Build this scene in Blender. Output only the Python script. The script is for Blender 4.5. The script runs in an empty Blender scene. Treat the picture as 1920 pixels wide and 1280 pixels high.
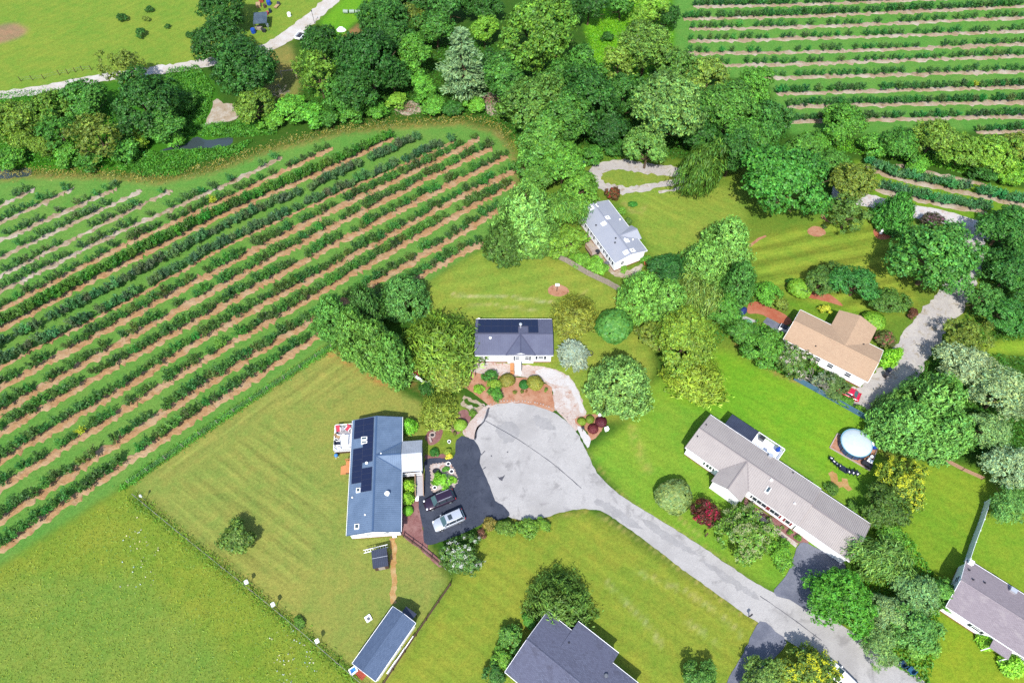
import bpy, bmesh, math, random
import numpy as np
from mathutils import Vector, Matrix
from mathutils.geometry import tessellate_polygon

# ------------------------------------------------------------------ camera, sky, sun, exposure
sc = bpy.context.scene
COL = sc.collection
PITCH, FPX, CAMH = math.radians(57.0), 1300.0, 100.0
cam_d = bpy.data.cameras.new('camera'); cam = bpy.data.objects.new('camera', cam_d); COL.objects.link(cam)
cam.location = (0, 0, CAMH); cam.rotation_euler = (math.radians(90) - PITCH, 0, 0)
cam_d.sensor_width = 36.0; cam_d.lens = 36.0 * FPX / 1920.0; cam_d.clip_end = 6000; cam_d.clip_start = 0.5
sc.camera = cam

SUN_EL, SUN_AZ = math.radians(52), math.radians(8)      # shadows fall away from the camera and a little to the right
world = bpy.data.worlds.new('World'); sc.world = world; world.use_nodes = True
wn = world.node_tree; wn.nodes.clear()
sky = wn.nodes.new('ShaderNodeTexSky'); sky.sky_type = 'NISHITA'; sky.sun_disc = False
sky.sun_elevation = SUN_EL; sky.sun_rotation = math.radians(180) + SUN_AZ
sky.air_density = 1.0; sky.dust_density = 1.0
bg = wn.nodes.new('ShaderNodeBackground'); bg.inputs['Strength'].default_value = 0.15
wo = wn.nodes.new('ShaderNodeOutputWorld')
wn.links.new(sky.outputs[0], bg.inputs[0]); wn.links.new(bg.outputs[0], wo.inputs[0])
sun_d = bpy.data.lights.new('sun', 'SUN'); sun = bpy.data.objects.new('sun', sun_d); COL.objects.link(sun)
sun_d.energy = 3.8; sun_d.angle = math.radians(0.55); sun_d.color = (1.0, 0.97, 0.92)
sun.location = (0, -60, 120)
sdir = Vector((math.sin(SUN_AZ) * math.cos(SUN_EL), math.cos(SUN_AZ) * math.cos(SUN_EL), -math.sin(SUN_EL)))
sun.rotation_euler = sdir.to_track_quat('-Z', 'Y').to_euler()
vs = sc.view_settings
vs.view_transform = 'Standard'; vs.look = 'None'; vs.exposure = 1.0; vs.gamma = 1.0; vs.use_curve_mapping = False
sc.render.engine = 'CYCLES'
sc.cycles.use_denoising = False
sc.cycles.max_bounces = 6; sc.cycles.diffuse_bounces = 3; sc.cycles.glossy_bounces = 2
sc.cycles.transmission_bounces = 4; sc.cycles.transparent_max_bounces = 6
sc.cycles.sample_clamp_indirect = 6

# ------------------------------------------------------------------ helpers
rnd = random.Random(7)
S_, C_ = math.sin(PITCH), math.cos(PITCH)
def depth(py, z=0.0):
    return (CAMH - z) / (S_ + (py - 640) / FPX * C_)
def G(px, py, z=0.0):
    """map position read off the photograph, at real height z above the ground"""
    u = (px - 960) / FPX; v = (py - 640) / FPX
    t = (CAMH - z) / (S_ + v * C_)
    return Vector((u * t, (C_ - v * S_) * t, z))
def PL(pts, z=0.0):
    return [G(p[0], p[1], z) for p in pts]
def ZR(ox, oy, k, pts):
    """points read in an enlargement (offset ox, oy, factor k) -> photograph pixels"""
    return [(ox + p[0] / k, oy + p[1] / k) for p in pts]
def lin(c):
    c = c / 255.0
    return c / 12.92 if c <= 0.04045 else ((c + 0.055) / 1.055) ** 2.4
GAIN = 2.1
def A(r, g, b, k=1.0):
    return (min(.85, lin(r) / GAIN * k), min(.85, lin(g) / GAIN * k), min(.85, lin(b) / GAIN * k), 1.0)

def tag(o, label=None, cat=None, group=None, kind=None):
    if label: o['label'] = label
    if cat: o['category'] = cat
    if group: o['group'] = group
    if kind: o['kind'] = kind
    return o
def empty(name, loc=(0, 0, 0), rz=0.0, label=None, cat=None, group=None):
    o = bpy.data.objects.new(name, None); COL.objects.link(o)
    o.empty_display_size = 0.5
    o.location = loc; o.rotation_euler = (0, 0, rz)
    return tag(o, label, cat, group)
def mobj(name, me, parent=None, mat=None):
    o = bpy.data.objects.new(name, me); COL.objects.link(o)
    if mat is not None and not me.materials: me.materials.append(mat)
    if parent is not None: o.parent = parent
    return o

class MB:
    def __init__(s): s.v = []; s.f = []
    def add(s, vs, fs):
        b = len(s.v); s.v += [tuple(v) for v in vs]; s.f += [tuple(b + i for i in f) for f in fs]; return s
    def hexa(s, a, b):          # a, b: two quads (bottom, top), same winding (ccw from above)
        return s.add(list(a) + list(b), [(3, 2, 1, 0), (4, 5, 6, 7), (0, 1, 5, 4), (1, 2, 6, 5), (2, 3, 7, 6), (3, 0, 4, 7)])
    def box(s, x0, x1, y0, y1, z0, z1):
        return s.hexa([(x0, y0, z0), (x1, y0, z0), (x1, y1, z0), (x0, y1, z0)], [(x0, y0, z1), (x1, y0, z1), (x1, y1, z1), (x0, y1, z1)])
    def taper(s, x0, x1, y0, y1, z0, z1, ix, iy):
        return s.hexa([(x0, y0, z0), (x1, y0, z0), (x1, y1, z0), (x0, y1, z0)], [(x0 + ix, y0 + iy, z1), (x1 - ix, y0 + iy, z1), (x1 - ix, y1 - iy, z1), (x0 + ix, y1 - iy, z1)])
    def slab(s, q, th):         # q: quad on the upper side, ccw from above
        return s.hexa([(p[0], p[1], p[2] - th) for p in q], q)
    def prism(s, poly, z0, z1):
        n = len(poly)
        vs = [(p[0], p[1], z0) for p in poly] + [(p[0], p[1], z1) for p in poly]
        return s.add(vs, [tuple(reversed(range(n))), tuple(range(n, 2 * n))] + [(i, (i + 1) % n, n + (i + 1) % n, n + i) for i in range(n)])
    def extr(s, prof, y0, y1):  # profile in xz, extruded along y
        n = len(prof)
        vs = [(p[0], y0, p[1]) for p in prof] + [(p[0], y1, p[1]) for p in prof]
        return s.add(vs, [tuple(range(n)), tuple(reversed(range(n, 2 * n)))] + [((i + 1) % n, i, n + i, n + (i + 1) % n) for i in range(n)])
    def tube(s, p0, p1, r0, r1=None, n=8, cap=True):
        r1 = r0 if r1 is None else r1
        p0 = Vector(p0); p1 = Vector(p1); d = (p1 - p0).normalized()
        a = d.orthogonal().normalized(); b = d.cross(a)
        vs = []
        for p, r in ((p0, r0), (p1, r1)):
            vs += [p + (a * math.cos(t) + b * math.sin(t)) * r for t in (2 * math.pi * i / n for i in range(n))]
        fs = [(i, (i + 1) % n, n + (i + 1) % n, n + i) for i in range(n)]
        if cap: fs += [tuple(reversed(range(n))), tuple(range(n, 2 * n))]
        return s.add(vs, fs)
    def bar(s, p0, p1, w, h):   # box along p0->p1, width w, height h above the line
        p0 = Vector(p0); p1 = Vector(p1); d = (p1 - p0).normalized()
        sd = d.cross(Vector((0, 0, 1)))
        if sd.length < 1e-4: sd = Vector((1, 0, 0))
        sd.normalize(); up = sd.cross(d).normalized()
        q = [p0 - sd * w / 2, p0 + sd * w / 2, p1 + sd * w / 2, p1 - sd * w / 2]
        return s.hexa(q, [p + up * h for p in q])
    def ring(s, c, r0, r1, z0, z1, n=24):
        o = []
        for k in range(n):
            t = 2 * math.pi * k / n; o.append((math.cos(t), math.sin(t)))
        vs = []
        for r, z in ((r0, z0), (r1, z0), (r1, z1), (r0, z1)):
            vs += [(c[0] + a * r, c[1] + b * r, z) for a, b in o]
        fs = []
        for q in range(4):
            for k in range(n):
                fs.append((q * n + k, q * n + (k + 1) % n, ((q + 1) % 4) * n + (k + 1) % n, ((q + 1) % 4) * n + k))
        return s.add(vs, fs)
    def lathe(s, c, prof, n=20, sx=1, sy=1):
        vs = []; m = len(prof)
        for r, z in prof:
            vs += [(c[0] + math.cos(2 * math.pi * k / n) * r * sx, c[1] + math.sin(2 * math.pi * k / n) * r * sy, c[2] + z) for k in range(n)]
        fs = [(i * n + k, i * n + (k + 1) % n, (i + 1) * n + (k + 1) % n, (i + 1) * n + k) for i in range(m - 1) for k in range(n)]
        fs += [tuple(reversed(range(n))), tuple(range((m - 1) * n, m * n))]
        return s.add(vs, fs)
    def mesh(s, name, mat=None, smooth=False, bevel=0):
        me = bpy.data.meshes.new(name); me.from_pydata(s.v, [], s.f)
        if bevel:
            bm = bmesh.new(); bm.from_mesh(me)
            bmesh.ops.bevel(bm, geom=bm.edges[:], offset=bevel, segments=2, affect='EDGES', clamp_overlap=True)
            bm.to_mesh(me); bm.free()
        if mat is not None: me.materials.append(mat)
        if smooth: me.polygons.foreach_set('use_smooth', [True] * len(me.polygons))
        me.update(); return me
    def build(s, name, mat, parent=None, smooth=False, bevel=0):
        return mobj(name, s.mesh(name, mat, smooth, bevel), parent)

# ------------------------------------------------------------------ materials
MATS = {}
def newmat(name):
    m = bpy.data.materials.new(name); m.use_nodes = True
    nt = m.node_tree; nt.nodes.clear()
    out = nt.nodes.new('ShaderNodeOutputMaterial')
    MATS[name] = m
    return m, nt, out
def N(nt, t, **kw):
    n = nt.nodes.new(t)
    for k, v in kw.items():
        if k in n.inputs: n.inputs[k].default_value = v
        else: setattr(n, k, v)
    return n
def mathn(nt, op, a, b=None, clamp=False):
    n = nt.nodes.new('ShaderNodeMath'); n.operation = op; n.use_clamp = clamp
    for i, x in enumerate((a, b)):
        if x is None: continue
        if isinstance(x, (int, float)): n.inputs[i].default_value = x
        else: nt.links.new(x, n.inputs[i])
    return n.outputs[0]
def mixc(nt, f, a, b, blend='MIX'):
    n = nt.nodes.new('ShaderNodeMix'); n.data_type = 'RGBA'; n.blend_type = blend
    for i, x in ((0, f), (6, a), (7, b)):
        if isinstance(x, (int, float)): n.inputs[i].default_value = x
        elif isinstance(x, tuple): n.inputs[i].default_value = x
        else: nt.links.new(x, n.inputs[i])
    return n.outputs[2]
def noise(nt, vec, scale, detail=3, rough=.55, dist=0):
    n = N(nt, 'ShaderNodeTexNoise', Scale=scale, Detail=detail, Roughness=rough, Distortion=dist)
    nt.links.new(vec, n.inputs['Vector']); return n.outputs['Fac']
def ramp(nt, f, stops):
    n = nt.nodes.new('ShaderNodeValToRGB'); e = n.color_ramp.elements
    while len(e) < len(stops): e.new(.5)
    for k, (p, c) in enumerate(stops):
        e[k].position = p; e[k].color = c if isinstance(c, tuple) else (c, c, c, 1)
    nt.links.new(f, n.inputs[0]); return n.outputs[0]
def bsdf(nt, out, col, rough=.8, spec=.3, metal=0, bump=None, bstr=.3, bdist=.05):
    b = N(nt, 'ShaderNodeBsdfPrincipled', Roughness=rough, Metallic=metal)
    b.inputs['Specular IOR Level'].default_value = spec
    if isinstance(col, tuple): b.inputs['Base Color'].default_value = col
    else: nt.links.new(col, b.inputs['Base Color'])
    if bump is not None:
        bp = N(nt, 'ShaderNodeBump', Strength=bstr, Distance=bdist)
        nt.links.new(bump, bp.inputs['Height']); nt.links.new(bp.outputs[0], b.inputs['Normal'])
    nt.links.new(b.outputs[0], out.inputs[0]); return b
def tex(nt, kind='Object'):
    return N(nt, 'ShaderNodeTexCoord').outputs[kind]

def simple(name, col, rough=.7, spec=.3, metal=0, var=.12, scale=1.5, fine=14.0, bstr=.15, dirt=None):
    """painted / plain surface with soft blotches, fine grain and a little dirt"""
    m, nt, out = newmat(name); v = tex(nt)
    n1 = noise(nt, v, scale, 4); n2 = noise(nt, v, fine, 3)
    k = mathn(nt, 'ADD', mathn(nt, 'MULTIPLY', n1, var * 1.4), mathn(nt, 'MULTIPLY', n2, var))
    k = mathn(nt, 'ADD', k, 1 - var * 1.2)
    c = mixc(nt, 1.0, col, k, 'MULTIPLY')
    if dirt:
        c = mixc(nt, ramp(nt, noise(nt, v, scale * .7, 6, .65), [(.52, 0), (.72, .6)]), c, dirt)
    bsdf(nt, out, c, rough, spec, metal, n2, bstr, .02)
    return m
def gravelly(name, c1, c2, c3, scale=9.0, patch=.35, rough=.95, c4=None, pk=(.45, .62)):
    m, nt, out = newmat(name); v = tex(nt)
    vo = N(nt, 'ShaderNodeTexVoronoi', Scale=scale); nt.links.new(v, vo.inputs['Vector'])
    st = N(nt, 'ShaderNodeSeparateColor'); nt.links.new(vo.outputs['Color'], st.inputs[0])
    c = mixc(nt, st.outputs[0], c1, c2)
    pn = noise(nt, v, patch, 6, .65)
    c = mixc(nt, ramp(nt, pn, [(pk[0], 0), (pk[1], 1)]), c, c3)
    if c4 is not None:
        pn2 = noise(nt, v, patch * 2.3, 6, .7, .6)
        c = mixc(nt, ramp(nt, pn2, [(.54, 0), (.66, .85)]), c, c4)
    g = noise(nt, v, scale * 3, 2)
    c = mixc(nt, .35, c, mixc(nt, 1.0, c, g, 'MULTIPLY'))
    bsdf(nt, out, c, rough, .15, 0, vo.outputs['Distance'], .5, .03)
    return m

def ground_mat():
    m, nt, out = newmat('ground_grass'); v = tex(nt)
    at = N(nt, 'ShaderNodeAttribute', attribute_name='zone'); col = at.outputs['Color']
    st = N(nt, 'ShaderNodeAttribute', attribute_name='stripe'); ss = N(nt, 'ShaderNodeSeparateColor'); nt.links.new(st.outputs['Color'], ss.inputs[0])
    big = noise(nt, v, .07, 4, .6); mid = noise(nt, v, .45, 5, .62, .4); tuft = noise(nt, v, 2.2, 5, .75); fine = noise(nt, v, 6.5, 4, .8)
    # straw tone drifting through the sward, greener elsewhere
    dry = mixc(nt, 1.0, col, (1.15, 1.03, .98, 1), 'MULTIPLY'); lush = mixc(nt, 1.0, col, (.8, .96, .82, 1), 'MULTIPLY')
    k = mathn(nt, 'ADD', mathn(nt, 'MULTIPLY', big, .5), mathn(nt, 'MULTIPLY', mid, .5))
    c = mixc(nt, ramp(nt, k, [(.4, 0), (.6, 1)]), lush, dry)
    # small dark weeds and pale worn spots scattered through the turf
    sp = noise(nt, v, 1.3, 3, .6); c = mixc(nt, ramp(nt, sp, [(.60, 0), (.72, .6)]), c, mixc(nt, 1.0, c, (.62, .8, .55, 1), 'MULTIPLY'))
    sp2 = noise(nt, v, .9, 5, .7, .8); c = mixc(nt, ramp(nt, sp2, [(.58, 0), (.72, .55)]), c, mixc(nt, 1.0, c, (1.3, 1.16, 1.25, 1), 'MULTIPLY'))
    # mowing stripes
    sx = N(nt, 'ShaderNodeSeparateXYZ'); nt.links.new(v, sx.inputs[0])
    wob = mathn(nt, 'MULTIPLY', noise(nt, v, .12, 2), 2.2)
    def stripes(ang, per, msk, amp):
        p = mathn(nt, 'ADD', mathn(nt, 'MULTIPLY', sx.outputs[0], -math.sin(ang)), mathn(nt, 'MULTIPLY', sx.outputs[1], math.cos(ang)))
        p = mathn(nt, 'MULTIPLY', mathn(nt, 'ADD', p, wob), 2 * math.pi / per)
        s = mathn(nt, 'SINE', p)
        s = mathn(nt, 'MULTIPLY', mathn(nt, 'MULTIPLY', s, msk), amp)
        return mathn(nt, 'MULTIPLY', s, mathn(nt, 'ADD', mid, .45))
    s = mathn(nt, 'ADD', stripes(MOW1, 2.3, ss.outputs[0], .09), stripes(MOW2, 2.0, ss.outputs[1], .09))
    s = mathn(nt, 'ADD', s, stripes(MOW3, 3.1, ss.outputs[2], .22))
    def streak(ang, msk, amp):     # fine lines left by the mower wheels
        p = mathn(nt, 'ADD', mathn(nt, 'MULTIPLY', sx.outputs[0], -math.sin(ang)), mathn(nt, 'MULTIPLY', sx.outputs[1], math.cos(ang)))
        q = mathn(nt, 'ADD', mathn(nt, 'MULTIPLY', sx.outputs[0], math.cos(ang)), mathn(nt, 'MULTIPLY', sx.outputs[1], math.sin(ang)))
        cb = N(nt, 'ShaderNodeCombineXYZ'); nt.links.new(mathn(nt, 'MULTIPLY', p, 1.5), cb.inputs[0]); nt.links.new(mathn(nt, 'MULTIPLY', q, .1), cb.inputs[1])
        return mathn(nt, 'MULTIPLY', mathn(nt, 'MULTIPLY', mathn(nt, 'SUBTRACT', noise(nt, cb.outputs[0], 1.0, 4, .65, .3), .5), msk), amp)
    for a_, m_ in ((MOW1, ss.outputs[0]), (MOW2, ss.outputs[1]), (MOW3, ss.outputs[2])): s = mathn(nt, 'ADD', s, streak(a_, m_, .95))
    t = mathn(nt, 'ADD', mathn(nt, 'MULTIPLY', mathn(nt, 'SUBTRACT', tuft, .5), 1.2), mathn(nt, 'MULTIPLY', mathn(nt, 'SUBTRACT', fine, .5), 1.5))
    k2 = mathn(nt, 'ADD', mathn(nt, 'ADD', 1.0, s), t)
    c = mixc(nt, 1.0, c, k2, 'MULTIPLY')
    h = mathn(nt, 'ADD', tuft, fine)
    b = bsdf(nt, out, c, .95, .1, 0, h, .55, .12)
    return m
def wang(a, b):
    p, q = G(*a), G(*b); return math.atan2(q.y - p.y, q.x - p.x)
MOW1 = wang((250, 900), (600, 655)); MOW2 = wang((255, 930), (660, 1260)); MOW3 = wang((1406, 489), (1639, 444))

# ------------------------------------------------------------------ the ground: one sheet, grass kinds by field
def inside(poly, X, Y):
    r = np.zeros(X.shape, bool); n = len(poly)
    for i in range(n):
        x0, y0 = poly[i][0], poly[i][1]; x1, y1 = poly[(i + 1) % n][0], poly[(i + 1) % n][1]
        if abs(y1 - y0) < 1e-9: continue
        c = ((y0 > Y) != (y1 > Y)) & (X < (x1 - x0) * (Y - y0) / (y1 - y0) + x0)
        r ^= c
    return r
def near_line(pts, X, Y, w):
    d = np.full(X.shape, 1e9)
    for p, q in zip(pts[:-1], pts[1:]):
        ux, uy = q[0] - p[0], q[1] - p[1]; l2 = ux * ux + uy * uy + 1e-9
        t = np.clip(((X - p[0]) * ux + (Y - p[1]) * uy) / l2, 0, 1)
        d = np.minimum(d, np.hypot(X - p[0] - t * ux, Y - p[1] - t * uy))
    return np.clip(1.3 - d / w, 0, 1)
def blur(a, n):
    for _ in range(n):
        b = a.copy()
        b[1:-1] = (a[:-2] + a[1:-1] * 2 + a[2:]) / 4; a = b; b = a.copy()
        b[:, 1:-1] = (a[:, :-2] + a[:, 1:-1] * 2 + a[:, 2:]) / 4; a = b
    return a
ORCH_TOP = [(-250, 362), (0, 337), (60, 330), (200, 332), (300, 342), (400, 322), (500, 285), (640, 250), (760, 237), (870, 232), (930, 247), (957, 277), (970, 312), (966, 360)]
ZONES = [
    ([(960, 260), (1290, 300), (1420, 300), (1560, 380), (1640, 380), (1800, 420), (1900, 600), (1720, 680), (1640, 790), (1330, 680), (1230, 600), (1150, 530), (1000, 470)], (118, 146, 52), 3, None),
    ([(1480, 1150), (1700, 1050), (1800, 1000), (2300, 1100), (2300, 1500), (1600, 1500)], (138, 162, 46), 3, None),
    ([(-600, -400), (760, -400), (640, 0), (560, 70), (500, 92), (370, 128), (0, 182), (-600, 260)], (138, 164, 62), 3, (0, .3)),
    ([(-25, 62), (0, 46), (30, 44), (50, 55), (40, 70), (10, 80), (-25, 84)], (170, 140, 110), 2, None),
    ([(0, 182), (370, 128), (400, 150), (430, 250), (380, 300), (200, 325), (0, 325), (-200, 300)], (70, 130, 30), 2, None),
    ([(500, 95), (545, 82), (560, 130), (566, 172), (525, 205), (493, 182)], (150, 146, 78), 2, None),
    ([(600, 40), (640, 0), (740, -60), (720, 20), (660, 45), (640, 90), (610, 75)], (112, 172, 40), 2, None),
    ([(640, 70), (672, 45), (680, 70), (650, 95)], (165, 125, 85), 1, None),
    (ORCH_TOP + [(930, 420), (905, 462), (800, 532), (620, 650), (243, 905), (-400, 1330), (-400, 380)], (112, 160, 72), 2, None),
    ([(245, 907), (600, 657), (640, 650), (760, 740), (800, 760), (870, 760), (885, 800), (860, 830), (800, 862), (790, 1000), (830, 1070), (845, 1095), (720, 1300), (660, 1267), (255, 932)], (154, 161, 80), 1, None),
    ([(270, 890), (600, 662), (640, 655), (700, 700), (640, 760), (520, 760), (330, 900)], (157, 161, 82), 3, 0),
    ([(270, 930), (420, 1055), (560, 1100), (640, 960), (560, 850), (520, 775), (340, 905)], (152, 161, 80), 3, 1),
    ([(-500, 1380), (240, 908), (255, 934), (660, 1269), (800, 1420), (-500, 1500)], (140, 160, 58), 2, None),
    ([(-500, 1250), (60, 1080), (260, 1080), (420, 1220), (430, 1420), (-500, 1500)], (134, 160, 68), 8, None),
    ([(800, 602), (790, 540), (905, 465), (1000, 460), (1165, 545), (1215, 600), (1225, 700), (1190, 790), (1100, 795), (1060, 740), (1040, 700), (880, 690)], (150, 168, 68), 2, (2, .3)),
    ([(905, 985), (1000, 975), (1100, 955), (1420, 1165), (1500, 1215), (1620, 1310), (1300, 1460), (600, 1460), (845, 1095)], (149, 162, 60), 2, (1, .5)),
    ([(1100, 850), (1180, 790), (1220, 720), (1330, 660), (1370, 660), (1640, 780), (1650, 860), (1800, 870), (1845, 940), (1800, 1055), (1700, 1085), (1620, 1010), (1450, 1112), (1200, 962)], (132, 172, 56), 2, (1, .4)),
    ([(1345, 655), (1430, 690), (1490, 712), (1640, 790), (1650, 890), (1560, 905), (1440, 812), (1340, 775), (1240, 740)], (130, 177, 46), 5, (1, .4)),
    ([(1700, 868), (1840, 880), (1930, 960), (2200, 960), (2200, 1180), (1920, 1112), (1815, 1045), (1780, 1112), (1690, 1080), (1640, 990), (1690, 950)], (136, 168, 50), 2, None),
    ([(1690, 1300), (1740, 1150), (1780, 1170), (1920, 1240), (2200, 1330), (2200, 1460), (1690, 1460)], (148, 170, 48), 2, None),
    ([(1150, 362), (1260, 345), (1390, 350), (1400, 440), (1300, 485), (1230, 492), (1190, 410)], (146, 168, 68), 2, (1, .5)),
    ([(1400, 452), (1520, 420), (1575, 395), (1660, 420), (1705, 470), (1722, 575), (1650, 605), (1600, 590), (1480, 560), (1420, 535)], (142, 162, 58), 2, 2),
    ([(1470, 562), (1560, 570), (1645, 590), (1570, 625), (1490, 600)], (122, 158, 48), 1, None),
    ([(1258, -400), (2600, -400), (2600, 240), (1920, 240), (1700, 252), (1480, 252), (1440, 160), (1300, 132), (1262, 92)], (106, 160, 70), 2, None),
    ([(1080, -100), (1256, -100), (1262, 92), (1200, 150), (1110, 130)], (120, 188, 34), 2, None),
    ([(1600, 300), (1700, 320), (2200, 400), (2200, 470), (1850, 425), (1640, 380)], (124, 164, 46), 1, None),
    ([(1830, 645), (2200, 600), (2200, 665), (1850, 665)], (148, 182, 56), 2, None),
    ([(1108, 318), (1165, 304), (1290, 318), (1290, 340), (1180, 358), (1120, 340)], (150, 165, 70), 1, None),
    ([(790, 780), (860, 740), (880, 800), (855, 850), (790, 850)], (140, 158, 60), 1, None),
]
DRY_LINES = [   # dry, weedy or worn lines in the grass
    (ORCH_TOP[1:11], 1.2, (168, 142, 84), .5), (ORCH_TOP[10:14], 1.0, (172, 140, 92), .5),
    ([(850, 552), (900, 556), (950, 555), (1000, 562), (1040, 568)], .35, (205, 195, 140), .8),
    ([(880, 573), (930, 572), (975, 578), (1010, 583)], .3, (200, 190, 130), .6),
    ([(960, 478), (1010, 482)], .3, (210, 200, 150), .7),
    ([(1140, 1090), (1170, 1125), (1210, 1165), (1240, 1210)], .4, (196, 192, 136), .45),
    ([(1190, 1070), (1290, 1110), (1350, 1150), (1390, 1190)], .35, (196, 192, 132), .45),
    ([(1285, 1165), (1320, 1185), (1345, 1207)], .35, (196, 192, 132), .4),
    ([(1255, 950), (1290, 985), (1310, 1000)], .3, (200, 180, 110), .5),
    ([(1185, 800), (1200, 850), (1215, 880)], .9, (186, 180, 96), .45),
    ([(605, 655), (660, 680), (710, 712), (730, 722)], .9, (186, 140, 82), .8),
    ([(740, 700), (800, 738)], .6, (178, 130, 84), .6),
    ([(1165, 560), (1200, 585), (1222, 603)], 1.0, (196, 138, 84), .75),
    ([(1380, 640), (1430, 680), (1460, 702), (1500, 715)], .6, (176, 140, 90), .7),
    ([(1650, 850), (1690, 868), (1715, 880)], 1.0, (170, 130, 80), .5),
    ([(925, 960), (1000, 980), (1060, 965), (1100, 958)], .35, (190, 160, 90), .5),
    ([(1100, 845), (1150, 915), (1200, 955), (1300, 1012), (1400, 1080)], .3, (190, 170, 100), .4),
    ([(1125, 965), (1200, 1010), (1330, 1105), (1420, 1170)], .3, (200, 185, 110), .5),
    ([(1170, 380), (1182, 395), (1200, 400), (1210, 385)], .5, (190, 170, 110), .5),
    ([(1060, 640), (1075, 625), (1068, 612)], .7, (180, 150, 80), .5),
    ([(1100, 545), (1080, 562)], .4, (190, 180, 110), .4),
]
gx = np.concatenate([[-3000, -1200, -500, -260], np.arange(-178, 178.01, .6), [260, 500, 1200, 3000]])
gy = np.concatenate([[-2000, -600, -200, -60, -20], np.arange(2, 212.01, .6), [240, 300, 420, 800, 3500]])
X, Y = np.meshgrid(gx, gy)
zc = np.zeros(X.shape + (3,)); zc[:] = A(66, 104, 32)[:3]
zs = np.zeros(X.shape + (3,))
for poly, c, bl, st in ZONES:
    w = blur(inside(PL(poly), X, Y).astype(float), bl)
    zc += (np.array(A(*c)[:3]) - zc) * w[..., None]
    if st is not None:
        st, wt_ = st if isinstance(st, tuple) else (st, 1.0); zs[..., st] = np.maximum(zs[..., st], blur(w, 4) * wt_)
ngr = np.random.default_rng(3)
for pts, w, c, amt in DRY_LINES:
    m = near_line(PL(pts), X, Y, w) * amt * np.clip(ngr.normal(.8, .4, X.shape), 0, 1.2)
    zc += (np.array(A(*c)[:3]) - zc) * np.clip(m, 0, 1)[..., None]
ny, nx = X.shape
vv = np.zeros((ny * nx, 3), np.float32); vv[:, 0] = X.ravel(); vv[:, 1] = Y.ravel()
ii = np.arange(ny * nx).reshape(ny, nx)
quads = np.stack([ii[:-1, :-1], ii[:-1, 1:], ii[1:, 1:], ii[1:, :-1]], -1).reshape(-1, 4)
def np_mesh(name, V, Q, attrs=None, mat=None):
    me = bpy.data.meshes.new(name); n = len(Q); k = Q.shape[1]
    me.vertices.add(len(V)); me.vertices.foreach_set('co', np.asarray(V, np.float32).ravel())
    me.loops.add(n * k); me.loops.foreach_set('vertex_index', np.asarray(Q, np.int32).ravel())
    me.polygons.add(n); me.polygons.foreach_set('loop_start', np.arange(0, n * k, k, dtype=np.int32))
    for an, arr in (attrs or {}).items():
        a = me.attributes.new(an, 'FLOAT_COLOR', 'POINT')
        a.data.foreach_set('color', np.concatenate([np.asarray(arr, np.float32), np.ones((len(V), 1), np.float32)], 1).ravel())
    if mat is not None: me.materials.append(mat)
    me.update(calc_edges=True); me.validate(); return me
gm = ground_mat()
tag(mobj('ground', np_mesh('ground', vv, quads, {'zone': zc.reshape(-1, 3), 'stripe': zs.reshape(-1, 3)}, gm)), 'mown and rough green grass covering the whole area', kind='structure')

# ------------------------------------------------------------------ surface materials
M = MATS
gravelly('concrete', A(215, 211, 208), A(228, 224, 220), A(202, 198, 195), 7, .16, .9, A(180, 176, 174), (.44, .66))
gravelly('asphalt', A(72, 78, 94), A(84, 91, 108), A(96, 102, 118), 10, .35, .85, A(64, 70, 86), (.46, .7))
gravelly('asphalt_old', A(140, 144, 158), A(158, 160, 174), A(126, 130, 146), 9, .3, .9)
gravelly('gravel_white', A(252, 248, 246), A(240, 234, 230), A(244, 234, 228), 8, .3, .95, A(224, 200, 184), (.5, .65))
gravelly('gravel_pink', A(240, 224, 214), A(226, 200, 186), A(246, 238, 232), 7, .5, .95, A(206, 150, 124), (.5, .62))
gravelly('gravel_grey', A(228, 221, 215), A(210, 202, 196), A(234, 226, 216), 7, .35, .95, A(190, 172, 142), (.48, .6))
gravelly('gravel_lane', A(244, 236, 226), A(228, 216, 202), A(250, 244, 238), 7, .25, .95, A(222, 204, 178))
gravelly('mulch_red', A(222, 164, 130), A(206, 142, 108), A(228, 176, 144), 10, .4, .95, A(186, 120, 88))
gravelly('mulch_bright', A(216, 128, 96), A(200, 110, 82), A(222, 148, 116), 10, .4, .95)
gravelly('mulch_brown', A(180, 130, 126), A(160, 108, 104), A(190, 144, 138), 10, .5, .95, A(140, 92, 86))
gravelly('soil', A(214, 172, 124), A(198, 150, 104), A(220, 186, 146), 4, .35, .95, A(168, 130, 84))
gravelly('soil_pale', A(204, 182, 150), A(188, 162, 130), A(222, 208, 188), 4, .22, .95, A(160, 138, 96))
gravelly('clay', A(222, 176, 110), A(204, 152, 92), A(232, 198, 142), 6, .6, .95)
gravelly('sand', A(216, 196, 170), A(196, 176, 148), A(230, 220, 204), 6, .5, .95, A(170, 150, 110))
def water_mat():
    m, nt, out = newmat('pond_water'); v = tex(nt)
    b = bsdf(nt, out, A(70, 84, 86), .08, .5, 0, noise(nt, v, 1.8, 3), .12, .05)
water_mat()

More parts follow.
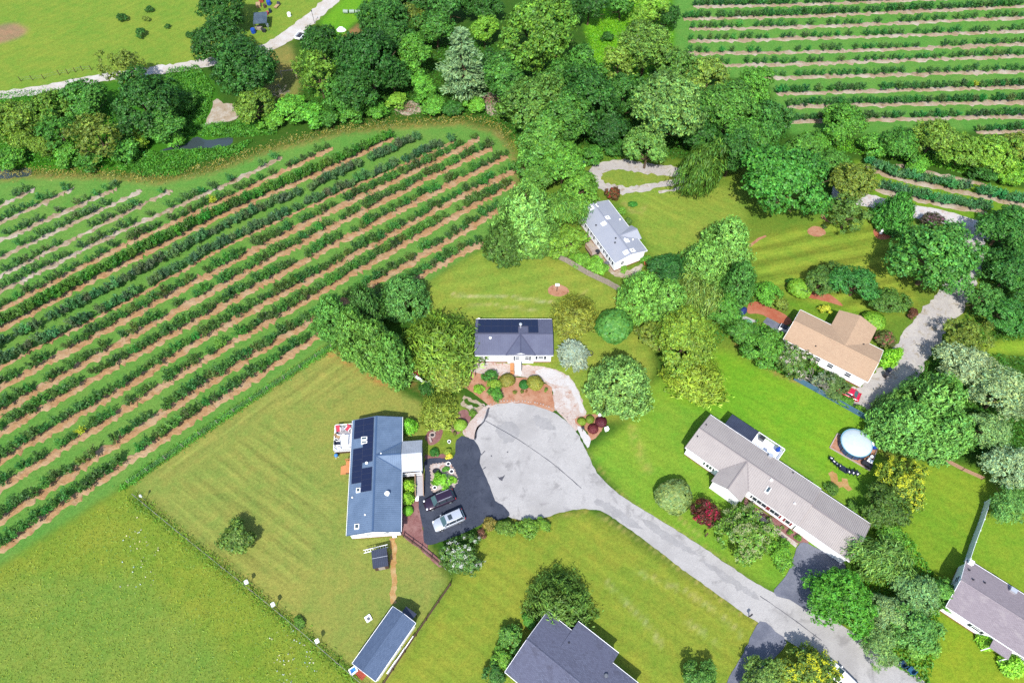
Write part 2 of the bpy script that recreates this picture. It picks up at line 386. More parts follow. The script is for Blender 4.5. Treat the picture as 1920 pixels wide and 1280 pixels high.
# ------------------------------------------------------------------ flat sheets with ragged edges
def smooth_poly(P, closed=True, step=.8):
    n = len(P); out = []
    rg = range(n) if closed else range(n - 1)
    for i in rg:
        if closed: a, b, c, d = P[i - 1], P[i], P[(i + 1) % n], P[(i + 2) % n]
        else: a, b, c, d = P[max(i - 1, 0)], P[i], P[i + 1], P[min(i + 2, n - 1)]
        m = max(1, int((c - b).length / step))
        for k in range(m):
            t = k / m
            out.append(.5 * ((2 * b) + (c - a) * t + (2 * a - 5 * b + 4 * c - d) * t * t + (3 * b - a - 3 * c + d) * t ** 3))
    if not closed: out.append(P[-1])
    return out
def jit(p, a, r=rnd):
    return Vector((p.x + r.gauss(0, a), p.y + r.gauss(0, a), p.z))
def sheet(name, px, z, mat, jitter=.08, step=.6, smooth=True, parent=None, label=None, world=False, kind='structure', thick=0):
    P = px if world else PL(px)
    P = [Vector((p[0], p[1], 0)) for p in P]
    if smooth: P = smooth_poly(P, True, step)
    P = [jit(p, jitter) for p in P] if jitter else P
    tri = tessellate_polygon([P])
    ar = 0
    mb = MB()
    vs = [(p.x, p.y, z) for p in P]
    fs = []
    for a, b, c in tri:
        cr = (P[b] - P[a]).cross(P[c] - P[a]).z
        fs.append((a, b, c) if cr > 0 else (a, c, b))
    mb.add(vs, fs)
    if thick:
        s2 = sum(P[i].x * P[(i + 1) % len(P)].y - P[(i + 1) % len(P)].x * P[i].y for i in range(len(P)))
        n = len(P); b = len(mb.v)
        mb.v += [(p.x, p.y, z - thick) for p in P]
        for i in range(n):
            j = (i + 1) % n
            mb.f.append((i, b + i, b + j, j) if s2 > 0 else (i, j, b + j, b + i))
    o = mb.build(name, mat, parent)
    return tag(o, label, kind=kind if parent is None else None)
def ribbon(name, px, width, z, mat, jitter=.1, step=.7, label=None, parent=None, mound=0, kind='structure', world=False):
    P = smooth_poly([Vector((p[0], p[1], 0)) for p in (px if world else PL(px))], False, step)
    mb = MB(); rows = []
    prof = [(-.5, -.03), (-.36, .55), (0, 1), (.36, .55), (.5, -.03)] if mound else [(-.5, 0), (.5, 0)]
    for i, p in enumerate(P):
        a = P[max(i - 1, 0)]; b = P[min(i + 1, len(P) - 1)]
        d = (b - a).normalized(); n = Vector((-d.y, d.x, 0))
        w = width[0] + (width[1] - width[0]) * i / (len(P) - 1) if isinstance(width, tuple) else width
        if mound:
            w *= min(1, .35 + .3 * min(i, len(P) - 1 - i))
        e0, e1 = rnd.gauss(0, jitter), rnd.gauss(0, jitter)
        row = []
        for t, h in prof:
            q = p + n * (w * t + (e0 if t < 0 else e1 if t > 0 else 0))
            hz = z + (h * mound * rnd.uniform(.6, 1.3) if (mound and h > 0) else (-.02 if mound else 0))
            row.append((q.x, q.y, hz))
        rows.append(row)
    k = len(prof)
    for r in rows: mb.v += r
    for i in range(len(rows) - 1):
        for j in range(k - 1):
            mb.f.append((i * k + j + 1, i * k + j, (i + 1) * k + j, (i + 1) * k + j + 1))
    o = mb.build(name, mat, parent)
    return tag(o, label, kind=kind if parent is None else None)

# ---- roads, drives, beds
road_px = [(880, 830), (884, 800), (905, 768), (940, 757), (985, 757), (1030, 770), (1065, 792), (1086, 818), (1102, 852), (1120, 886), (1155, 922), (1210, 958), (1300, 1014), (1390, 1075), (1450, 1111), (1520, 1140), (1600, 1185), (1680, 1240), (1790, 1330),
           (1700, 1380), (1590, 1285), (1500, 1216), (1420, 1167), (1330, 1103), (1260, 1052), (1200, 1007), (1135, 962), (1105, 954), (1065, 957), (1015, 971), (975, 974), (945, 962), (922, 930), (904, 892), (888, 855)]
road = sheet('road', road_px, .058, M['concrete'], .05, .6, label='pale concrete cul-de-sac with its lane running to the lower right')
sheet('driveway', ZR(740, 760, 7.11, [(890, 405), (955, 425), (1060, 460), (1110, 540), (1150, 650), (1132, 760), (1200, 920), (1270, 1080), (1340, 1270)]) + [(942, 946), (956, 966), (936, 975), (912, 978), (869, 999), (802, 1021), (793, 990), (785, 937), (797, 895), (799, 861)] + ZR(740, 760, 7.11, [(780, 700), (806, 560), (828, 460)]), 0.07, M['asphalt'], .03, .6, label='dark sealed asphalt driveway in front of the blue roofed house')
sheet('driveway', [(1450, 1111), (1478, 1072), (1500, 1018), (1540, 1032), (1585, 1060), (1560, 1100), (1522, 1142), (1480, 1124)], .07, M['asphalt_old'], .04, .6, label='grey asphalt driveway to the garage of the long beige house')
sheet('driveway', [(1425, 1165), (1455, 1185), (1475, 1205), (1440, 1245), (1410, 1290), (1360, 1290), (1390, 1230)], .07, M['asphalt_old'], .04, .6, label='shaded grey driveway at the lower edge of the lane')
# white house: curved gravel drive and red mulch bed
zz = lambda *p: ZR(860, 660, 6.857, p)
sheet('gravel_drive', zz((130, 110), (240, 135), (600, 140), (1000, 180), (1200, 210), (1330, 260), (1450, 350), (1540, 500), (1600, 660), (1640, 800), (1600, 930), (1500, 1000), (1380, 880), (1270, 760), (1200, 680), (1210, 520), (1160, 420), (1090, 380), (900, 330), (700, 310), (400, 300), (180, 270)), .02, M['gravel_pink'], .08, .5, label='pink and white gravel drive curving in front of the white house')
sheet('gravel_drive', zz((980, 260), (1100, 205), (1230, 240), (1340, 270), (1460, 370), (1545, 520), (1600, 680), (1610, 800), (1560, 780), (1520, 620), (1440, 500), (1330, 440), (1180, 400), (1060, 320)), .032, M['gravel_white'], .1, .5, label='white gravel topping on the outer track of the curved drive')
sheet('mulch_bed', zz((60, 230), (180, 260), (320, 280), (700, 315), (900, 335), (1080, 390), (1180, 440), (1215, 560), (1230, 760), (1080, 760), (900, 740), (620, 740), (420, 700), (330, 640), (150, 500), (0, 400)), .044, M['mulch_red'], .06, .5, label='red mulch bed with rounded shrubs before the white house')
sheet('mulch_bed', zz((1490, 880), (1600, 820), (1760, 800), (1880, 900), (1800, 1060), (1700, 1130), (1640, 1000), (1560, 960)), .052, M['mulch_red'], .06, .4, label='small mulch bed with dark red shrubs at the edge of the cul-de-sac')
sheet('gravel_verge', zz((1520, 950), (1600, 1000), (1700, 1130), (1660, 1230), (1610, 1160), (1560, 1050)), .064, M['gravel_white'], .06, .4, label='white gravel verge at the right rim of the cul-de-sac')
sheet('gravel_verge', zz((50, 1040), (180, 860), (330, 700), (420, 685), (560, 680), (700, 640), (830, 640), (640, 660), (380, 720), (330, 840), (230, 1010), (190, 1120)), .064, M['gravel_pink'], .06, .4, label='pale gravel verge at the upper left rim of the cul-de-sac')
ribbon('worn_track', zz((40, 640), (200, 740), (330, 700)), .8, .012, M['sand'], .12, .4, label='pale worn wheel track beside the cul-de-sac rim')
ribbon('worn_track', zz((60, 570), (180, 620), (340, 690)), .5, .012, M['sand'], .12, .4, label='upper pale worn track leading to the cul-de-sac')
# blue house beds
z6 = lambda *p: ZR(620, 880, 5.82, p)
sheet('mulch_bed', z6((890, 310), (960, 335), (1010, 640), (1060, 815), (1015, 880), (770, 705), (775, 560), (790, 400)), .03, M['mulch_brown'], .05, .4, label='brown mulch bed between blue roofed house and asphalt drive')
sheet('mulch_bed', z6((985, 880), (1060, 870), (1150, 950), (1215, 1000), (1200, 1065), (1080, 970)), .034, M['mulch_brown'], .05, .4, label='narrow brown mulch bed along the dark border fence')
z5 = lambda *p: ZR(740, 760, 7.11, p)
sheet('planter_bed', z5((485, 800), (600, 778), (720, 770), (778, 830), (832, 960), (832, 1030), (790, 1080), (520, 1150), (492, 950)), .14, M['gravel_pink'], .03, .4, label='stone bordered planter island on the asphalt drive', thick=.12)
sheet('mulch_bed', z5((405, 440), (450, 340), (530, 270), (620, 270), (650, 330), (620, 430), (560, 500), (480, 530), (430, 490)), .02, M['mulch_brown'], .04, .4, label='round mulch circle with fire pit and seats')
sheet('mulch_bed', z5((420, 715), (412, 650), (480, 670), (600, 650), (680, 640), (740, 690), (680, 703)), .03, M['mulch_brown'], .03, .4, label='mulch strip with yellow plants at the corner of the asphalt drive')
sheet('mulch_bed', z5((740, 330), (770, 210), (860, 80), (960, 60), (1010, 150), (990, 220), (900, 330), (820, 390)), .02, M['mulch_brown'], .05, .4, label='mulch bed with clipped bush left of the cul-de-sac rim')
ribbon('clay_path', [(735, 1008), (738, 1040), (736, 1060), (740, 1090), (736, 1112), (738, 1131)], .8, .012, M['clay'], .1, .35, label='orange clay path from the blue roofed house to the long shed')
# silver house gravel loop, beds
ribbon('gravel_loop', [(1112, 332), (1118, 320), (1135, 312), (1165, 309), (1210, 316), (1262, 322), (1300, 330)], 3.0, .014, M['gravel_grey'], .2, .6, label='upper arm of the gravel loop beside the silver roofed house')
ribbon('gravel_loop', [(1112, 326), (1122, 344), (1150, 354), (1185, 356), (1215, 351), (1262, 341), (1300, 336)], (2.6, 1.2), .02, M['gravel_grey'], .2, .6, label='lower arm of the gravel loop beside the silver roofed house')
ribbon('worn_track', [(1235, 361), (1262, 356), (1290, 348)], .6, .012, M['gravel_grey'], .15, .6, label='faint gravel wheel track below the gravel loop')
sheet('mulch_bed', [(1098, 455), (1108, 440), (1125, 462), (1140, 478), (1150, 500), (1180, 505), (1205, 495), (1195, 515), (1165, 520), (1130, 500)], .012, M['sand'], .12, .5, label='bare sandy yard along the silver roofed house')
sheet('mulch_bed', [(1028, 540), (1045, 533), (1062, 539), (1066, 549), (1050, 556), (1032, 552)], .02, M['mulch_red'], .05, .4, label='round red mulch ring with a bird feeder post on the lawn')
# right side gravel and beds
ribbon('gravel_lane', [(1560, 360), (1640, 379), (1700, 394), (1770, 407), (1830, 426), (1860, 440)], 3.6, .016, M['gravel_white'], .1, .7, label='pale gravel lane at the right under the trees')
ribbon('gravel_drive', [(1822, 425), (1818, 470), (1806, 520), (1778, 570), (1735, 620), (1705, 668), (1680, 705), (1655, 738), (1620, 765)], (4.2, 6.2), .022, M['gravel_grey'], .25, .7, label='grey gravel drive running down to the tan roofed house')
sheet('gravel_drive', [(1600, 726), (1640, 722), (1665, 690), (1700, 700), (1690, 740), (1650, 778), (1600, 770), (1570, 745), (1560, 730)], .03, M['gravel_grey'], .15, .6, label='gravel parking patch below the tan roofed house')
ribbon('gravel_lane', [(-60, 187), (0, 179), (80, 168), (150, 154), (230, 140), (330, 127), (375, 120), (440, 108), (505, 88), (545, 63), (590, 28), (635, -12), (690, -60)], (2.8, 4.2), .016, M['gravel_lane'], .2, .9, label='pale gravel lane crossing the field at the upper left')
sheet('sand_patch', ZR(0, 0, 3.556, [(1440, 660), (1490, 690), (1550, 690), (1600, 760), (1560, 800), (1440, 830), (1365, 845), (1400, 760)]), .012, M['sand'], .15, .6, label='bare sandy patch beside the pond')
sheet('pond', ZR(0, 0, 3.556, [(1060, 1010), (1150, 975), (1230, 965), (1300, 915), (1380, 935), (1460, 925), (1545, 915), (1540, 965), (1440, 985), (1320, 990), (1240, 995), (1150, 1000)]), .01, M['pond_water'], .08, .5, label='small dark pond between weeds at the orchard edge')
sheet('stream', [(-30, 318), (20, 318), (55, 316), (58, 328), (20, 334), (-30, 336)], .01, M['pond_water'], .1, .5, label='dark stream at the far left edge')
z8 = lambda *p: ZR(1400, 320, 3.556, p)
sheet('mulch_bed', z8((845, 400), (880, 385), (985, 420), (960, 445), (910, 460), (860, 445)), .02, M['mulch_bright'], .03, .4, label='orange mulch bed with a small white statue')
sheet('mulch_bed', z8((405, 410), (420, 380), (470, 370), (520, 395), (522, 425), (480, 440), (430, 432)), .02, M['mulch_red'], .05, .4, label='round mulch bed with one small bush on striped lawn')
sheet('mulch_bed', z8((265, 760), (300, 740), (430, 800), (560, 830), (640, 900), (560, 880), (430, 850), (300, 820)), .02, M['mulch_bright'], .05, .4, label='curved orange mulch bed under the shrubs above the tan roof')
sheet('patio', z8((20, 880), (110, 885), (290, 985), (255, 1030), (100, 960), (10, 950)), .03, M['mulch_bright'], .03, .4, label='orange red mulch yard left of the tan roofed house')
sheet('mulch_bed', z8((500, 280), (540, 330), (610, 355), (560, 350), (505, 320)), .02, M['mulch_red'], .05, .4, label='thin mulch arc under the olive tree')
ribbon('mulch_strip', [(1405, 462), (1420, 450), (1436, 442)], .5, .012, M['mulch_red'], .06, .4, label='brown mulch strip at the left edge of the striped lawn')
# beige house bed under the windows
sheet('mulch_bed', ZR(1220, 860, 4.923, [(880, 360), (960, 440), (1420, 720), (1385, 790), (1050, 560), (900, 450), (860, 400)]), .03, M['mulch_brown'], .03, .4, label='brown mulch bed along the front wall of the beige house')
ribbon('front_walk', ZR(1220, 860, 4.923, [(880, 455), (1040, 560), (1200, 690), (1350, 800)]), .7, .045, M['gravel_pink'], .02, .5, label='pinkish walk in front of the long beige house')
sheet('bare_patch', ZR(1420, 780, 4.571, [(600, 480), (640, 470), (690, 500), (700, 560), (760, 540), (805, 620), (780, 640), (720, 600), (680, 640), (650, 600), (600, 590), (640, 540)]), .012, M['clay'], .12, .4, label='bare straw coloured patch near the pool')
sheet('bare_ground', [(905, 180), (930, 172), (948, 190), (940, 212), (915, 214)], .012, M['sand'], .2, .5, label='bare pinkish ground right of the pale pine')
sheet('bare_ground', [(742, 200), (765, 190), (790, 198), (785, 212), (750, 214)], .012, M['sand'], .2, .5, label='bare pale ground with cut branches at the wood edge')
# seams and stains in the old concrete
m_tar = simple('tar', A(96, 96, 104), .8, .2)
ribbon('seam', z5((1258, 30), (1215, 150), (1190, 210), (1110, 300), (1085, 380), (1065, 460)), .3, .064, m_tar, .05, .4, parent=road)
ribbon('seam', z5((1210, 205), (1400, 310), (1640, 450), (1849, 590)) + [(1040, 872), (1090, 915)], .1, .064, m_tar, .015, .6, parent=road)
ribbon('seam', [(1425, 1117), (1480, 1155), (1540, 1200)], .1, .064, m_tar, .02, .6, parent=road)
for q in ([(1375, 940), (1400, 960), (1440, 950), (1465, 920), (1440, 1000), (1400, 990)], [(1150, 655), (1210, 600), (1160, 670)], [(1275, 660), (1300, 655), (1300, 685), (1280, 680)], [(1490, 620), (1515, 620), (1510, 640)], [(1150, 860), (1215, 815), (1190, 850)]):
    sheet('tar_stain', z5(*q), .066, m_tar, .06, .25, parent=road)

gravelly('concrete_worn', A(196, 193, 192), A(208, 205, 203), A(186, 183, 182), 7, .5, .9, A(206, 203, 200), (.4, .7))
for q in ([(930, 800), (960, 790), (975, 812), (950, 830)], [(1130, 938), (1200, 985), (1192, 992), (1120, 946)], [(1215, 975), (1300, 1032), (1294, 1040), (1208, 984)], [(1330, 1055), (1415, 1112), (1409, 1120), (1322, 1062)], [(1000, 780), (1030, 786), (1040, 806), (1010, 800)]):
    sheet('worn_patch', q, .0605, M['concrete_worn'], .15, .35, parent=road)
# ------------------------------------------------------------------ orchard rows: soil strips (bushes follow with the plants)
xs = [30, 230, 430, 630, 830]
LROWS = [  # y of each soil strip at the columns xs, right end
    ([1009, 873, 739, 609, 493], (906, 455)), ([955, 825, 694, 573, 457], (941, 389)), ([896, 771, 646, 531, 417], (967, 343)),
    ([846, 729, 605, 497, 386], (969, 318)), ([794, 679, 566, 457, 353], (952, 293)), ([756, 640, 528, 422, 321], (923, 277)),
    ([711, 602, 494, 391, 296], (899, 258)), ([673, 570, 459, 365, 277], (851, 262)), ([639, 536, 428, 338], (790, 262)),
    ([601, 497, 398, 310], (737, 259)), ([566, 462, 370], (624, 277)), ([532, 433, 344], (530, 295)), ([503, 402], (323, 357)),
    ([469, 375], (264, 356)), ([438], (220, 353)), ([404], (140, 353)), ([372], (66, 354))]
LPOLY = []
for i, (ys, e) in enumerate(LROWS):
    pts = [(x, y) for x, y in zip(xs, ys)]
    nxt = pts[1] if len(pts) > 1 else e
    sl = (nxt[1] - pts[0][1]) / (nxt[0] - pts[0][0])
    pts = [(-60, pts[0][1] - sl * 90)] + pts + [e]
    LPOLY.append(pts)
    if i in (7, 8): wd, mt = .7, M['soil']
    else: wd, mt = (1.6 if i < 7 else 1.35 if i < 11 else 1.1), (M['soil'] if i < 11 else M['soil_pale'])
    if i != 8:
        tag(ribbon('soil_strip', pts, wd, .015, mt, .24, .45, mound=.13), 'reddish soil strip under orchard row %d counted from the lawn' % (i + 1))
RROWS = [((1300, 13), (1530, 8), (1880, -8)), ((1281, 36), (1530, 29.5), (1880, 14)), ((1292, 55), (1530, 50), (1880, 35)), ((1290, 78), (1530, 72), (1880, 60)), ((1287, 101), (1530, 97.5), (1880, 84)),
         ((1345, 123), (1530, 119), (1880, 107)), ((1430, 147), (1530, 144), (1880, 135.5)), ((1455, 176), (1530, 174), (1880, 164)), ((1476, 202), (1530, 199), (1880, 192)), ((1480, 229), (1530, 227.5), (1880, 219)), ((1830, 249), (1850, 249), (1880, 247))]
RPOLY = []
for i, r in enumerate(RROWS):
    sl = (r[2][1] - r[1][1]) / (r[2][0] - r[1][0])
    pts = list(r) + [(1990, r[2][1] + sl * 110)]
    RPOLY.append(pts)
    tag(ribbon('soil_strip', pts, 1.35, .015, M['soil_pale'], .26, .7, mound=.12), 'pale soil strip under far right orchard row %d from the top' % (i + 1))
MPOLY = [[(1622, 312), (1680, 334), (1767, 352), (1920, 385), (2000, 402)], [(1640, 355), (1707, 371), (1767, 384), (1850, 398)]]
for i, pts in enumerate(MPOLY):
    tag(ribbon('soil_strip', pts, 1.5, .015, M['soil_pale'], .18, .7, mound=.12), ['upper', 'lower'][i] + ' soil strip of the two orchard rows above the gravel lane')
tag(ribbon('soil_strip', [(1680, 308), (1750, 325), (1850, 347)], 1.2, .015, M['soil_pale'], .18, .7, mound=.08), 'soil strip below the bushy trees at the right')
# ------------------------------------------------------------------ building materials
def ribbed_siding(name, col, per=.2, amp=.25, dirt=None, vertical=False):
    m, nt, out = newmat(name); v = tex(nt)
    sx = N(nt, 'ShaderNodeSeparateXYZ'); nt.links.new(v, sx.inputs[0])
    s = mathn(nt, 'FRACT', mathn(nt, 'MULTIPLY', sx.outputs[2], 1 / per))
    n1 = noise(nt, v, .9, 5, .6); k = mathn(nt, 'ADD', mathn(nt, 'MULTIPLY', n1, .16), .9)
    c = mixc(nt, 1.0, col, k, 'MULTIPLY')
    bsdf(nt, out, c, .6, .3, 0, s, amp, .03)
    return m
def metal_roof(name, c1, c2, rough=.42):
    m, nt, out = newmat(name); v = tex(nt)
    n1 = noise(nt, v, .5, 4, .6); n2 = noise(nt, v, 9, 3); stv = noise(nt, v, 3, 2)
    c = mixc(nt, ramp(nt, n1, [(.38, 0), (.62, 1)]), c1, c2)
    c = mixc(nt, ramp(nt, noise(nt, v, 1.7, 6, .7, 1.2), [(.55, 0), (.72, .35)]), c, mixc(nt, 1.0, c, (.72, .72, .7, 1), 'MULTIPLY'))
    c = mixc(nt, 1.0, c, mathn(nt, 'ADD', mathn(nt, 'MULTIPLY', n2, .18), .9), 'MULTIPLY')
    bsdf(nt, out, c, rough, .35, .15, stv, .04, .02)
    return m
def shingles(name, c1, c2, c3, stain=None):
    m, nt, out = newmat(name); v = tex(nt)
    mp = N(nt, 'ShaderNodeMapping'); nt.links.new(v, mp.inputs[0])
    br = N(nt, 'ShaderNodeTexBrick', Scale=1.0, **{'Mortar Size': .012, 'Brick Width': .34, 'Row Height': .15, 'Bias': -.1})
    br.inputs['Color1'].default_value = c1; br.inputs['Color2'].default_value = c2; br.inputs['Mortar'].default_value = tuple(x * .6 for x in c3[:3]) + (1,)
    nt.links.new(mp.outputs[0], br.inputs['Vector'])
    g = noise(nt, v, 22, 3); big = noise(nt, v, .35, 5, .6)
    c = mixc(nt, 1.0, br.outputs[0], mathn(nt, 'ADD', mathn(nt, 'MULTIPLY', g, .45), .78), 'MULTIPLY')
    c = mixc(nt, ramp(nt, big, [(.4, 0), (.62, .5)]), c, c3)
    if stain: c = mixc(nt, ramp(nt, noise(nt, v, .6, 6, .6, .5), [(.56, 0), (.7, .55)]), c, stain)
    bsdf(nt, out, c, .9, .15, 0, br.outputs['Fac'], .35, .02)
    return m
MW = ribbed_siding('siding_white', (.8, .8, .8, 1), .2, .2)
MWB = ribbed_siding('siding_cream', A(236, 234, 226), .2, .2)
m_trim = simple('trim_white', (.8, .8, .8, 1), .5, .35, 0, .06)
m_brick = simple('brick_skirt', A(176, 112, 92), .85, .2, 0, .25, 4, 16, .4)
m_glass = simple('glass', (.03, .04, .05, 1), .08, .6, 0, .05)
m_glass_sky = simple('skylight_glass', (.05, .07, .08, 1), .08, .6, 0, .05)
m_dark = simple('black_plastic', (.02, .02, .025, 1), .4, .4, 0, .1)
m_shut = simple('shutter_black', (.03, .035, .045, 1), .5, .3)
m_shut_red = simple('shutter_red', A(176, 78, 82), .5, .3)
m_solar = simple('solar_cell', (.008, .012, .035, 1), .18, .5, 0, .1)
m_alu = simple('aluminium', (.55, .56, .58, 1), .35, .5, .6, .08)
m_frame = simple('panel_frame', (.03, .035, .06, 1), .4, .4, .2)
m_deck = simple('deck_wood', A(206, 170, 140), .8, .2, 0, .2, 2, 10, .4)
m_deck_or = simple('deck_orange', A(232, 160, 104), .75, .2, 0, .18, 2, 10, .4)
m_deck_gr = simple('deck_grey', A(196, 192, 196), .8, .2, 0, .15, 2, 10, .4)
m_wood_dk = simple('wood_dark', A(104, 78, 66), .85, .2, 0, .2, 2, 10, .4)
m_wood_gr = simple('wood_weathered', A(196, 180, 168), .9, .15, 0, .25, 2, 10, .4, A(140, 120, 108))
m_red = simple('cushion_red', A(222, 86, 104), .8, .2); m_blue = simple('plastic_blue', A(40, 90, 200), .4, .4); m_lblue = simple('plastic_light_blue', A(70, 150, 230), .4, .4)
m_tealr = simple('teal_roof', A(96, 160, 160), .6, .3); m_white = simple('white_plastic', (.78, .78, .78, 1), .5, .4, 0, .05)
m_grey = simple('grey_steel', A(130, 134, 142), .5, .4, .3); m_stone = simple('stone', A(206, 186, 176), .9, .2, 0, .3, 5, 14, .5)
m_navy = simple('navy_fabric', A(44, 54, 78), .8, .2); m_tan = simple('tan_box', A(206, 170, 130), .8, .2)
R_blue = metal_roof('roof_metal_blue', A(126, 150, 180), A(112, 136, 166), .65); R_slate = metal_roof('roof_metal_slate', A(112, 115, 140), A(122, 126, 150), .65)
R_light = metal_roof('roof_metal_light', A(206, 212, 222), A(190, 196, 206)); R_silver = metal_roof('roof_metal_silver', A(186, 190, 202), A(194, 197, 206), .6)
R_beige = metal_roof('roof_metal_beige', A(204, 194, 188), A(196, 186, 181), .75); R_dark = metal_roof('roof_metal_dark', A(72, 78, 98), A(82, 90, 110))
R_tan = shingles('roof_shingle_tan', A(218, 186, 154), A(206, 172, 142), A(214, 180, 148), A(200, 168, 140)); R_char = shingles('roof_shingle_charcoal', A(122, 126, 148), A(104, 106, 126), A(112, 114, 136), A(84, 82, 96))
R_shed = shingles('roof_shingle_blue', A(110, 128, 158), A(94, 112, 142), A(102, 120, 150)); R_taupe = shingles('roof_shingle_taupe', A(176, 164, 170), A(160, 148, 154), A(168, 156, 162), A(196, 186, 184))

CAPS = {}
for nm, cl in (('roof_metal_blue', (84, 112, 150)), ('roof_metal_slate', (94, 97, 122)), ('roof_metal_beige', (166, 156, 154)), ('roof_metal_silver', (170, 174, 188))): CAPS[nm] = simple('ridge_' + nm, A(*cl), .6, .3, .1, .06)
class House:
    """local frame: x along the ridge, y across (front = -y), z up"""
    def __init__(s, name, label, c, ang, L, W, eave, rise, wall, roof, oh=.3, ribs=.42, rib_mat=None, skirt=True, cat='house', barge=(-1, 1)):
        s.L, s.W, s.eave, s.rise, s.oh = L, W, eave, rise, oh
        s.c = Vector((c[0], c[1], 0)); s.ang = ang
        s.root = empty(name, s.c, ang, label, cat)
        s.hl, s.hw = L / 2 - oh, W / 2 - oh
        zw = eave + rise * oh / (W / 2) - .13; zg = eave + rise - .14
        mb = MB(); z0 = .35 if skirt else -.02
        hl, hw = s.hl, s.hw
        mb.add([(-hl, -hw, z0), (hl, -hw, z0), (hl, hw, z0), (-hl, hw, z0), (-hl, -hw, zw), (hl, -hw, zw), (hl, hw, zw), (-hl, hw, zw), (-hl, 0, zg), (hl, 0, zg)],
               [(3, 2, 1, 0), (0, 1, 5, 4), (2, 3, 7, 6), (1, 2, 6, 9, 5), (3, 0, 4, 8, 7), (4, 5, 9, 8), (6, 7, 8, 9)])
        mb.build('wall', wall, s.root)
        if skirt: MB().box(-hl + .04, hl - .04, -hw + .04, hw - .04, -.05, .36).build('foundation', m_brick, s.root)
        s.roof = s.gable('roof', -L / 2, L / 2, W, eave, rise, roof, ribs)
        cap = MB(); cap.hexa([(-L / 2 - .02, -.16, eave + rise - .02), (L / 2 + .02, -.16, eave + rise - .02), (L / 2 + .02, .16, eave + rise - .02), (-L / 2 - .02, .16, eave + rise - .02)],
                             [(-L / 2 - .02, -.02, eave + rise + .05), (L / 2 + .02, -.02, eave + rise + .05), (L / 2 + .02, .02, eave + rise + .05), (-L / 2 - .02, .02, eave + rise + .05)])
        cap.build('ridge_cap', rib_mat or CAPS.get(roof.name, roof), s.roof); s.capm = rib_mat or CAPS.get(roof.name, roof)
        for sg in (-1, 1):
            y = sg * (W / 2 + .05); MB().box(-L / 2, L / 2, min(y, y + sg * .05), max(y, y + sg * .05), eave - .2, eave - .03).build('gutter', m_trim, s.root)
        for sx in barge:
            for sg in (-1, 1):
                MB().bar((sx * (L / 2 + .03), sg * W / 2, eave - .2), (sx * (L / 2 + .03), 0, eave + rise - .2), .05, .16).build('bargeboard', CAPS.get(roof.name, m_trim) if roof.name != 'roof_metal_silver' else m_trim, s.root)
    def zr(s, y): return s.eave + s.rise * (1 - abs(y) / (s.W / 2))
    def gable(s, name, x0, x1, W, eave, rise, mat, ribs=0, th=.12, parent=None):
        mb = MB()
        mb.slab([(x0, 0, eave + rise), (x1, 0, eave + rise), (x1, W / 2, eave), (x0, W / 2, eave)], th)
        mb.slab([(x0, -W / 2, eave), (x1, -W / 2, eave), (x1, 0, eave + rise), (x0, 0, eave + rise)], th)
        if ribs:
            n = int((x1 - x0) / ribs)
            for k in range(n + 1):
                x = x0 + .03 + (x1 - x0 - .06) * k / n
                for sg in (-1, 1): mb.bar((x, 0, eave + rise + .001), (x, sg * W / 2, eave + .001), .045, .035)
        return mb.build(name, mat, parent or s.root)
    def cross(s, name, xc, w, y_out, eave, rise, mat, ribs=0, sgn=-1, wall=None, y_in=0.0, wall_in=None, th=.1):
        """gable roof with its ridge across the main one, from y_in out to y_out (front when sgn = -1)"""
        mb = MB(); ya, yb = sgn * y_in, sgn * y_out; lo, hi = min(ya, yb), max(ya, yb)
        mb.slab([(xc - w / 2, lo, eave), (xc, lo, eave + rise), (xc, hi, eave + rise), (xc - w / 2, hi, eave)], th)
        mb.slab([(xc, lo, eave + rise), (xc + w / 2, lo, eave), (xc + w / 2, hi, eave), (xc, hi, eave + rise)], th)
        if ribs:
            n = max(2, int((hi - lo) / ribs))
            for k in range(n + 1):
                y = lo + .03 + (hi - lo - .06) * k / n
                for sg in (-1, 1): mb.bar((xc, y, eave + rise + .001), (xc + sg * w / 2, y, eave + .001), .045, .03)
        o = mb.build(name, mat, s.root)
        if mat.name in CAPS:
            cm_ = CAPS[mat.name]
            MB().bar((xc, ya, eave + rise + .01), (xc, yb, eave + rise + .01), .2, .04).build('ridge_cap', cm_, o)
            if y_in == 0:
                for sg in (-1, 1): MB().bar((xc, ya, eave + rise + .02), (xc + sg * w / 2, sgn * s.W / 2, eave + .02), .16, .035).build('valley', cm_, o)
        if wall is not None:
            y = sgn * (y_out - s.oh); hw = w / 2 - s.oh; yi = sgn * (wall_in if wall_in is not None else s.hw - .2)
            ze = eave + rise * s.oh / (w / 2) - th - .02
            wb = MB(); vs = [(xc - hw, y, -.02), (xc + hw, y, -.02), (xc + hw, y, ze), (xc, y, eave + rise - th - .03), (xc - hw, y, ze)]
            vs += [(a, yi, c) for a, b, c in vs]
            wb.add(vs, [(0, 1, 2, 3, 4), (9, 8, 7, 6, 5), (1, 0, 5, 6), (2, 1, 6, 7), (3, 2, 7, 8), (4, 3, 8, 9), (0, 4, 9, 5)])
            wb.build('wall', wall, s.root)
        return o
    def wb(s, mb, side, u0, u1, z0, z1, d0, d1):
        hl, hw = s.hl, s.hw
        if side == 'f': mb.box(u0, u1, -hw - d1, -hw - d0, z0, z1)
        elif side == 'b': mb.box(u0, u1, hw + d0, hw + d1, z0, z1)
        elif side == 'l': mb.box(-hl - d1, -hl - d0, u0, u1, z0, z1)
        else: mb.box(hl + d0, hl + d1, u0, u1, z0, z1)
        return mb
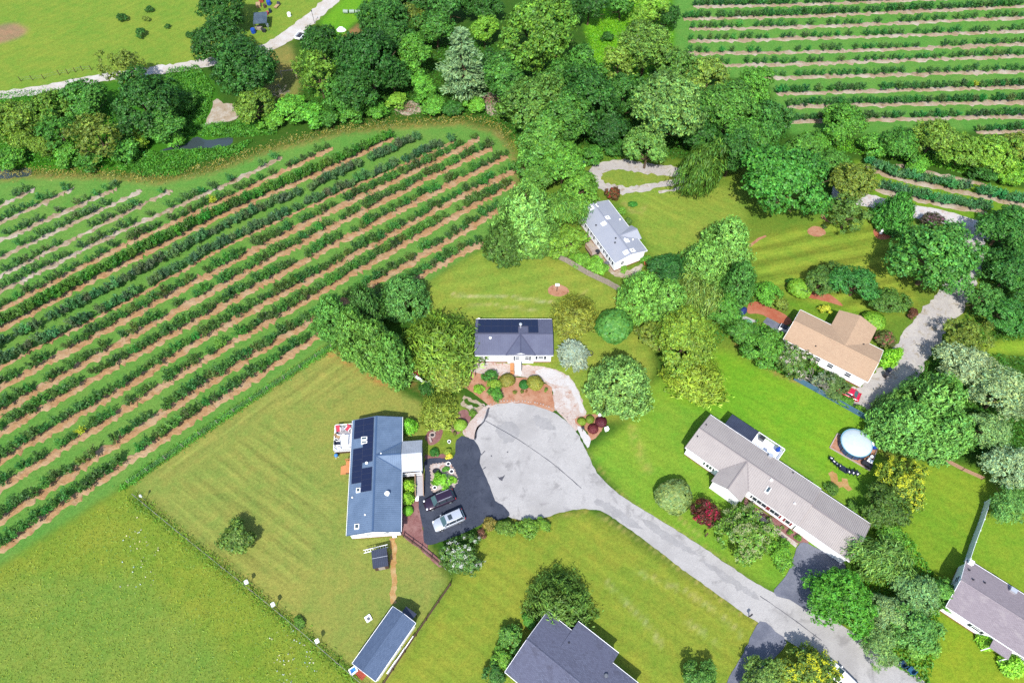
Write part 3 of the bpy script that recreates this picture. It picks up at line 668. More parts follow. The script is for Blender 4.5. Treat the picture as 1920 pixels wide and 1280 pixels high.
    def window(s, side, u, z=1.2, w=1.1, h=1.2, shut=None, mull=True):
        f = MB(); t = .06
        s.wb(f, side, u - w / 2, u + w / 2, z, z + t, -.02, .07); s.wb(f, side, u - w / 2, u + w / 2, z + h - t, z + h, -.02, .07)
        s.wb(f, side, u - w / 2, u - w / 2 + t, z + t, z + h - t, -.02, .068); s.wb(f, side, u + w / 2 - t, u + w / 2, z + t, z + h - t, -.02, .068)
        if mull: s.wb(f, side, u - w / 2 + t, u + w / 2 - t, z + h / 2 - .03, z + h / 2 + .03, -.02, .06)
        o = f.build('window', m_trim, s.root)
        s.wb(MB(), side, u - w / 2 + t, u + w / 2 - t, z + t, z + h - t, -.01, .03).build('pane', m_glass, o)
        if shut:
            for k in (-1, 1):
                uu = u + k * (w / 2 + .24); s.wb(MB(), side, uu - .18, uu + .18, z, z + h, 0, .05).build('shutter', shut, s.root)
        return o
    def door(s, side, u, w=1.0, h=2.05, z=.4, mat=None):
        d = s.wb(MB(), side, u - w / 2, u + w / 2, z, z + h, -.01, .06).build('door', mat or m_trim, s.root)
        s.wb(MB(), side, u + w / 2 - .18, u + w / 2 - .1, z + .95, z + 1.05, .06, .11).build('handle', m_grey, d)
        return d
    def loc(s, px, py, z):
        w = G(px, py, z) - s.c; c, n = math.cos(-s.ang), math.sin(-s.ang)
        return (w.x * c - w.y * n, w.x * n + w.y * c)
    def pipe(s, px, py, z, r=.1, h=.45, mat=None, name='vent_pipe', cap=True):
        x, y = s.loc(px, py, z); z0 = s.zr(y) - .1
        mb = MB(); mb.tube((x, y, z0), (x, y, z0 + h), r, r, 10)
        if cap: mb.tube((x, y, z0 + h), (x, y, z0 + h + .08), r * 1.7, r * 1.2, 10)
        return mb.build(name, mat or m_white, s.root)
    def panel_on(s, name, x0, x1, ya, yb, mat, lift=.08, th=.04, parent=None, frame=None):
        """a flat plate lying parallel to the roof slope"""
        za, zb = s.zr(ya) + lift, s.zr(yb) + lift
        lo, hi = (ya, yb) if ya < yb else (yb, ya); zl, zh = (za, zb) if ya < yb else (zb, za)
        o = MB().slab([(x0, lo, zl), (x1, lo, zl), (x1, hi, zh), (x0, hi, zh)], th).build(name, mat, parent or s.root)
        if frame is not None:
            f = MB(); e = .03
            f.bar((x0, lo, zl), (x1, lo, zl), e, .012); f.bar((x0, hi, zh), (x1, hi, zh), e, .012); f.bar((x0, lo, zl), (x0, hi, zh), e, .012); f.bar((x1, lo, zl), (x1, hi, zh), e, .012)
            f.build('frame', frame, o)
        return o
    def railing(s, pts, z, h=.95, mat=None, name='railing', step=.14):
        mb = MB(); mat = mat or m_trim
        for p, q in zip(pts[:-1], pts[1:]):
            a = Vector((p[0], p[1], p[2] if len(p) > 2 else z)); b = Vector((q[0], q[1], q[2] if len(q) > 2 else z)); l = (b - a).length
            mb.bar(a + Vector((0, 0, h - .06)), b + Vector((0, 0, h - .06)), .09, .06); mb.bar(a + Vector((0, 0, .1)), b + Vector((0, 0, .1)), .05, .05)
            n = max(1, int(l / step))
            for k in range(n + 1):
                c = a.lerp(b, k / n); e = .05 if k in (0, n) else .02
                mb.box(c.x - e, c.x + e, c.y - e, c.y + e, c.z, c.z + h)
        return mb.build(name, mat, s.root)
    def deck(s, x0, x1, y0, y1, z, mat, name='deck', plank=.16, alongx=True):
        o = MB().box(x0 + .05, x1 - .05, y0 + .05, y1 - .05, 0, z - .06).build(name, m_wood_dk, s.root)
        mb = MB(); a0, a1 = (y0, y1) if alongx else (x0, x1); n = max(1, int((a1 - a0) / plank))
        for k in range(n):
            b0 = a0 + (a1 - a0) * k / n; b1 = a0 + (a1 - a0) * (k + .93) / n
            if alongx: mb.box(x0, x1, b0, b1, z - .05, z + rnd.uniform(0, .006))
            else: mb.box(b0, b1, y0, y1, z - .05, z + rnd.uniform(0, .006))
        p = mb.build('plank', mat, o); p['kind'] = 'stuff'
        return o
    def steps(s, x0, x1, y0, dirn, z, n=3, mat=None, axis='y', tread=.28):
        for k in range(n):
            zz_ = z * (n - k) / (n + 1); a = y0 + dirn * tread * k; b = y0 + dirn * tread * (k + 1); lo, hi = min(a, b), max(a, b)
            mb = MB()
            if axis == 'y': mb.box(x0, x1, lo, hi, 0, zz_)
            else: mb.box(lo, hi, x0, x1, 0, zz_)
            mb.build('step', mat or m_deck_or, s.root)
def frame(bl, br, fl, fr, z):
    P = PL([bl, br, fl, fr], z); c = (P[0] + P[1] + P[2] + P[3]) / 4
    d = (P[1] - P[0]) + (P[3] - P[2]); ang = math.atan2(d.y, d.x)
    L = d.length / 2; e = (P[0] - P[2]) + (P[1] - P[3]); W = abs(e.dot(Vector((-math.sin(ang), math.cos(ang), 0)))) / 2
    return c, ang, L, W

# ================================================================== white house with solar roof (centre)
c, a, L, W = frame((893.8, 598.3), (1035, 598.3), (888.8, 665.5), (1037, 665.5), 2.9)
H = House('house', 'white single storey house with slate grey metal roof and black solar strip', c, a, L, W, 2.9, .85, MW, R_slate, .3, .3)
u = lambda px: H.loc(px, 672, 1.6)[0]
H.cross('porch_roof', u(976), 4.9, W / 2 + .12, 2.93, .86, R_slate, 0, -1, MW, 0.0, W / 2 - .6)
for px, w, sh in ((902, 1.0, m_shut), (1014, .95, m_shut)): H.window('f', u(px), 1.15, w, 1.15, sh)
for px in (932.5, 943): H.window('f', u(px), 1.75, .38, .5, None, False)
H.window('f', u(954.5), 1.2, .55, 1.1)
yo = W / 2 + .12 - .3 - H.hw      # the porch front stands proud of the main wall
hw_ = H.hw; H.hw = hw_ + yo
H.window('f', u(970), 1.1, .75, 1.2); H.window('f', u(988), 1.1, .75, 1.2); H.door('f', u(979), .95, 2.05, .45)
for px in (964.5, 993.5): H.wb(MB(), 'f', u(px) - .16, u(px) + .16, 1.0, 2.35, 0, .05).build('shutter', m_shut, H.root)
H.hw = hw_
yf = -(W / 2 + .25) - .05
H.deck(u(956.5), u(963.5), yf - 1.25, yf + .2, .55, m_deck_or, 'landing'); H.steps(u(956.5), u(963.5), yf - 1.25, -1, .55, 2)
MB().box(u(966.5), u(977), yf - 1.15, yf + .3, 0, .42).build('landing', m_trim, H.root); H.steps(u(966.5), u(977), yf - 1.15, -1, .42, 2, m_trim)
H.railing([(u(966), yf, .42), (u(966), yf - 1.15, .42)], .42, .9, m_trim); H.railing([(u(977.5), yf, .42), (u(977.5), yf - 1.15, .42)], .42, .9, m_shut)
y1, y2, y3 = (H.loc(940, 600, 3.0)[1], H.loc(940, 610.4, 3.4)[1], H.loc(940, 619.5, 3.75)[1])
hx = lambda px: H.loc(px, 610, 3.4)[0]
for k in range(9):      # upper line of panels
    x0 = hx(896.5) + (hx(1009) - hx(896.5)) * k / 9; H.panel_on('solar_panel', x0, x0 + (hx(1009) - hx(896.5)) / 9 - .02, W / 2 - .12, (W / 2 - .12 + .25) / 2, m_solar, .1, .04, None, m_frame)
wp = (hx(1009) - hx(896.5)) / 9
ym = (W / 2 - .12 + .25) / 2 - .06
for k in list(range(6)):
    x0 = hx(896.5) + wp * k; H.panel_on('solar_panel', x0, x0 + wp - .02, ym, .3, m_solar, .1, .04, None, m_frame)
x0 = hx(990.5); H.panel_on('solar_panel', x0, hx(1009) - .01, ym, .3, m_solar, .1, .04, None, m_frame)
H.pipe(976, 612, 3.6, .16, 1.1, m_alu, 'chimney_pipe'); H.pipe(919.3, 633, 3.8, .14, .35)
MB().box(hx(895), hx(899), H.hw + .32, H.hw + .6, 2.5, 2.8).build('satellite_box', m_white, H.root)

# ================================================================== blue roofed house (left)
c, a, L, W = frame((650, 1004.6), (661.2, 788.9), (751.4, 994.3), (754.3, 780.5), 2.9)
H = House('house', 'white house with long blue metal roof, solar panels and porch', c, a, L, W, 2.9, .95, MW, R_blue, .3, .3)
yl = lambda px, py, z=3.5: H.loc(px, py, z)
# solar panels on the left slope
def solar_col(py0, py1, ya, yb, pxm):
    xa, xb = yl(pxm, py0)[0], yl(pxm, py1)[0]
    n = max(1, round(abs(xa - xb) / 1.0)); w = (xa - xb) / n
    for k in range(n): H.panel_on('solar_panel', xb + w * k + .01, xb + w * (k + 1) - .01, ya, yb, m_solar, .1, .04, None, m_frame)
Yo, Ym, Yi = W / 2 - .35, W / 2 * .52, .42
solar_col(785, 820, Ym + .01, Yo, 675); solar_col(839, 904, Ym + .01, Yo, 672); solar_col(784, 866, Yi, Ym - .01, 695); solar_col(877, 921, Yi, Ym - .01, 690)
def skylight(px, py, l, w, h=.25, z=3.5):
    x, y = yl(px, py, z); z0 = H.zr(y)
    o = MB().taper(x - l / 2, x + l / 2, y - w / 2, y + w / 2, z0 - .25, z0 + h, .05, .05).build('skylight', m_trim, H.root)
    MB().box(x - l / 2 + .14, x + l / 2 - .14, y - w / 2 + .14, y + w / 2 - .14, z0 + h - .02, z0 + h + .015).build('pane', m_glass_sky, o)
skylight(683, 822, .62, 1.0); skylight(683, 829, .5, 1.0, .22); skylight(671.5, 918, .75, .7); skylight(669, 986, .8, .75)
H.pipe(688, 869, 3.5, .13, .4); H.pipe(726, 925, 3.8, .22, .7, m_white, 'chimney_pipe'); H.pipe(660.5, 932, 3.2, .08, .25); H.pipe(684.5, 965, 3.6, .08, .25); H.pipe(714, 849, 3.9, .08, .2)
# porch: blue cricket on the roof, pale metal roof beyond the eave
xp = yl(772, 851.5, 3.4)[0]
H.cross('porch_cricket', xp, 4.6, W / 2 - .02, 2.93, .97, R_blue, .3, -1, None, 0.0)
H.cross('porch_roof', xp, 5.0, W / 2 + 3.1, 2.84, .95, R_light, .24, -1, None, W / 2 + .02)
yp0, yp1 = -(W / 2 + 2.9), -(W / 2 - .3)
H.deck(xp - 2.3, xp + 2.3, yp0, yp1, .5, m_deck_gr, 'porch_floor')
for xx in (-2.2, -.75, .75, 2.2): MB().box(xp + xx - .07, xp + xx + .07, yp0 + .1, yp0 + .24, .5, 2.9).build('porch_post', m_trim, H.root)
H.railing([(xp - 2.2, yp0 + .17), (xp + 2.2, yp0 + .17)], .5)
H.railing([(xp - 2.2, yp0 + .17), (xp - 2.2, yp1)], .5)
# ramp along the front
xr0, xr1 = xp - 2.35, yl(786, 929, .3)[0]; yr = yl(787, 905, .3)[1]
MB().hexa([(xr1, yr - .55, 0), (xr0, yr - .55, 0), (xr0, yr + .55, 0), (xr1, yr + .55, 0)], [(xr1, yr - .55, .06), (xr0, yr - .55, .5), (xr0, yr + .55, .5), (xr1, yr + .55, .06)]).build('ramp', m_deck_gr, H.root)
for sd in (-.6, .6): H.railing([(xr1, yr + sd, .06), (xr0, yr + sd, .5)], .3, .9, m_deck)
MB().box(xr1 - .7, xr1, yr - .7, yr + .7, 0, .05).build('ramp_landing', m_trim, H.root)
H.railing([(xr0 + .5, yr + .75, .1), (xr0 + .5, -H.hw, .1)], .1, .9, m_deck)
for uu in (-7.4, -4.6, -2.6, 6.0, 7.6): H.window('f', uu, 1.2, 1.0, 1.15)
H.window('l', .9, 1.3, .9, 1.0); H.window('l', -1.6, 1.3, .9, 1.0); H.door('f', xp, 1.0); H.window('b', 2.0); H.window('b', -5); H.door('b', 7.0, 1.6)
MB().box(-H.hl - .32, -H.hl - .05, -2.9, -2.3, .3, 1.0).build('meter_box', m_white, H.root)
# deck with seats on the left side, orange stair deck below it
d0 = yl(626.7, 847, .8); d1 = yl(655, 799, .8)
dx0, dx1, dy0, dy1 = d0[0], d1[0], H.hw, d0[1]
H.deck(dx0, dx1, dy0, dy1, .75, m_deck_gr, 'deck', .16, True)
H.railing([(dx0, dy0 + .3, .75), (dx0, dy1 - .06, .75), (dx1, dy1 - .06, .75), (dx1, dy0 + .3, .75)], .75, .9, m_trim)
e0 = yl(630, 888, .5); e1 = yl(655, 864, .5)
H.deck(e0[0], e1[0], H.hw, H.hw + 1.5, .6, m_deck_or, 'stair_deck', .16, True)
H.steps(e0[0], e1[0] - .6, H.hw + 1.5, 1, .6, 3, m_deck_or); H.railing([(e1[0] - .05, H.hw, .6), (e1[0] - .05, H.hw + 1.45, .6)], .6, .85, m_deck_or)
BH = H
def to_world(Hh, x, y, z=0):
    c_, s_ = math.cos(Hh.ang), math.sin(Hh.ang); return (Hh.c.x + x * c_ - y * s_, Hh.c.y + x * s_ + y * c_, z)
def chair(loc, rz, label, mat, mleg=m_trim, grp=None, s=1.0, name='chair'):
    e = empty(name, loc, rz, label, 'chair', grp); e.scale = (s, s, s)
    MB().box(-.32, .32, -.3, .3, .34, .46).build('seat', mat, e); MB().hexa([(-.32, .24, .42), (.32, .24, .42), (.32, .36, .42), (-.32, .36, .42)], [(-.32, .42, 1.0), (.32, .42, 1.0), (.32, .52, 1.0), (-.32, .52, 1.0)]).build('backrest', mat, e)
    for sx in (-1, 1):
        MB().box(sx * .34 - .04, sx * .34 + .04, -.3, .32, .58, .64).build('armrest', mleg, e)
        for sy in (-.27, .3): MB().box(sx * .34 - .03, sx * .34 + .03, sy - .03, sy + .03, 0, .58).build('leg', mleg, e)
    return e
zD = .76
def on_deck(px, py): 
    g = G(px, py, zD + .3); return (g.x, g.y, zD)
chair(on_deck(634.5, 806), math.radians(10), 'red cushioned chair at the upper left corner of the deck', m_red, grp='deck chairs')
chair(on_deck(652.5, 804.5), math.radians(-30), 'red cushioned chair beside the house wall on the deck', m_red, grp='deck chairs')
chair(on_deck(633.5, 820), math.radians(70), 'tan cushioned chair at the left rail of the deck', m_tan, grp='deck chairs')
chair(on_deck(634, 832), math.radians(95), 'slate blue cushioned chair at the left rail of the deck', m_navy, grp='deck chairs')
chair(on_deck(634, 841), math.radians(150), 'white chair at the lower left corner of the deck', m_white, grp='deck chairs')
t = empty('side_table', on_deck(643.5, 805), 0, 'small round grey table between the red deck chairs', 'table')
MB().lathe((0, 0, .5), [(.36, 0), (.38, .03), (.36, .06)], 18).build('table_top', m_deck_gr, t); MB().tube((0, 0, 0), (0, 0, .5), .05, .05).build('leg', m_grey, t); MB().lathe((0, 0, 0), [(.22, 0), (.2, .03)], 14).build('base', m_grey, t)
t = empty('outdoor_table', on_deck(648, 827), BH.ang, 'long white table in the middle of the deck', 'table')
MB().box(-.9, .9, -.45, .45, .68, .74).build('table_top', m_white, t)
for sx in (-.8, .8):
    for sy in (-.36, .36): MB().box(sx - .04, sx + .04, sy - .04, sy + .04, 0, .68).build('leg', m_white, t)
o = MB().box(-1.3, 1.3, -.9, .9, 0, .012).build('outdoor_rug', m_white); o.location = on_deck(645, 826); o.rotation_euler = (0, 0, BH.ang); tag(o, 'white rug under the table on the deck', 'rug')
# air conditioner at the gable, hose reel below the deck
for px, py, lab in ((632, 857, 'blue and white kettle grill beside the deck'),):
    e = empty('grill', G(px, py), 0, lab, 'grill'); MB().lathe((0, 0, .75), [(.05, -.28), (.25, -.18), (.3, 0), (.25, .17), (.05, .26)], 16).build('bowl', m_lblue, e)
    for k in range(3): MB().tube((0, 0, .6), (.28 * math.cos(k * 2.1), .28 * math.sin(k * 2.1), 0), .025, .025, 6).build('leg', m_white, e)

# ================================================================== silver roofed house (upper middle)
c, a, L, W = frame((1152, 492.5), (1083, 396), (1215, 470.6), (1140, 375.6), 2.9)
H = House('house', 'white mobile home with pale silver roof and white skylight squares', c, a, L, W, 2.9, .8, MW, R_silver, .28, 0)
for px, py in ((1108.5, 390), (1120.5, 385.5), (1139, 408.5), (1132, 419.5), (1175.5, 451), (1173.5, 473.5), (1186, 469.5)):
    x, y = H.loc(px, py, 3.5); o = H.panel_on('vent_patch', x - .42, x + .42, y - .45 if abs(y) > .5 else y, y + .45, m_white, .02, .02); MB().box(x - .09, x + .09, y - .09, y + .09, H.zr(y), H.zr(y) + .22).build('vent', m_grey, o)
for px, py in ((1117.5, 422.5), (1154, 449), (1152.8, 456.5), (1171, 450.5), (1186.5, 449.5), (1162.5, 411)): H.pipe(px, py, 3.3, .1, .3, m_dark if px < 1160 else m_white)
x, y = H.loc(1192, 434, 3.0)
H.cross('porch_roof', x, 3.6, W / 2 + .7, 2.8, .85, R_silver, 0, -1, MW, 0.0)
for uu in (-5.4, -3.4, -1.2, 1.4, 3.6, 5.6): H.window('b', uu, 1.2, .6, .9, m_shut)
H.window('l', 1.6, 1.3, .8, 1.0); H.window('f', -5); H.window('f', 5)
e0 = H.loc(1108, 470, .4); H.deck(e0[0] - 1.2, e0[0] + 1.2, H.hw + .9, H.hw + 2.1, .6, m_wood_gr, 'deck'); H.railing([(e0[0] - 1.2, H.hw + 2.05, .6), (e0[0] + 1.2, H.hw + 2.05, .6)], .6, .9, m_deck)
H.deck(e0[0] - .5, e0[0] + .5, H.hw, H.hw + .9, .6, m_wood_gr, 'landing'); H.steps(e0[0] - 2.0, e0[0] - 1.2, H.hw + 1.2, 1, .6, 2, m_deck)
for k, (px, py, lab) in enumerate(((1101, 452, 'black covered barrel grill left of the silver roof'), (1120, 475, 'round black planter tub beside the small deck'), (1137.5, 497, 'round grey water tub at the corner of the silver house'))):
    MBt = MB().lathe((0, 0, 0), [(.32, 0), (.42, .25), (.45, .7), (.4, .72), (.34, .62)], 18).build('tub', m_dark if k < 2 else m_grey); MBt.location = G(px, py); tag(MBt, lab, 'tub')

# ================================================================== tan roofed house (right)
c, a, L, W = frame((1501, 582), (1654.7, 655), (1469, 633.8), (1629.4, 718), 2.9)
H = House('house', 'white house with broad tan shingle roof and back wing', c, a, L, W, 2.9, 1.05, MW, R_tan, .35, 0)
x, y = H.loc(1612.5, 598, 3.7)
H.cross('wing_roof', x - .2, 6.6, H.loc(1590, 588, 3.0)[1], 2.88, 1.03, R_tan, 0, 1, MW, 0.0, W / 2 - .6)
for px, py in ((1530.5, 647.5), (1621, 643.5), (1588, 642)): H.pipe(px, py, 3.6, .07, .25, m_dark)
for uu in (-4.6, -1.0, 1.2, 4.2): H.window('f', uu, 1.2, 1.0, 1.15, None)
H.door('f', 2.7, 1.0); H.deck(1.9, 3.6, -H.hw - 1.3, -H.hw, .4, m_deck_gr, 'landing'); H.steps(1.9, 3.6, -H.hw - 1.3, -1, .4, 2, m_trim)
H.window('r', 1.5); H.window('b', -4)
TH = H

# ================================================================== long beige ranch house
c, a, L, W = frame((1331.9, 775.6), (1636.6, 983.5), (1285, 839.7), (1592, 1050), 2.9)
ax = Vector((math.cos(a), math.sin(a), 0)); Lm = L * .705
cm = Vector((c.x, c.y, 0)) - ax * (L - Lm) / 2
H = House('house', 'long white ranch house with beige metal roof, garage end and white deck', cm, a, Lm, W, 2.9, .95, MW, R_beige, .25, .3, None, barge=(-1,))
Lg = L - Lm; xg0, xg1 = Lm / 2 - .02, Lm / 2 + Lg
mb = MB(); Wg = W - .35
mb.slab([(xg0, 0, 3.7), (xg1, 0, 3.7), (xg1, Wg / 2, 2.75), (xg0, Wg / 2, 2.75)], .12); mb.slab([(xg0, -Wg / 2, 2.75), (xg1, -Wg / 2, 2.75), (xg1, 0, 3.7), (xg0, 0, 3.7)], .12)
n = int(Lg / .24)
for k in range(n + 1):
    xk = xg0 + .03 + (Lg - .06) * k / n
    for sg in (-1, 1): mb.bar((xk, 0, 3.71), (xk, sg * Wg / 2, 2.751), .045, .035)
gr = mb.build('garage_roof', R_beige, H.root); MB().bar((xg0, 0, 3.7), (xg1, 0, 3.7), .3, .05).build('ridge_cap', CAPS['roof_metal_beige'], gr)
hg = Wg / 2 - .3
MB().add([(xg0, -hg, 0), (xg1 - .3, -hg, 0), (xg1 - .3, hg, 0), (xg0, hg, 0), (xg0, -hg, 2.72), (xg1 - .3, -hg, 2.72), (xg1 - .3, hg, 2.72), (xg0, hg, 2.72), (xg0, 0, 3.56), (xg1 - .3, 0, 3.56)],
         [(3, 2, 1, 0), (0, 1, 5, 4), (2, 3, 7, 6), (1, 2, 6, 9, 5), (3, 0, 4, 8, 7), (4, 5, 9, 8), (6, 7, 8, 9)]).build('garage_wall', MW, H.root)
for sg in (-1, 1): MB().box(xg0, xg1, min(sg * (Wg / 2 + .05), sg * (Wg / 2 + .1)), max(sg * (Wg / 2 + .05), sg * (Wg / 2 + .1)), 2.55, 2.72).build('gutter', m_trim, H.root)
gd = MB().box(xg0 + 1.6, xg0 + 6.4, -hg - .05, -hg + .02, .02, 2.2).build('garage_door', m_trim, H.root)
for k in range(4): MB().box(xg0 + 1.7, xg0 + 6.3, -hg - .07, -hg - .045, .1 + k * .53, .56 + k * .53).build('panel', m_white, gd)
xw, yw = H.loc(1366, 914, 3.6)
H.cross('front_wing_roof', xw, 5.0, -H.loc(1360, 919, 3.0)[1], 2.86, .97, R_beige, .3, -1, MW, 0.0)
yfw = -H.loc(1360, 919, 3.0)[1] - .3 - H.hw
lw_ = lambda px, py: H.loc(px, py, 1.7)[0]
for px, py, wd, sh in ((1409, 931, .5, None), (1415, 934, .95, None), (1424, 940, .95, None), (1433, 946, .95, None), (1438.5, 949.5, .42, m_shut_red), (1443, 952.5, .42, m_shut_red), (1448.5, 957, .95, None), (1457, 963, .95, None), (1463, 967, .42, m_shut_red), (1472, 973, .42, m_shut_red), (1477.5, 977, .9, None), (1483, 981, .42, m_shut_red), (1322, 866, .45, None), (1328, 870.5, .6, None), (1333.5, 874.5, .6, None), (1339, 878.5, .45, None)):
    if sh is m_shut_red: H.wb(MB(), 'f', lw_(px, py) - .18, lw_(px, py) + .18, 1.0, 2.15, 0, .05).build('shutter', sh, H.root)
    else: H.window('f', lw_(px, py), 1.0, wd * .85, 1.15, None, False)
for px, py, r in ((1324, 796.5, .07), (1307.5, 818.5, .07), (1488.7, 884, .07), (1489.5, 944, .1)): H.pipe(px, py, 3.5, r, .25, m_dark if r < .09 else m_white)
def bx_on(px, py, l, w, h, mat, name, z=3.6):
    x, y = H.loc(px, py, z); z0 = H.zr(y); return MB().box(x - l / 2, x + l / 2, y - w / 2, y + w / 2, z0 - .2, z0 + h).build(name, mat, H.root)
bx_on(1445, 854, .6, .6, .55, m_alu, 'roof_fan', 3.2); o = bx_on(1441, 917, .6, 1.1, .12, m_trim, 'skylight'); x, y = H.loc(1441, 917, 3.6); MB().box(x - .2, x + .2, y - .45, y + .45, H.zr(y) + .1, H.zr(y) + .135).build('pane', m_glass_sky, o); bx_on(1447, 899, .35, .25, .3, m_trim, 'roof_vent', 4.0)
# dark lean-to roof and white deck behind
q = [H.loc(*p, 2.55) for p in ((1360, 793.6), (1372.5, 776.4), (1423.8, 807.7), (1410.8, 826.4))]
ya0, yb0 = W / 2 - .25, (q[1][1] + q[2][1]) / 2; xa0, xb0 = (q[0][0] + q[1][0]) / 2, (q[2][0] + q[3][0]) / 2
mb = MB(); mb.slab([(xa0, ya0, 2.8), (xb0, ya0, 2.8), (xb0, yb0, 2.45), (xa0, yb0, 2.45)], .1)
n = int((xb0 - xa0) / .25)
for k in range(n + 1): xk = xa0 + .03 + (xb0 - xa0 - .06) * k / n; mb.bar((xk, ya0, 2.801), (xk, yb0, 2.451), .045, .035)
mb.build('lean_to_roof', R_dark, H.root); MB().box(xa0 + .2, xb0 - .2, H.hw - .1, yb0 - .25, 0, 2.33).build('lean_to_wall', MW, H.root)
q = [H.loc(*p, .7) for p in ((1421, 814), (1469.4, 846.7), (1461.6, 860), (1410.8, 827))]
xc1 = q[1][0]; yd1 = (q[0][1] + q[1][1]) / 2
H.deck(xb0 - .1, xc1, H.hw, yd1, .7, m_white, 'deck', .16, True); H.railing([(xb0, yd1 - .05, .7), (xc1 - .05, yd1 - .05, .7), (xc1 - .05, H.hw + .1, .7)], .7, .9, m_trim)
RH = H
g = to_world(RH, xc1 - .9, yd1 - .8, .7); e = empty('patio_umbrella', g, .4, 'folded blue patio umbrella at the corner of the white deck', 'umbrella')
MB().tube((0, 0, 0), (0, 0, 1.9), .03, .03).build('pole', m_white, e); MB().lathe((0, 0, .75), [(.42, 0), (.36, .3), (.16, .9), (.05, 1.2)], 8).build('canopy', m_blue, e)
for k, lab in ((2.2, 'grey grill on the white deck next to the lean-to'), ):
    g = to_world(RH, xb0 + .9, yd1 - .5, .7); e = empty('grill', g, RH.ang, lab, 'grill'); MB().box(-.45, .45, -.25, .25, 0, .75).build('cabinet', m_grey, e); MB().taper(-.45, .45, -.28, .28, .75, 1.1, .08, .1).build('lid', m_dark, e)

# ================================================================== bottom house
P = PL([(988, 1197.5), (1089, 1280)], 4.2); ang6 = math.atan2(P[1].y - P[0].y, P[1].x - P[0].x); ax = Vector((math.cos(ang6), math.sin(ang6), 0)); L6 = 15.; c6 = P[0] + ax * L6 / 2
H = House('house', 'house with charcoal shingle roof cut by the bottom edge', (c6.x, c6.y), ang6, L6, 9.2, 2.9, 1.15, MW, R_char, .35, 0)
q = [H.loc(*p, 2.9) for p in ((1065, 1188), (1085.6, 1165.6), (1159.7, 1222.8), (1143.8, 1251.9))]
xa0, xb0 = (q[0][0] + q[1][0]) / 2, (q[2][0] + q[3][0]) / 2; yo = (q[1][1] + q[2][1]) / 2
MB().slab([(xa0, 2.0, 3.6), (xb0, 2.0, 3.6), (xb0, yo, 2.72), (xa0, yo, 2.72)], .12).build('wing_roof', R_char, H.root)
MB().box(xa0 + .25, xb0 - .25, H.hw - .2, yo - .3, 0, 2.6).build('wing_wall', MW, H.root)
g_ = MB(); g_.box(xa0, xb0, yo + .04, yo + .1, 2.5, 2.7); g_.build('gutter', m_trim, H.root)
H.pipe(1067, 1204, 3.5, .07, .3, m_dark); H.pipe(1136, 1266, 3.3, .16, .35, m_grey, 'roof_vent'); H.window('l', 2); H.window('l', -2); H.window('b', -5.6)

# ================================================================== lower right house
P = PL([(1813, 1047), (1920, 1113.8), (1783.5, 1142), (1908, 1218.8)], 2.9); d = (P[1] - P[0]).normalized(); ang7 = math.atan2(d.y, d.x); nn = Vector((-d.y, d.x, 0)); W7 = abs((P[0] - P[2]).dot(nn)); L7 = 18.
c7 = (P[0] + (P[0] - nn * W7)) / 2 + d * L7 / 2
H = House('house', 'house with taupe shingle roof at the lower right edge', (c7.x, c7.y), ang7, L7, W7, 2.9, 1.1, MW, R_taupe, .3, 0)
for px, py in ((1816, 1069), (1844, 1093), (1821, 1088)): H.pipe(px, py, 3.3, .08, .3, m_dark)
x, y = H.loc(1819, 1055, 3.1); MB().box(x - .3, x + .3, y - .3, y + .3, 2.9, 3.6).build('chimney', m_white, H.root); x, y = H.loc(1898, 1107, 3.1); MB().box(x - .4, x + .4, y - .3, y + .3, 2.9, 3.6).build('roof_fan', m_alu, H.root)
H.window('f', -4.5, 1.2, 1.1, 1.1, m_shut); H.window('f', 1.5, 1.2, 1.1, 1.1); H.window('l', 1.0); H.door('f', -1.4)
MB().slab([(-2.6, -H.hw - 1.6, 2.35), (-.2, -H.hw - 1.6, 2.35), (-.2, -H.hw + .1, 2.75), (-2.6, -H.hw + .1, 2.75)], .1).build('porch_roof', R_taupe, H.root)
for sx in (-2.5, -.35): MB().box(sx, sx + .12, -H.hw - 1.5, -H.hw - 1.38, 0, 2.3).build('porch_post', m_trim, H.root)

# ================================================================== long shed (bottom)
c, a, L, W = frame((660.8, 1242.5), (736.7, 1135.8), (703, 1276.7), (778.3, 1167.5), 2.5)
H = House('shed', 'long white shed with blue grey shingle roof at the lower edge', c, a, L, W, 2.4, .8, MW, R_shed, .2, 0, None, False, 'shed')
for uu in (-2.6, 2.6): H.window('f', uu, 1.1, .9, .9)
dd = H.wb(MB(), 'f', -.9, .9, .05, 2.0, -.01, .06).build('door', m_trim, H.root); H.wb(MB(), 'f', .1, .2, .9, 1.1, .06, .1).build('handle', m_grey, dd)
MB().slab([(H.hl, -1.25, 2.05), (H.hl + 1.25, -1.25, 1.9), (H.hl + 1.25, .55, 1.9), (H.hl, .55, 2.05)], .08).build('lean_to_roof', R_dark, H.root)
for sy in (-1.15, .4): MB().box(H.hl + 1.05, H.hl + 1.15, sy, sy + .1, 0, 1.85).build('post', m_wood_dk, H.root)
for k, uu in enumerate((-1.7, .2, 1.9)):
    MB().box(uu - .95, uu + .95, -H.hw - .62 - .05 * k, -H.hw - .5 - .05 * k, 0, .95).build('leaning_board', m_trim, H.root)

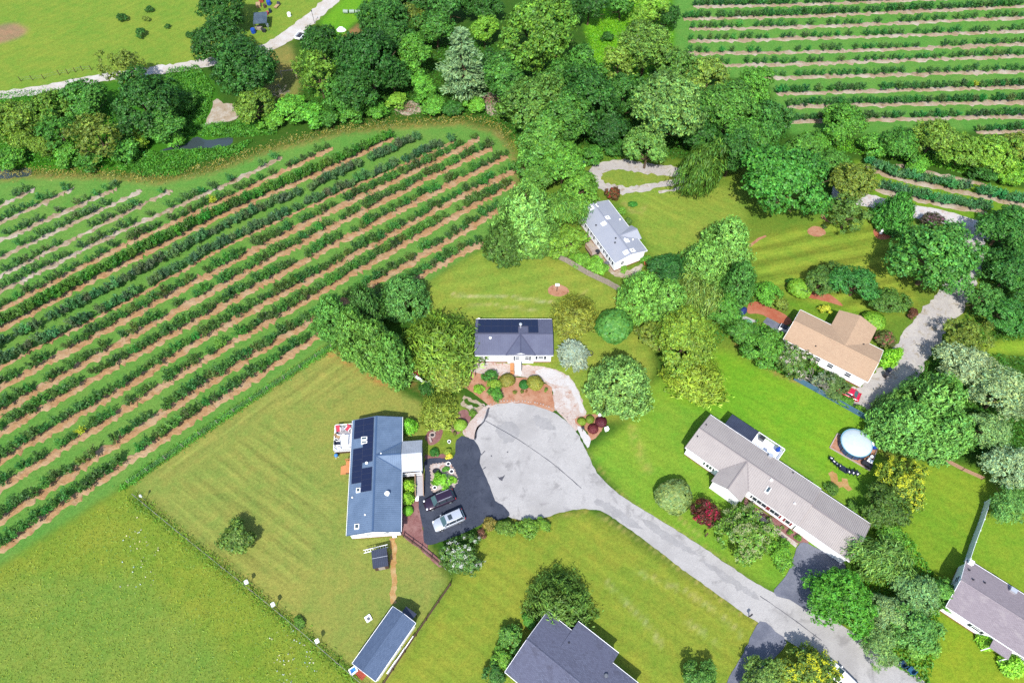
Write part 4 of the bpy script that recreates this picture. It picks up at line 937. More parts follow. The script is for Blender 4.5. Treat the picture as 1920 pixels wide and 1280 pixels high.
# ================================================================== small outbuildings
P = PL([(699, 1065.6), (696.5, 1032), (728.2, 1060.4), (724.8, 1026)], 1.9); d = ((P[1] - P[0]) + (P[3] - P[2])).normalized(); an = math.atan2(d.y, d.x)
c = sum(P, Vector()) / 4; e = empty('garden_shed', (c.x, c.y, 0), an, 'small dark shed with black metal roof beside the clay path', 'shed')
l2 = (P[1] - P[0]).length / 2; w2 = (P[2] - P[0]).length / 2
MB().box(-l2 + .15, l2 - .15, -w2 + .12, w2 - .12, 0, 1.72).build('wall', m_wood_dk, e)
mb = MB(); mb.slab([(-l2, -w2, 1.85), (l2, -w2, 2.05), (l2, w2, 2.05), (-l2, w2, 1.85)], .07)
for k in range(9): y_ = -w2 + .04 + (2 * w2 - .08) * k / 8; mb.bar((-l2, y_, 1.852), (l2, y_, 2.052), .05, .04)
mb.build('roof', R_dark, e); MB().bar((.1, -w2, 1.995), (.1, w2, 1.995), .06, .03).build('seam', m_alu, e)
MB().box(-l2 + .14, -l2 + .18, -.45, .45, .05, 1.6).build('door', m_wood_gr, e)
e = empty('ladder', (0, 0, 0), 0, 'white ladder lying on posts above the small dark shed', 'ladder')
q0, q1 = G(682, 1034, 1.2), G(727, 1023, 1.2); dv = (q1 - q0).normalized(); sv = Vector((-dv.y, dv.x, 0)) * .2
e.location = (q0.x, q0.y, 0)
for sg in (-1, 1): MB().bar(sv * sg + Vector((0, 0, 1.2)), q1 - Vector((q0.x, q0.y, 0)) + sv * sg, .07, .07).build('rail', m_white, e)
for k in range(9): p_ = dv * (.25 + k * .36); MB().bar(p_ + sv + Vector((0, 0, 1.22)), p_ - sv + Vector((0, 0, 1.22)), .05, .04).build('rung', m_white, e)
for t_ in (.4, 3.0): p_ = dv * t_; MB().tube((p_.x, p_.y, 0), (p_.x, p_.y, 1.2), .05, .05).build('post', m_grey, e)
# teal roofed playhouse with red frame
e = empty('playhouse', G(768, 692), math.radians(-28), 'small playhouse with teal roof and red wooden frame', 'playhouse')
MB().slab([(-.85, -.7, 1.75), (.85, -.7, 1.75), (.85, .1, 2.15), (-.85, .1, 2.15)], .06).slab([(-.85, .1, 2.15), (.85, .1, 2.15), (.85, .8, 1.75), (-.85, .8, 1.75)], .06).build('roof', m_tealr, e)
MB().box(-.7, .7, -.55, .65, .3, 1.7).build('wall', m_wood_dk, e)
m_redw = simple('wood_red', A(190, 90, 70), .8, .2, 0, .2)
for sx in (.9, 2.1):
    for sy in (-.6, .6): MB().box(sx, sx + .1, sy, sy + .1, 0, 1.3).build('post', m_redw, e)
MB().box(.85, 2.25, -.65, .75, .55, .62).build('platform', m_redw, e)
for sy in (-.6, .6): MB().box(.85, 2.25, sy, sy + .08, 1.1, 1.2).build('rail', m_redw, e)
# ------------------------------------------------------------------ fences
def fence_line(px, spacing, label, name, cat, post, panel, h, grp=None, z=0):
    """posts and the pieces between them are parts of one fence; panel(a, b, root) builds one bay"""
    P = PL(px); root = empty(name, P[0], 0, label, cat, grp); o = P[0]
    for p, q in zip(P[:-1], P[1:]):
        l = (q - p).length; n = max(1, round(l / spacing))
        for k in range(n + 1):
            c = p.lerp(q, k / n) - o
            if k < n or q is P[-1]: post(c, root)
            if k < n: panel(c, p.lerp(q, (k + 1) / n) - o, root)
    return root
def post_round(mat, h, r=.05):
    me = MB().tube((0, 0, -.05), (0, 0, h), r, r * .9, 7).mesh('post', mat)
    def f(c, root): b = mobj('post', me, root); b.location = c; b.rotation_euler = (rnd.gauss(0, .02), rnd.gauss(0, .02), 0)
    return f
def post_sq(mat, h, s=.1):
    me = MB().box(-s / 2, s / 2, -s / 2, s / 2, -.05, h).taper(-s / 2 - .01, s / 2 + .01, -s / 2 - .01, s / 2 + .01, h, h + .06, s * .4, s * .4).mesh('post', mat)
    def f(c, root): b = mobj('post', me, root); b.location = c
    return f
m_wire = simple('wire', (.3, .3, .3, 1), .5, .4, .6)
def wires(zs, r=.008, mesh=False):
    def f(a, b, root):
        mb = MB()
        for z in zs: mb.tube(a + Vector((0, 0, z)), b + Vector((0, 0, z)), r, r, 4, False)
        if mesh:
            n = int((b - a).length / .3)
            for k in range(n): p = a.lerp(b, k / n); mb.tube(p + Vector((0, 0, zs[0])), p + Vector((0, 0, zs[-1])), r * .6, r * .6, 4, False)
        mb.build('wire', m_wire, root)
    return f
def rails(zs, mat, w=.05, h=.12):
    def f(a, b, root):
        for z in zs: MB().bar(a + Vector((0, 0, z)), b + Vector((0, 0, z)), w, h).build('rail', mat, root)
    return f
def boards(mat, h, bw=.15, gap=.02, t=.025, hvar=0, railm=None):
    def f(a, b, root):
        d = b - a; l = d.length; n = max(1, int(l / (bw + gap))); u_ = d / l; s_ = Vector((-u_.y, u_.x, 0)); mb = MB()
        for k in range(n):
            p = a + u_ * (l * k / n + gap / 2); q = a + u_ * (l * (k + 1) / n - gap / 2); hh = h + rnd.gauss(0, hvar); o_ = s_ * rnd.gauss(0, .006)
            qd = [p - s_ * t + o_, q - s_ * t + o_, q + s_ * t + o_, p + s_ * t + o_]
            mb.hexa([v + Vector((0, 0, .04)) for v in qd], [v + Vector((0, 0, hh)) for v in qd])
        o = mb.build('board_panel', mat, root); o['kind'] = 'stuff'
        for z in (.35, h - .35): MB().bar(a + s_ * .05 + Vector((0, 0, z)), b + s_ * .05 + Vector((0, 0, z)), .05, .09).build('rail', railm or mat, root)
    return f
def screen(mat, h):
    def f(a, b, root):
        u_ = (b - a).normalized(); s_ = Vector((-u_.y, u_.x, 0)) * .02
        q = [a - s_, b - s_, b + s_, a + s_]; MB().hexa([v + Vector((0, 0, .05)) for v in q], [v + Vector((0, 0, h)) for v in q]).build('panel', mat, root)
    return f
fence_line([(255, 932), (335, 998), (420, 1066), (500, 1130), (560, 1180), (660, 1266), (690, 1292)], 2.6, 'wire fence on thin posts between pale lawn and pasture', 'wire_fence', 'fence', post_round(m_wood_gr, 1.35), wires((.2, .5, .8, 1.1, 1.28), .012, True), 1.3)
fence_line([(622, 652), (440, 773), (243, 907)], 3.2, 'wire fence between the left orchard and the pale lawn', 'wire_fence', 'fence', post_round(m_wood_gr, 1.25), wires((.3, .7, 1.15), .01), 1.2)
fence_line([(845, 1097), (800, 1162), (760, 1222), (715, 1290)], 2.4, 'dark three rail fence running down beside the long shed', 'rail_fence', 'fence', post_sq(m_wood_dk, 1.2, .13), rails((.3, .65, 1.0), m_wood_dk), 1.2)
fence_line([(757, 1006), (790, 1030), (830, 1063)], 2.0, 'dark rail fence along the brown mulch bed', 'rail_fence', 'fence', post_sq(m_wood_dk, 1.1, .12), rails((.35, .9), m_wood_dk), 1.1)
fence_line([(1010, 470), (1060, 492), (1100, 516), (1140, 535), (1166, 550)], 2.4, 'weathered picket fence between the lawn and the silver roofed house', 'picket_fence', 'fence', post_sq(m_wood_gr, 1.5, .1), boards(m_wood_gr, 1.55, .13, .03, .015, .04), 1.5)
m_fgrey = simple('fence_grey', (.62, .66, .68, 1), .7, .25, 0, .12)
fence_line([(1846, 942), (1834, 980), (1818, 1022), (1808, 1052)], 2.4, 'grey board fence from the trees to the lower right house', 'board_fence', 'fence', post_sq(m_fgrey, 1.75, .12), boards(m_fgrey, 1.7, .15, .01, .02), 1.7)
m_fnavy = simple('fence_navy', A(96, 136, 164), .7, .25, 0, .15)
fence_line([(1488, 712), (1530, 735), (1575, 760), (1632, 792)], 2.4, 'dark blue grey screen fence between bright lawn and tan roofed house', 'screen_fence', 'fence', post_sq(m_fnavy, 1.35, .08), screen(m_fnavy, 1.3), 1.3)
fence_line([(767, 701), (783, 711), (801, 722)], 2.0, 'short white board fence beside the playhouse', 'board_fence', 'fence', post_sq(m_trim, 1.2, .1), boards(m_trim, 1.1, .14, .02), 1.1)
fence_line([(40, 153), (83, 149), (112, 141), (128, 139), (142, 136), (155, 133), (172, 132)], 2.6, 'old post and wire fence along the upper left lane', 'wire_fence', 'fence', post_round(m_wood_dk, 1.3, .08), wires((.5, 1.0), .01), 1.2)
m_plank = simple('plank_pink', A(214, 166, 140), .8, .2, 0, .2, 2, 10, .3)
fence_line([(1768, 864), (1802, 882), (1840, 899)], 2.4, 'three board wooden fence under the silvery trees', 'board_fence', 'fence', post_sq(m_wood_dk, 1.0, .1), rails((.2, .5, .8), m_plank, .05, .2), 1.0)
# birdhouses on the wire fence
for px, py, lab in ((461.9, 1091, 'uppermost white birdhouse on the wire fence'), (511.9, 1133, 'middle white birdhouse on the wire fence'), (594.7, 1201.5, 'lowest white birdhouse on the wire fence'), (263.5, 929.5, 'small white birdhouse at the upper fence corner')):
    s_ = .6 if px < 300 else 1.0
    g = G(px, py, 1.75); e = empty('birdhouse', (g.x, g.y, 0), .6, lab, 'birdhouse', 'birdhouses on the wire fence')
    MB().tube((0, 0, 0), (0, 0, 1.5), .04, .04, 7).build('post', m_grey, e); MB().box(-.17 * s_, .17 * s_, -.2 * s_, .2 * s_, 1.5, 1.85).build('box', m_white, e)
    MB().slab([(-.25 * s_, -.27 * s_, 1.84), (0, -.27 * s_, 2.0), (0, .27 * s_, 2.0), (-.25 * s_, .27 * s_, 1.84)], .03).slab([(0, -.27 * s_, 2.0), (.25 * s_, -.27 * s_, 1.84), (.25 * s_, .27 * s_, 1.84), (0, .27 * s_, 2.0)], .03).build('roof', m_white, e)
    MB().tube((0, -.2 * s_ - .005, 1.7), (0, -.2 * s_ + .01, 1.7), .05, .05, 10).build('entrance_hole', m_dark, e)

# ------------------------------------------------------------------ vehicles
m_tyre = simple('tyre', (.015, .015, .016, 1), .85, .2); m_rim = simple('rim', (.55, .56, .58, 1), .3, .5, .7)
def paint(name, col, rough=.25, metal=.2):
    m, nt, out = newmat(name); v = tex(nt); n1 = noise(nt, v, 30, 2)
    b = bsdf(nt, out, mixc(nt, 1.0, col, mathn(nt, 'ADD', mathn(nt, 'MULTIPLY', n1, .08), .96), 'MULTIPLY'), rough, .5, metal); b.inputs['Coat Weight'].default_value = .6; b.inputs['Coat Roughness'].default_value = .08
    return m
m_wind = simple('windscreen', (.05, .09, .1, 1), .06, .8, 0, .05); m_light = simple('headlight', (.7, .72, .75, 1), .15, .6); m_tail = simple('taillight', (.35, .02, .02, 1), .3, .5)
def loft(sections, name, mat, parent, bevel=0.0):
    """sections: list of closed rings (same count) along x"""
    mb = MB(); k = len(sections[0])
    for r in sections: mb.v += r
    for i in range(len(sections) - 1):
        for j in range(k): mb.f.append((i * k + j, i * k + (j + 1) % k, (i + 1) * k + (j + 1) % k, (i + 1) * k + j))
    mb.f.append(tuple(reversed(range(k)))); mb.f.append(tuple(range((len(sections) - 1) * k, len(sections) * k)))
    me = mb.mesh(name, mat, True)
    bm = bmesh.new(); bm.from_mesh(me); bmesh.ops.recalc_face_normals(bm, faces=bm.faces[:]); bm.to_mesh(me); bm.free()
    o = mobj(name, me, parent)
    md = o.modifiers.new('edge', 'EDGE_SPLIT'); md.split_angle = math.radians(38)
    return o
def ring_sec(x, w, z0, z1, rt=.12, rb=.06):
    h = w / 2
    return [(x, -h + rb, z0), (x, h - rb, z0), (x, h, z0 + rb * 1.5), (x, h, (z0 + z1) / 2), (x, h - rt * .35, z1 - rt * .5), (x, h - rt, z1), (x, -h + rt, z1), (x, -h + rt * .35, z1 - rt * .5), (x, -h, (z0 + z1) / 2), (x, -h, z0 + rb * 1.5)]
def suv(px, py, dirpx, label, mat, name='suv', L=4.75, W=1.88, Hh=1.72, sunroof=False, rails_=True, cat='car', sedan=False, pickup=False):
    g = G(px, py, .8); d = G(*dirpx, .8) - g; rz = math.atan2(d.y, d.x)       # local +x = front
    e = empty(name, (g.x, g.y, 0), rz, label, cat, 'parked vehicles')
    hl = L / 2; zb = .98 if not sedan else .86
    loft([ring_sec(-hl, W * .84, .42, zb - .12), ring_sec(-hl + .12, W * .95, .33, zb - .02), ring_sec(-hl + .6, W, .28, zb), ring_sec(-.2, W, .28, zb), ring_sec(hl - 1.35, W * .99, .28, zb + .02), ring_sec(hl - .7, W * .97, .3, zb - .05), ring_sec(hl - .18, W * .9, .34, zb - .16), ring_sec(hl, W * .76, .42, zb - .3)], 'body', mat, e)
    if pickup: gx0, gx1, rf0, rf1 = -.45, hl - 1.25, -.2, hl - 2.0
    elif sedan: gx0, gx1, rf0, rf1 = -hl + .55, hl - 1.25, -hl + 1.2, hl - 2.05
    else: gx0, gx1, rf0, rf1 = -hl + .12, hl - 1.3, -hl + .42, hl - 2.0
    wt, wb = W * .70, W * .88
    # glass house, then a roof panel and pillars over it
    MB().hexa([(gx0, -wb / 2, zb - .03), (gx1, -wb / 2, zb - .03), (gx1, wb / 2, zb - .03), (gx0, wb / 2, zb - .03)], [(rf0, -wt / 2, Hh - .05), (rf1, -wt / 2, Hh - .05), (rf1, wt / 2, Hh - .05), (rf0, wt / 2, Hh - .05)]).build('side_glass', m_glass, e)
    f = [(gx1 + .012, -wb / 2 + .08, zb), (gx1 + .012, wb / 2 - .08, zb), (rf1 + .012, wt / 2 - .06, Hh - .06), (rf1 + .012, -wt / 2 + .06, Hh - .06)]
    MB().hexa([(x_ - .02, y_, z_ - .01) for x_, y_, z_ in f], [(x_ + .01, y_, z_ + .012) for x_, y_, z_ in f]).build('windscreen', m_wind, e)
    f = [(gx0 - .012, wb / 2 - .1, zb + .1), (gx0 - .012, -wb / 2 + .1, zb + .1), (rf0 - .012, -wt / 2 + .08, Hh - .08), (rf0 - .012, wt / 2 - .08, Hh - .08)]
    MB().hexa([(x_ + .02, y_, z_ - .01) for x_, y_, z_ in f], [(x_ - .01, y_, z_ + .012) for x_, y_, z_ in f]).build('rear_window', m_wind, e)
    loft([[(x_, y_ * s_, z_) for y_, z_ in ((-wt / 2 - .03, Hh - .07), (wt / 2 + .03, Hh - .07), (wt / 2 - .05, Hh - .01), (wt / 4, Hh + .02), (-wt / 4, Hh + .02), (-wt / 2 + .05, Hh - .01))] for x_, s_ in ((rf0 - .06, .93), (rf0 + .25, 1), (rf1 - .2, 1), (rf1 + .06, .92))], 'roof', mat, e)
    pil = MB()
    for sg in (-1, 1):
        pil.bar((gx1, sg * (wb / 2 - .02), zb - .02), (rf1, sg * (wt / 2), Hh - .06), .07, .04); pil.bar((gx0, sg * (wb / 2 - .02), zb - .02), (rf0, sg * (wt / 2), Hh - .06), .16, .04)
        for xx in (.15, -.95):
            if not pickup: pil.bar((xx, sg * (wb / 2 + .005), zb - .02), (xx, sg * (wt / 2 + .005), Hh - .05), .08, .025)
    pil.build('pillars', mat, e)
    for sg in (-1, 1):
        mr = MB().box(gx1 - .3, gx1 - .12, min(sg * (W / 2 - .02), sg * (W / 2 + .17)), max(sg * (W / 2 - .02), sg * (W / 2 + .17)), zb + .02, zb + .18).build('mirror', mat, e, False, .03)
        if rails_ and not sedan: MB().bar((rf0 + .15, sg * (wt / 2 - .08), Hh + .03), (rf1 - .15, sg * (wt / 2 - .08), Hh + .03), .05, .06).build('roof_rail', m_alu, e)
        MB().box(hl - .34, hl - .08, min(sg * .52, sg * .8), max(sg * .52, sg * .8), zb - .27, zb - .13).build('headlight', m_light, e, False, .03)
        MB().box(-hl - .02, -hl + .14, min(sg * .62, sg * .86), max(sg * .62, sg * .86), zb - .3, zb - .06).build('taillight', m_tail, e, False, .02)
        for xx in (hl - .92, -hl + .95):
            w = MB().lathe((0, 0, 0), [(.2, -.11), (.34, -.1), (.35, -.06), (.35, .06), (.34, .1), (.2, .11)], 18).mesh('wheel', m_tyre, True)
            wo_ = mobj('wheel', w, e); wo_.rotation_euler = (math.pi / 2, 0, 0); wo_.location = (xx, sg * (W / 2 - .1), .35)
            MB().lathe((0, 0, 0), [(.2, -.116), (.06, -.12), (.06, .12), (.2, .116)], 14).build('rim', m_rim, wo_)
    if sunroof: MB().box(rf1 - .95, rf1 - .35, -.38, .38, Hh - .01, Hh + .032).build('sunroof', m_glass, e)
    if pickup: MB().box(-hl + .1, -.55, -W / 2 + .14, W / 2 - .14, zb - .02, zb + .012).build('truck_bed', m_dark, e)
    return e
suv(823.5, 936.5, (800, 946), 'dark purple sport utility car parked beside the planter island', paint('paint_purple', (.02, .008, .021, 1)), L=4.7)
suv(841, 974.5, (817, 985), 'silver grey sport utility car with black sunroof on the asphalt drive', paint('paint_silver', (.42, .44, .47, 1), .3, .4), L=4.7, sunroof=True)
suv(1588, 733, (1575, 727), 'red car half hidden under the tree by the tan roofed house', paint('paint_red', (.45, .01, .04, 1)), 'car', 4.4, 1.75, 1.42, rails_=False, sedan=True)
suv(1580, 1272, (1558, 1250), 'white car parked on the lane at the bottom edge', paint('paint_white', (.78, .79, .8, 1), .3, .0), 'car', 4.9, 1.9, 1.7, rails_=True)
# small trailer by the upper lane
e = empty('utility_trailer', G(564, 71), math.radians(70), 'small white trailer with dark bed beside the upper lane', 'trailer')
MB().box(-1.3, 1.3, -.75, .75, .45, .52).build('bed', m_dark, e)
for s_ in (-1, 1): MB().box(-1.35, 1.35, s_ * .8 - .06, s_ * .8 + .06, .45, .95).build('side_board', m_white, e); MB().box(s_ * 1.35 - .06, s_ * 1.35 + .06, -.8, .8, .45, .95).build('end_board', m_white, e)
for s_ in (-1, 1): w = MB().tube((0, s_ * .8, .3), (0, s_ * .98, .3), .3, .3, 14).build('wheel', m_tyre, e)
MB().bar((1.4, 0, .45), (2.3, 0, .4), .08, .08).build('drawbar', m_grey, e)
e = empty('lawn_tractor', G(1089, 307), math.radians(-35), 'small dark blue ride-on mower under the trees by the gravel loop', 'mower')
MB().box(-.1, .75, -.3, .3, .35, .8).build('hood', m_blue, e, False, .06); MB().box(-.7, -.1, -.4, .4, .3, .5).build('deck', m_dark, e); MB().box(-.55, -.2, -.2, .2, .5, .62).build('seat', m_dark, e); MB().box(-.62, -.52, -.2, .2, .6, .95).build('backrest', m_dark, e)
for xx, r in ((.5, .2), (-.5, .28)):
    for s_ in (-1, 1): MB().tube((xx, s_ * .32, r), (xx, s_ * .48, r), r, r, 12).build('wheel', m_tyre, e)

# ------------------------------------------------------------------ pool
pc = G(1600, 836); pp = PL(ZR(1420, 780, 4.571, [(685, 150), (1030, 270), (960, 465), (620, 270)]))
pad = sheet('pool_pad', [(p.x, p.y) for p in pp], .04, M['mulch_red'], 0, .5, False, None, 'red mulch pad with pale edging under the round pool', True, thick=.04)
for p, q in zip(pp, pp[1:] + pp[:1]): MB().bar(p, q, .16, .14).build('edging', m_stone, pad)
e = empty('swimming_pool', pc, 0, 'round above ground pool with white domed cover and blue rim', 'pool')
PR = 2.35
m_pw = simple('pool_wall', A(70, 96, 140), .5, .4, 0, .15); m_cov = simple('pool_cover', A(226, 240, 246), .35, .45, 0, .16, 1.2, 2.5, .5); m_cov2 = simple('pool_liner', A(140, 206, 232), .4, .4)
MB().ring((0, 0), PR - .06, PR, .04, 1.2, 32).build('wall', m_pw, e); MB().ring((0, 0), PR - .08, PR + .05, 1.2, 1.26, 32).build('rim', m_cov2, e)
MB().lathe((0, 0, 1.2), [(PR - .02, .04), (PR * .95, .12), (PR * .8, .26), (PR * .55, .4), (PR * .3, .48), (.05, .5)], 36).build('cover', m_cov, e, True)
for k in range(16): t_ = 2 * math.pi * k / 16; b = MB().box(-.05, .05, -.06, .06, .04, 1.22).build('upright', m_grey, e); b.location = ((PR + .05) * math.cos(t_), (PR + .05) * math.sin(t_), 0); b.rotation_euler = (0, 0, t_)
e = empty('pool_ladder', pc + Vector((PR + .5, .1, 0)), -.2, 'white ladder with steps at the right side of the pool', 'ladder')
for s_ in (-.3, .3): MB().bar((-.5, s_, 1.3), (.45, s_, .02), .06, .06).build('rail', m_white, e)
for k in range(5): MB().box(-.42 + k * .18, -.22 + k * .18, -.3, .3, 1.12 - k * .24, 1.17 - k * .24).build('step', m_white, e)
e = MB().lathe((0, 0, 0), [(.3, 0), (.34, .5), (.36, .55), (.3, .5)], 16).build('tub', m_blue); e.location = G(1638, 840); tag(e, 'round blue tub on the pool pad', 'tub')
e = empty('pool_pump', G(1632, 858), .3, 'white pool pump with tank on the pool pad', 'pump'); MB().lathe((0, 0, 0), [(.22, 0), (.25, .2), (.25, .6), (.15, .75)], 14).build('tank', m_white, e); MB().box(.2, .75, -.15, .15, 0, .3).build('motor', m_grey, e)
e = empty('storage_box', G(1624, 872), RH.ang, 'black storage box at the lower corner of the pool pad', 'box'); MB().box(-.75, .75, -.35, .35, 0, .55).build('body', m_dark, e); MB().taper(-.78, .78, -.38, .38, .55, .64, .04, .04).build('lid', m_dark, e)
e = empty('storage_box', G(1629, 866), RH.ang, 'pale grey box on the pool pad behind the black one', 'box'); MB().box(-.4, .4, -.3, .3, 0, .5).build('body', m_grey, e); MB().taper(-.43, .43, -.33, .33, .5, .58, .04, .04).build('lid', m_white, e)
arc = [(1559, 859), (1564, 865), (1570, 870), (1576, 874), (1583, 879), (1592, 884), (1600, 886), (1608, 888)]
for k, p in enumerate(arc):
    w = 'dark storage bench between the lawn chairs' if k == 4 else 'navy and white folding chair, number %s along the curved row by the pool' % ['one from the left', 'two from the left', 'three from the left', 'four from the left', '', 'three from the right', 'two from the right', 'one from the right'][k]
    w = w.replace('number ', '')
    g = G(p[0], p[1], .4)
    if k == 4:
        e = empty('storage_bench', (g.x, g.y, 0), RH.ang, w, 'bench'); MB().box(-.55, .55, -.3, .3, 0, .5).build('body', m_navy, e); MB().box(-.58, .58, -.33, .33, .5, .56).build('lid', m_navy, e)
    else:
        ce = chair((g.x, g.y, 0), math.radians(150 - 16 * k), w, m_navy, m_navy, 'folding chairs by the pool', .9, 'folding_chair'); MB().box(-.16, .16, -.14, .04, .462, .475).build('cushion', m_white, ce)

m_chair2 = simple('chair_dark_blue', A(36, 72, 110), .6, .3); m_chair = simple('chair_blue', A(52, 110, 150), .6, .3)
# ------------------------------------------------------------------ yard things
pit = G(811, 816); e = empty('fire_pit', pit, 0, 'round stone fire pit in the mulch circle', 'fire pit'); MB().ring((0, 0), .32, .5, 0, .32, 22).build('stone_ring', m_stone, e); MB().lathe((0, 0, .02), [(.32, 0), (.28, .05), (.1, .08)], 16).build('ash_bed', m_dark, e)
for px, py, rz, lab in ((807, 825, 200, 'log bench below the fire pit'), (814.5, 806.5, 20, 'log bench above the fire pit'), (820, 804, 40, 'outer log bench at the upper right of the fire pit')):
    e = empty('bench', G(px, py), math.radians(rz + 90), lab, 'bench', 'benches around the fire pit'); MB().box(-.5, .5, -.16, .16, .32, .42).build('seat', m_stone, e)
    for sx in (-.36, .36): MB().box(sx - .07, sx + .07, -.13, .13, 0, .32).build('leg', m_stone, e)
# pots and stones in the planter island
for px, py, r, mt, lab in ((841, 871, .32, m_white, 'white round planter pot at the upper corner of the planter island'), (847, 885, .34, m_white, 'white round planter pot at the right of the planter island'), (815.5, 915.5, .3, m_white, 'white pot at the lower left corner of the planter island'), (842.5, 829.5, .26, m_white, 'white ball pot beside the driveway corner plants')):
    e = empty('planter_pot', G(px, py), 0, lab, 'pot', 'planter pots'); MB().lathe((0, 0, 0), [(r * .7, 0), (r, .4), (r * 1.08, .45), (r * .85, .45), (r * .8, .36)], 16).build('pot', mt, e); MB().lathe((0, 0, .3), [(r * .8, 0), (r * .75, .08)], 14).build('soil', m_dark, e)
e = MB().lathe((0, 0, .06), [(.6, 0), (.62, .16), (.55, .18), (.5, .1)], 18, 1.0, .75).build('garden_pond', m_dark); e.location = G(818.5, 883.5); tag(e, 'small black garden pond tub in the planter island', 'pond')
rs = random.Random(4)
isl = PL(z5((485, 800), (600, 778), (720, 770), (778, 830), (832, 960), (832, 1030), (790, 1080), (520, 1150), (492, 950)))
ip = smooth_poly(isl, True, .42)
ring_root = empty('stone_border', isl[0], 0, 'pale stone border around the planter island', 'border')
sm = [MB().lathe((0, 0, 0), [(.1, 0), (.2, .06), (.19, .13), (.1, .18)], 7).mesh('stone', m_stone) for _ in range(2)]
for p in ip:
    b = mobj('stone', rs.choice(sm), ring_root); b.location = p - isl[0]; k = rs.uniform(.8, 1.2); b.scale = (k, k * rs.uniform(.7, 1), k); b.rotation_euler = (0, 0, rs.uniform(0, 6))
# bird feeder post
e = empty('bird_feeder', G(1044, 546), 0, 'wooden bird feeder post with vine in the round mulch ring', 'bird feeder'); MB().tube((0, 0, 0), (0, 0, 1.8), .07, .05, 8).build('post', m_wood_dk, e); MB().box(-.3, .3, -.22, .22, 1.6, 1.66).build('tray', m_wood_gr, e); MB().slab([(-.35, -.28, 1.95), (.35, -.28, 1.95), (.35, 0, 2.12), (-.35, 0, 2.12)], .03).slab([(-.35, 0, 2.12), (.35, 0, 2.12), (.35, .28, 1.95), (-.35, .28, 1.95)], .03).build('roof', m_white, e)
for sx in (-.26, .26): MB().box(sx - .03, sx + .03, -.03, .03, 1.66, 2.05).build('support', m_wood_dk, e)
# statue, well cover, bins, chairs, mail boxes
e = empty('statue', G(1651, 437), 0, 'small white statue on the orange mulch bed', 'statue'); MB().lathe((0, 0, 0), [(.3, 0), (.3, .12), (.2, .18), (.22, .5), (.26, .75), (.14, .95), (.17, 1.1), (.12, 1.24), (.02, 1.3)], 14).build('figure', m_white, e); MB().box(-.35, .35, -.35, .35, 0, .1).build('plinth', m_stone, e)
e = empty('well_cover', G(691, 1159), math.radians(35), 'white square well cover with grey lid on the lawn', 'cover'); MB().box(-.42, .42, -.42, .42, 0, .25).build('box', m_white, e, False, .03); MB().box(-.2, .2, -.3, .12, .25, .3).build('lid', m_grey, e)
e = empty('crate', G(663.5, 1257), math.radians(35), 'light blue plastic crate with white rim below the long shed', 'crate'); MB().box(-.5, .5, -.4, .4, 0, .6).build('body', m_white, e); MB().box(-.36, .36, -.26, .26, .55, .63).build('lid', m_lblue, e)
wr = empty('wood_pile', G(677, 1264), math.radians(-40), 'brown stacked firewood beside the blue crate', 'firewood')
lm = MB().tube((0, -.4, 0), (0, .4, 0), .09, .085, 8).mesh('log', m_redw)
for r_ in range(3):
    for k in range(7 - r_): b = mobj('log', lm, wr); b.location = (-.6 + k * .19 + r_ * .09, rs.gauss(0, .03), .09 + r_ * .16)
chair(G(1689, 1245), math.radians(200), 'darker blue lawn chair under the lower right trees', m_chair2, m_chair2, 'blue lawn chairs', 1.05); chair(G(1705, 1257), math.radians(215), 'lighter blue lawn chair farther from the lane', m_chair, m_chair, 'blue lawn chairs', 1.05)
def mailbox(px, py, rz, lab, mat):
    e = empty('mailbox', G(px, py), rz, lab, 'mailbox'); MB().box(-.05, .05, -.05, .05, 0, 1.05).build('post', m_wood_dk, e); MB().extr([(-.25, 1.05), (.25, 1.05), (.25, 1.22), (.18, 1.32), (-.18, 1.32), (-.25, 1.22)], -.1, .1).build('box', mat, e); MB().box(.1, .14, .1, .12, 1.15, 1.4).build('flag', m_red, e)
mailbox(1404, 1156, .6, 'dark mailbox on a post at the lower edge of the lane', m_dark); mailbox(1092, 808, 0, 'black mailbox at the right rim of the cul-de-sac', m_dark); mailbox(1322, 1006, .8, 'dark post mailbox on the verge above the lane', m_wood_dk)
for px, py, lab in ((1125, 780, 'white utility box behind the burgundy shrubs'), (1137, 806, 'white utility box right of the burgundy shrubs')):
    e = empty('utility_box', G(px, py), .4, lab, 'box'); MB().box(-.3, .3, -.25, .25, 0, .7).build('body', m_white, e, False, .03); MB().taper(-.33, .33, -.28, .28, .7, .78, .05, .05).build('lid', m_white, e)
# patio and tarp left of the tan house
sheet('patio', ZR(1380, 540, 5.33, [(310, 290), (460, 370), (420, 450), (270, 340)]), .05, M['asphalt_old'], .02, .5, False, label='grey concrete patio left of the tan roofed house')
sheet('patio', ZR(1380, 540, 5.33, [(-20, 270), (100, 285), (210, 330), (200, 350), (60, 330), (-20, 310)]), .045, M['concrete'], .03, .5, False, label='pale path stones below the blue tarp')
m_tarp = simple('tarp_blue', A(40, 62, 130), .5, .4, 0, .2)
e = MB().lathe((0, 0, 0), [(1.0, 0), (.95, .3), (.75, .55), (.5, .8), (.1, .9)], 9, 1.1, .7).build('covered_heap', m_tarp); e.location = G(1392, 584); e.rotation_euler = (0, 0, .8); tag(e, 'dark blue tarp covered heap by the orange mulch yard', 'tarp')  # blue tarp over a heap, shaped as a rough mound
e = empty('hot_tub', G(1468, 617), TH.ang, 'white tub with dark cover at the left end of the tan roof', 'tub'); MB().box(-.7, .7, -.6, .6, 0, .7).build('body', m_white, e, False, .06); MB().box(-.6, .6, -.5, .5, .7, .78).build('cover', m_dark, e)
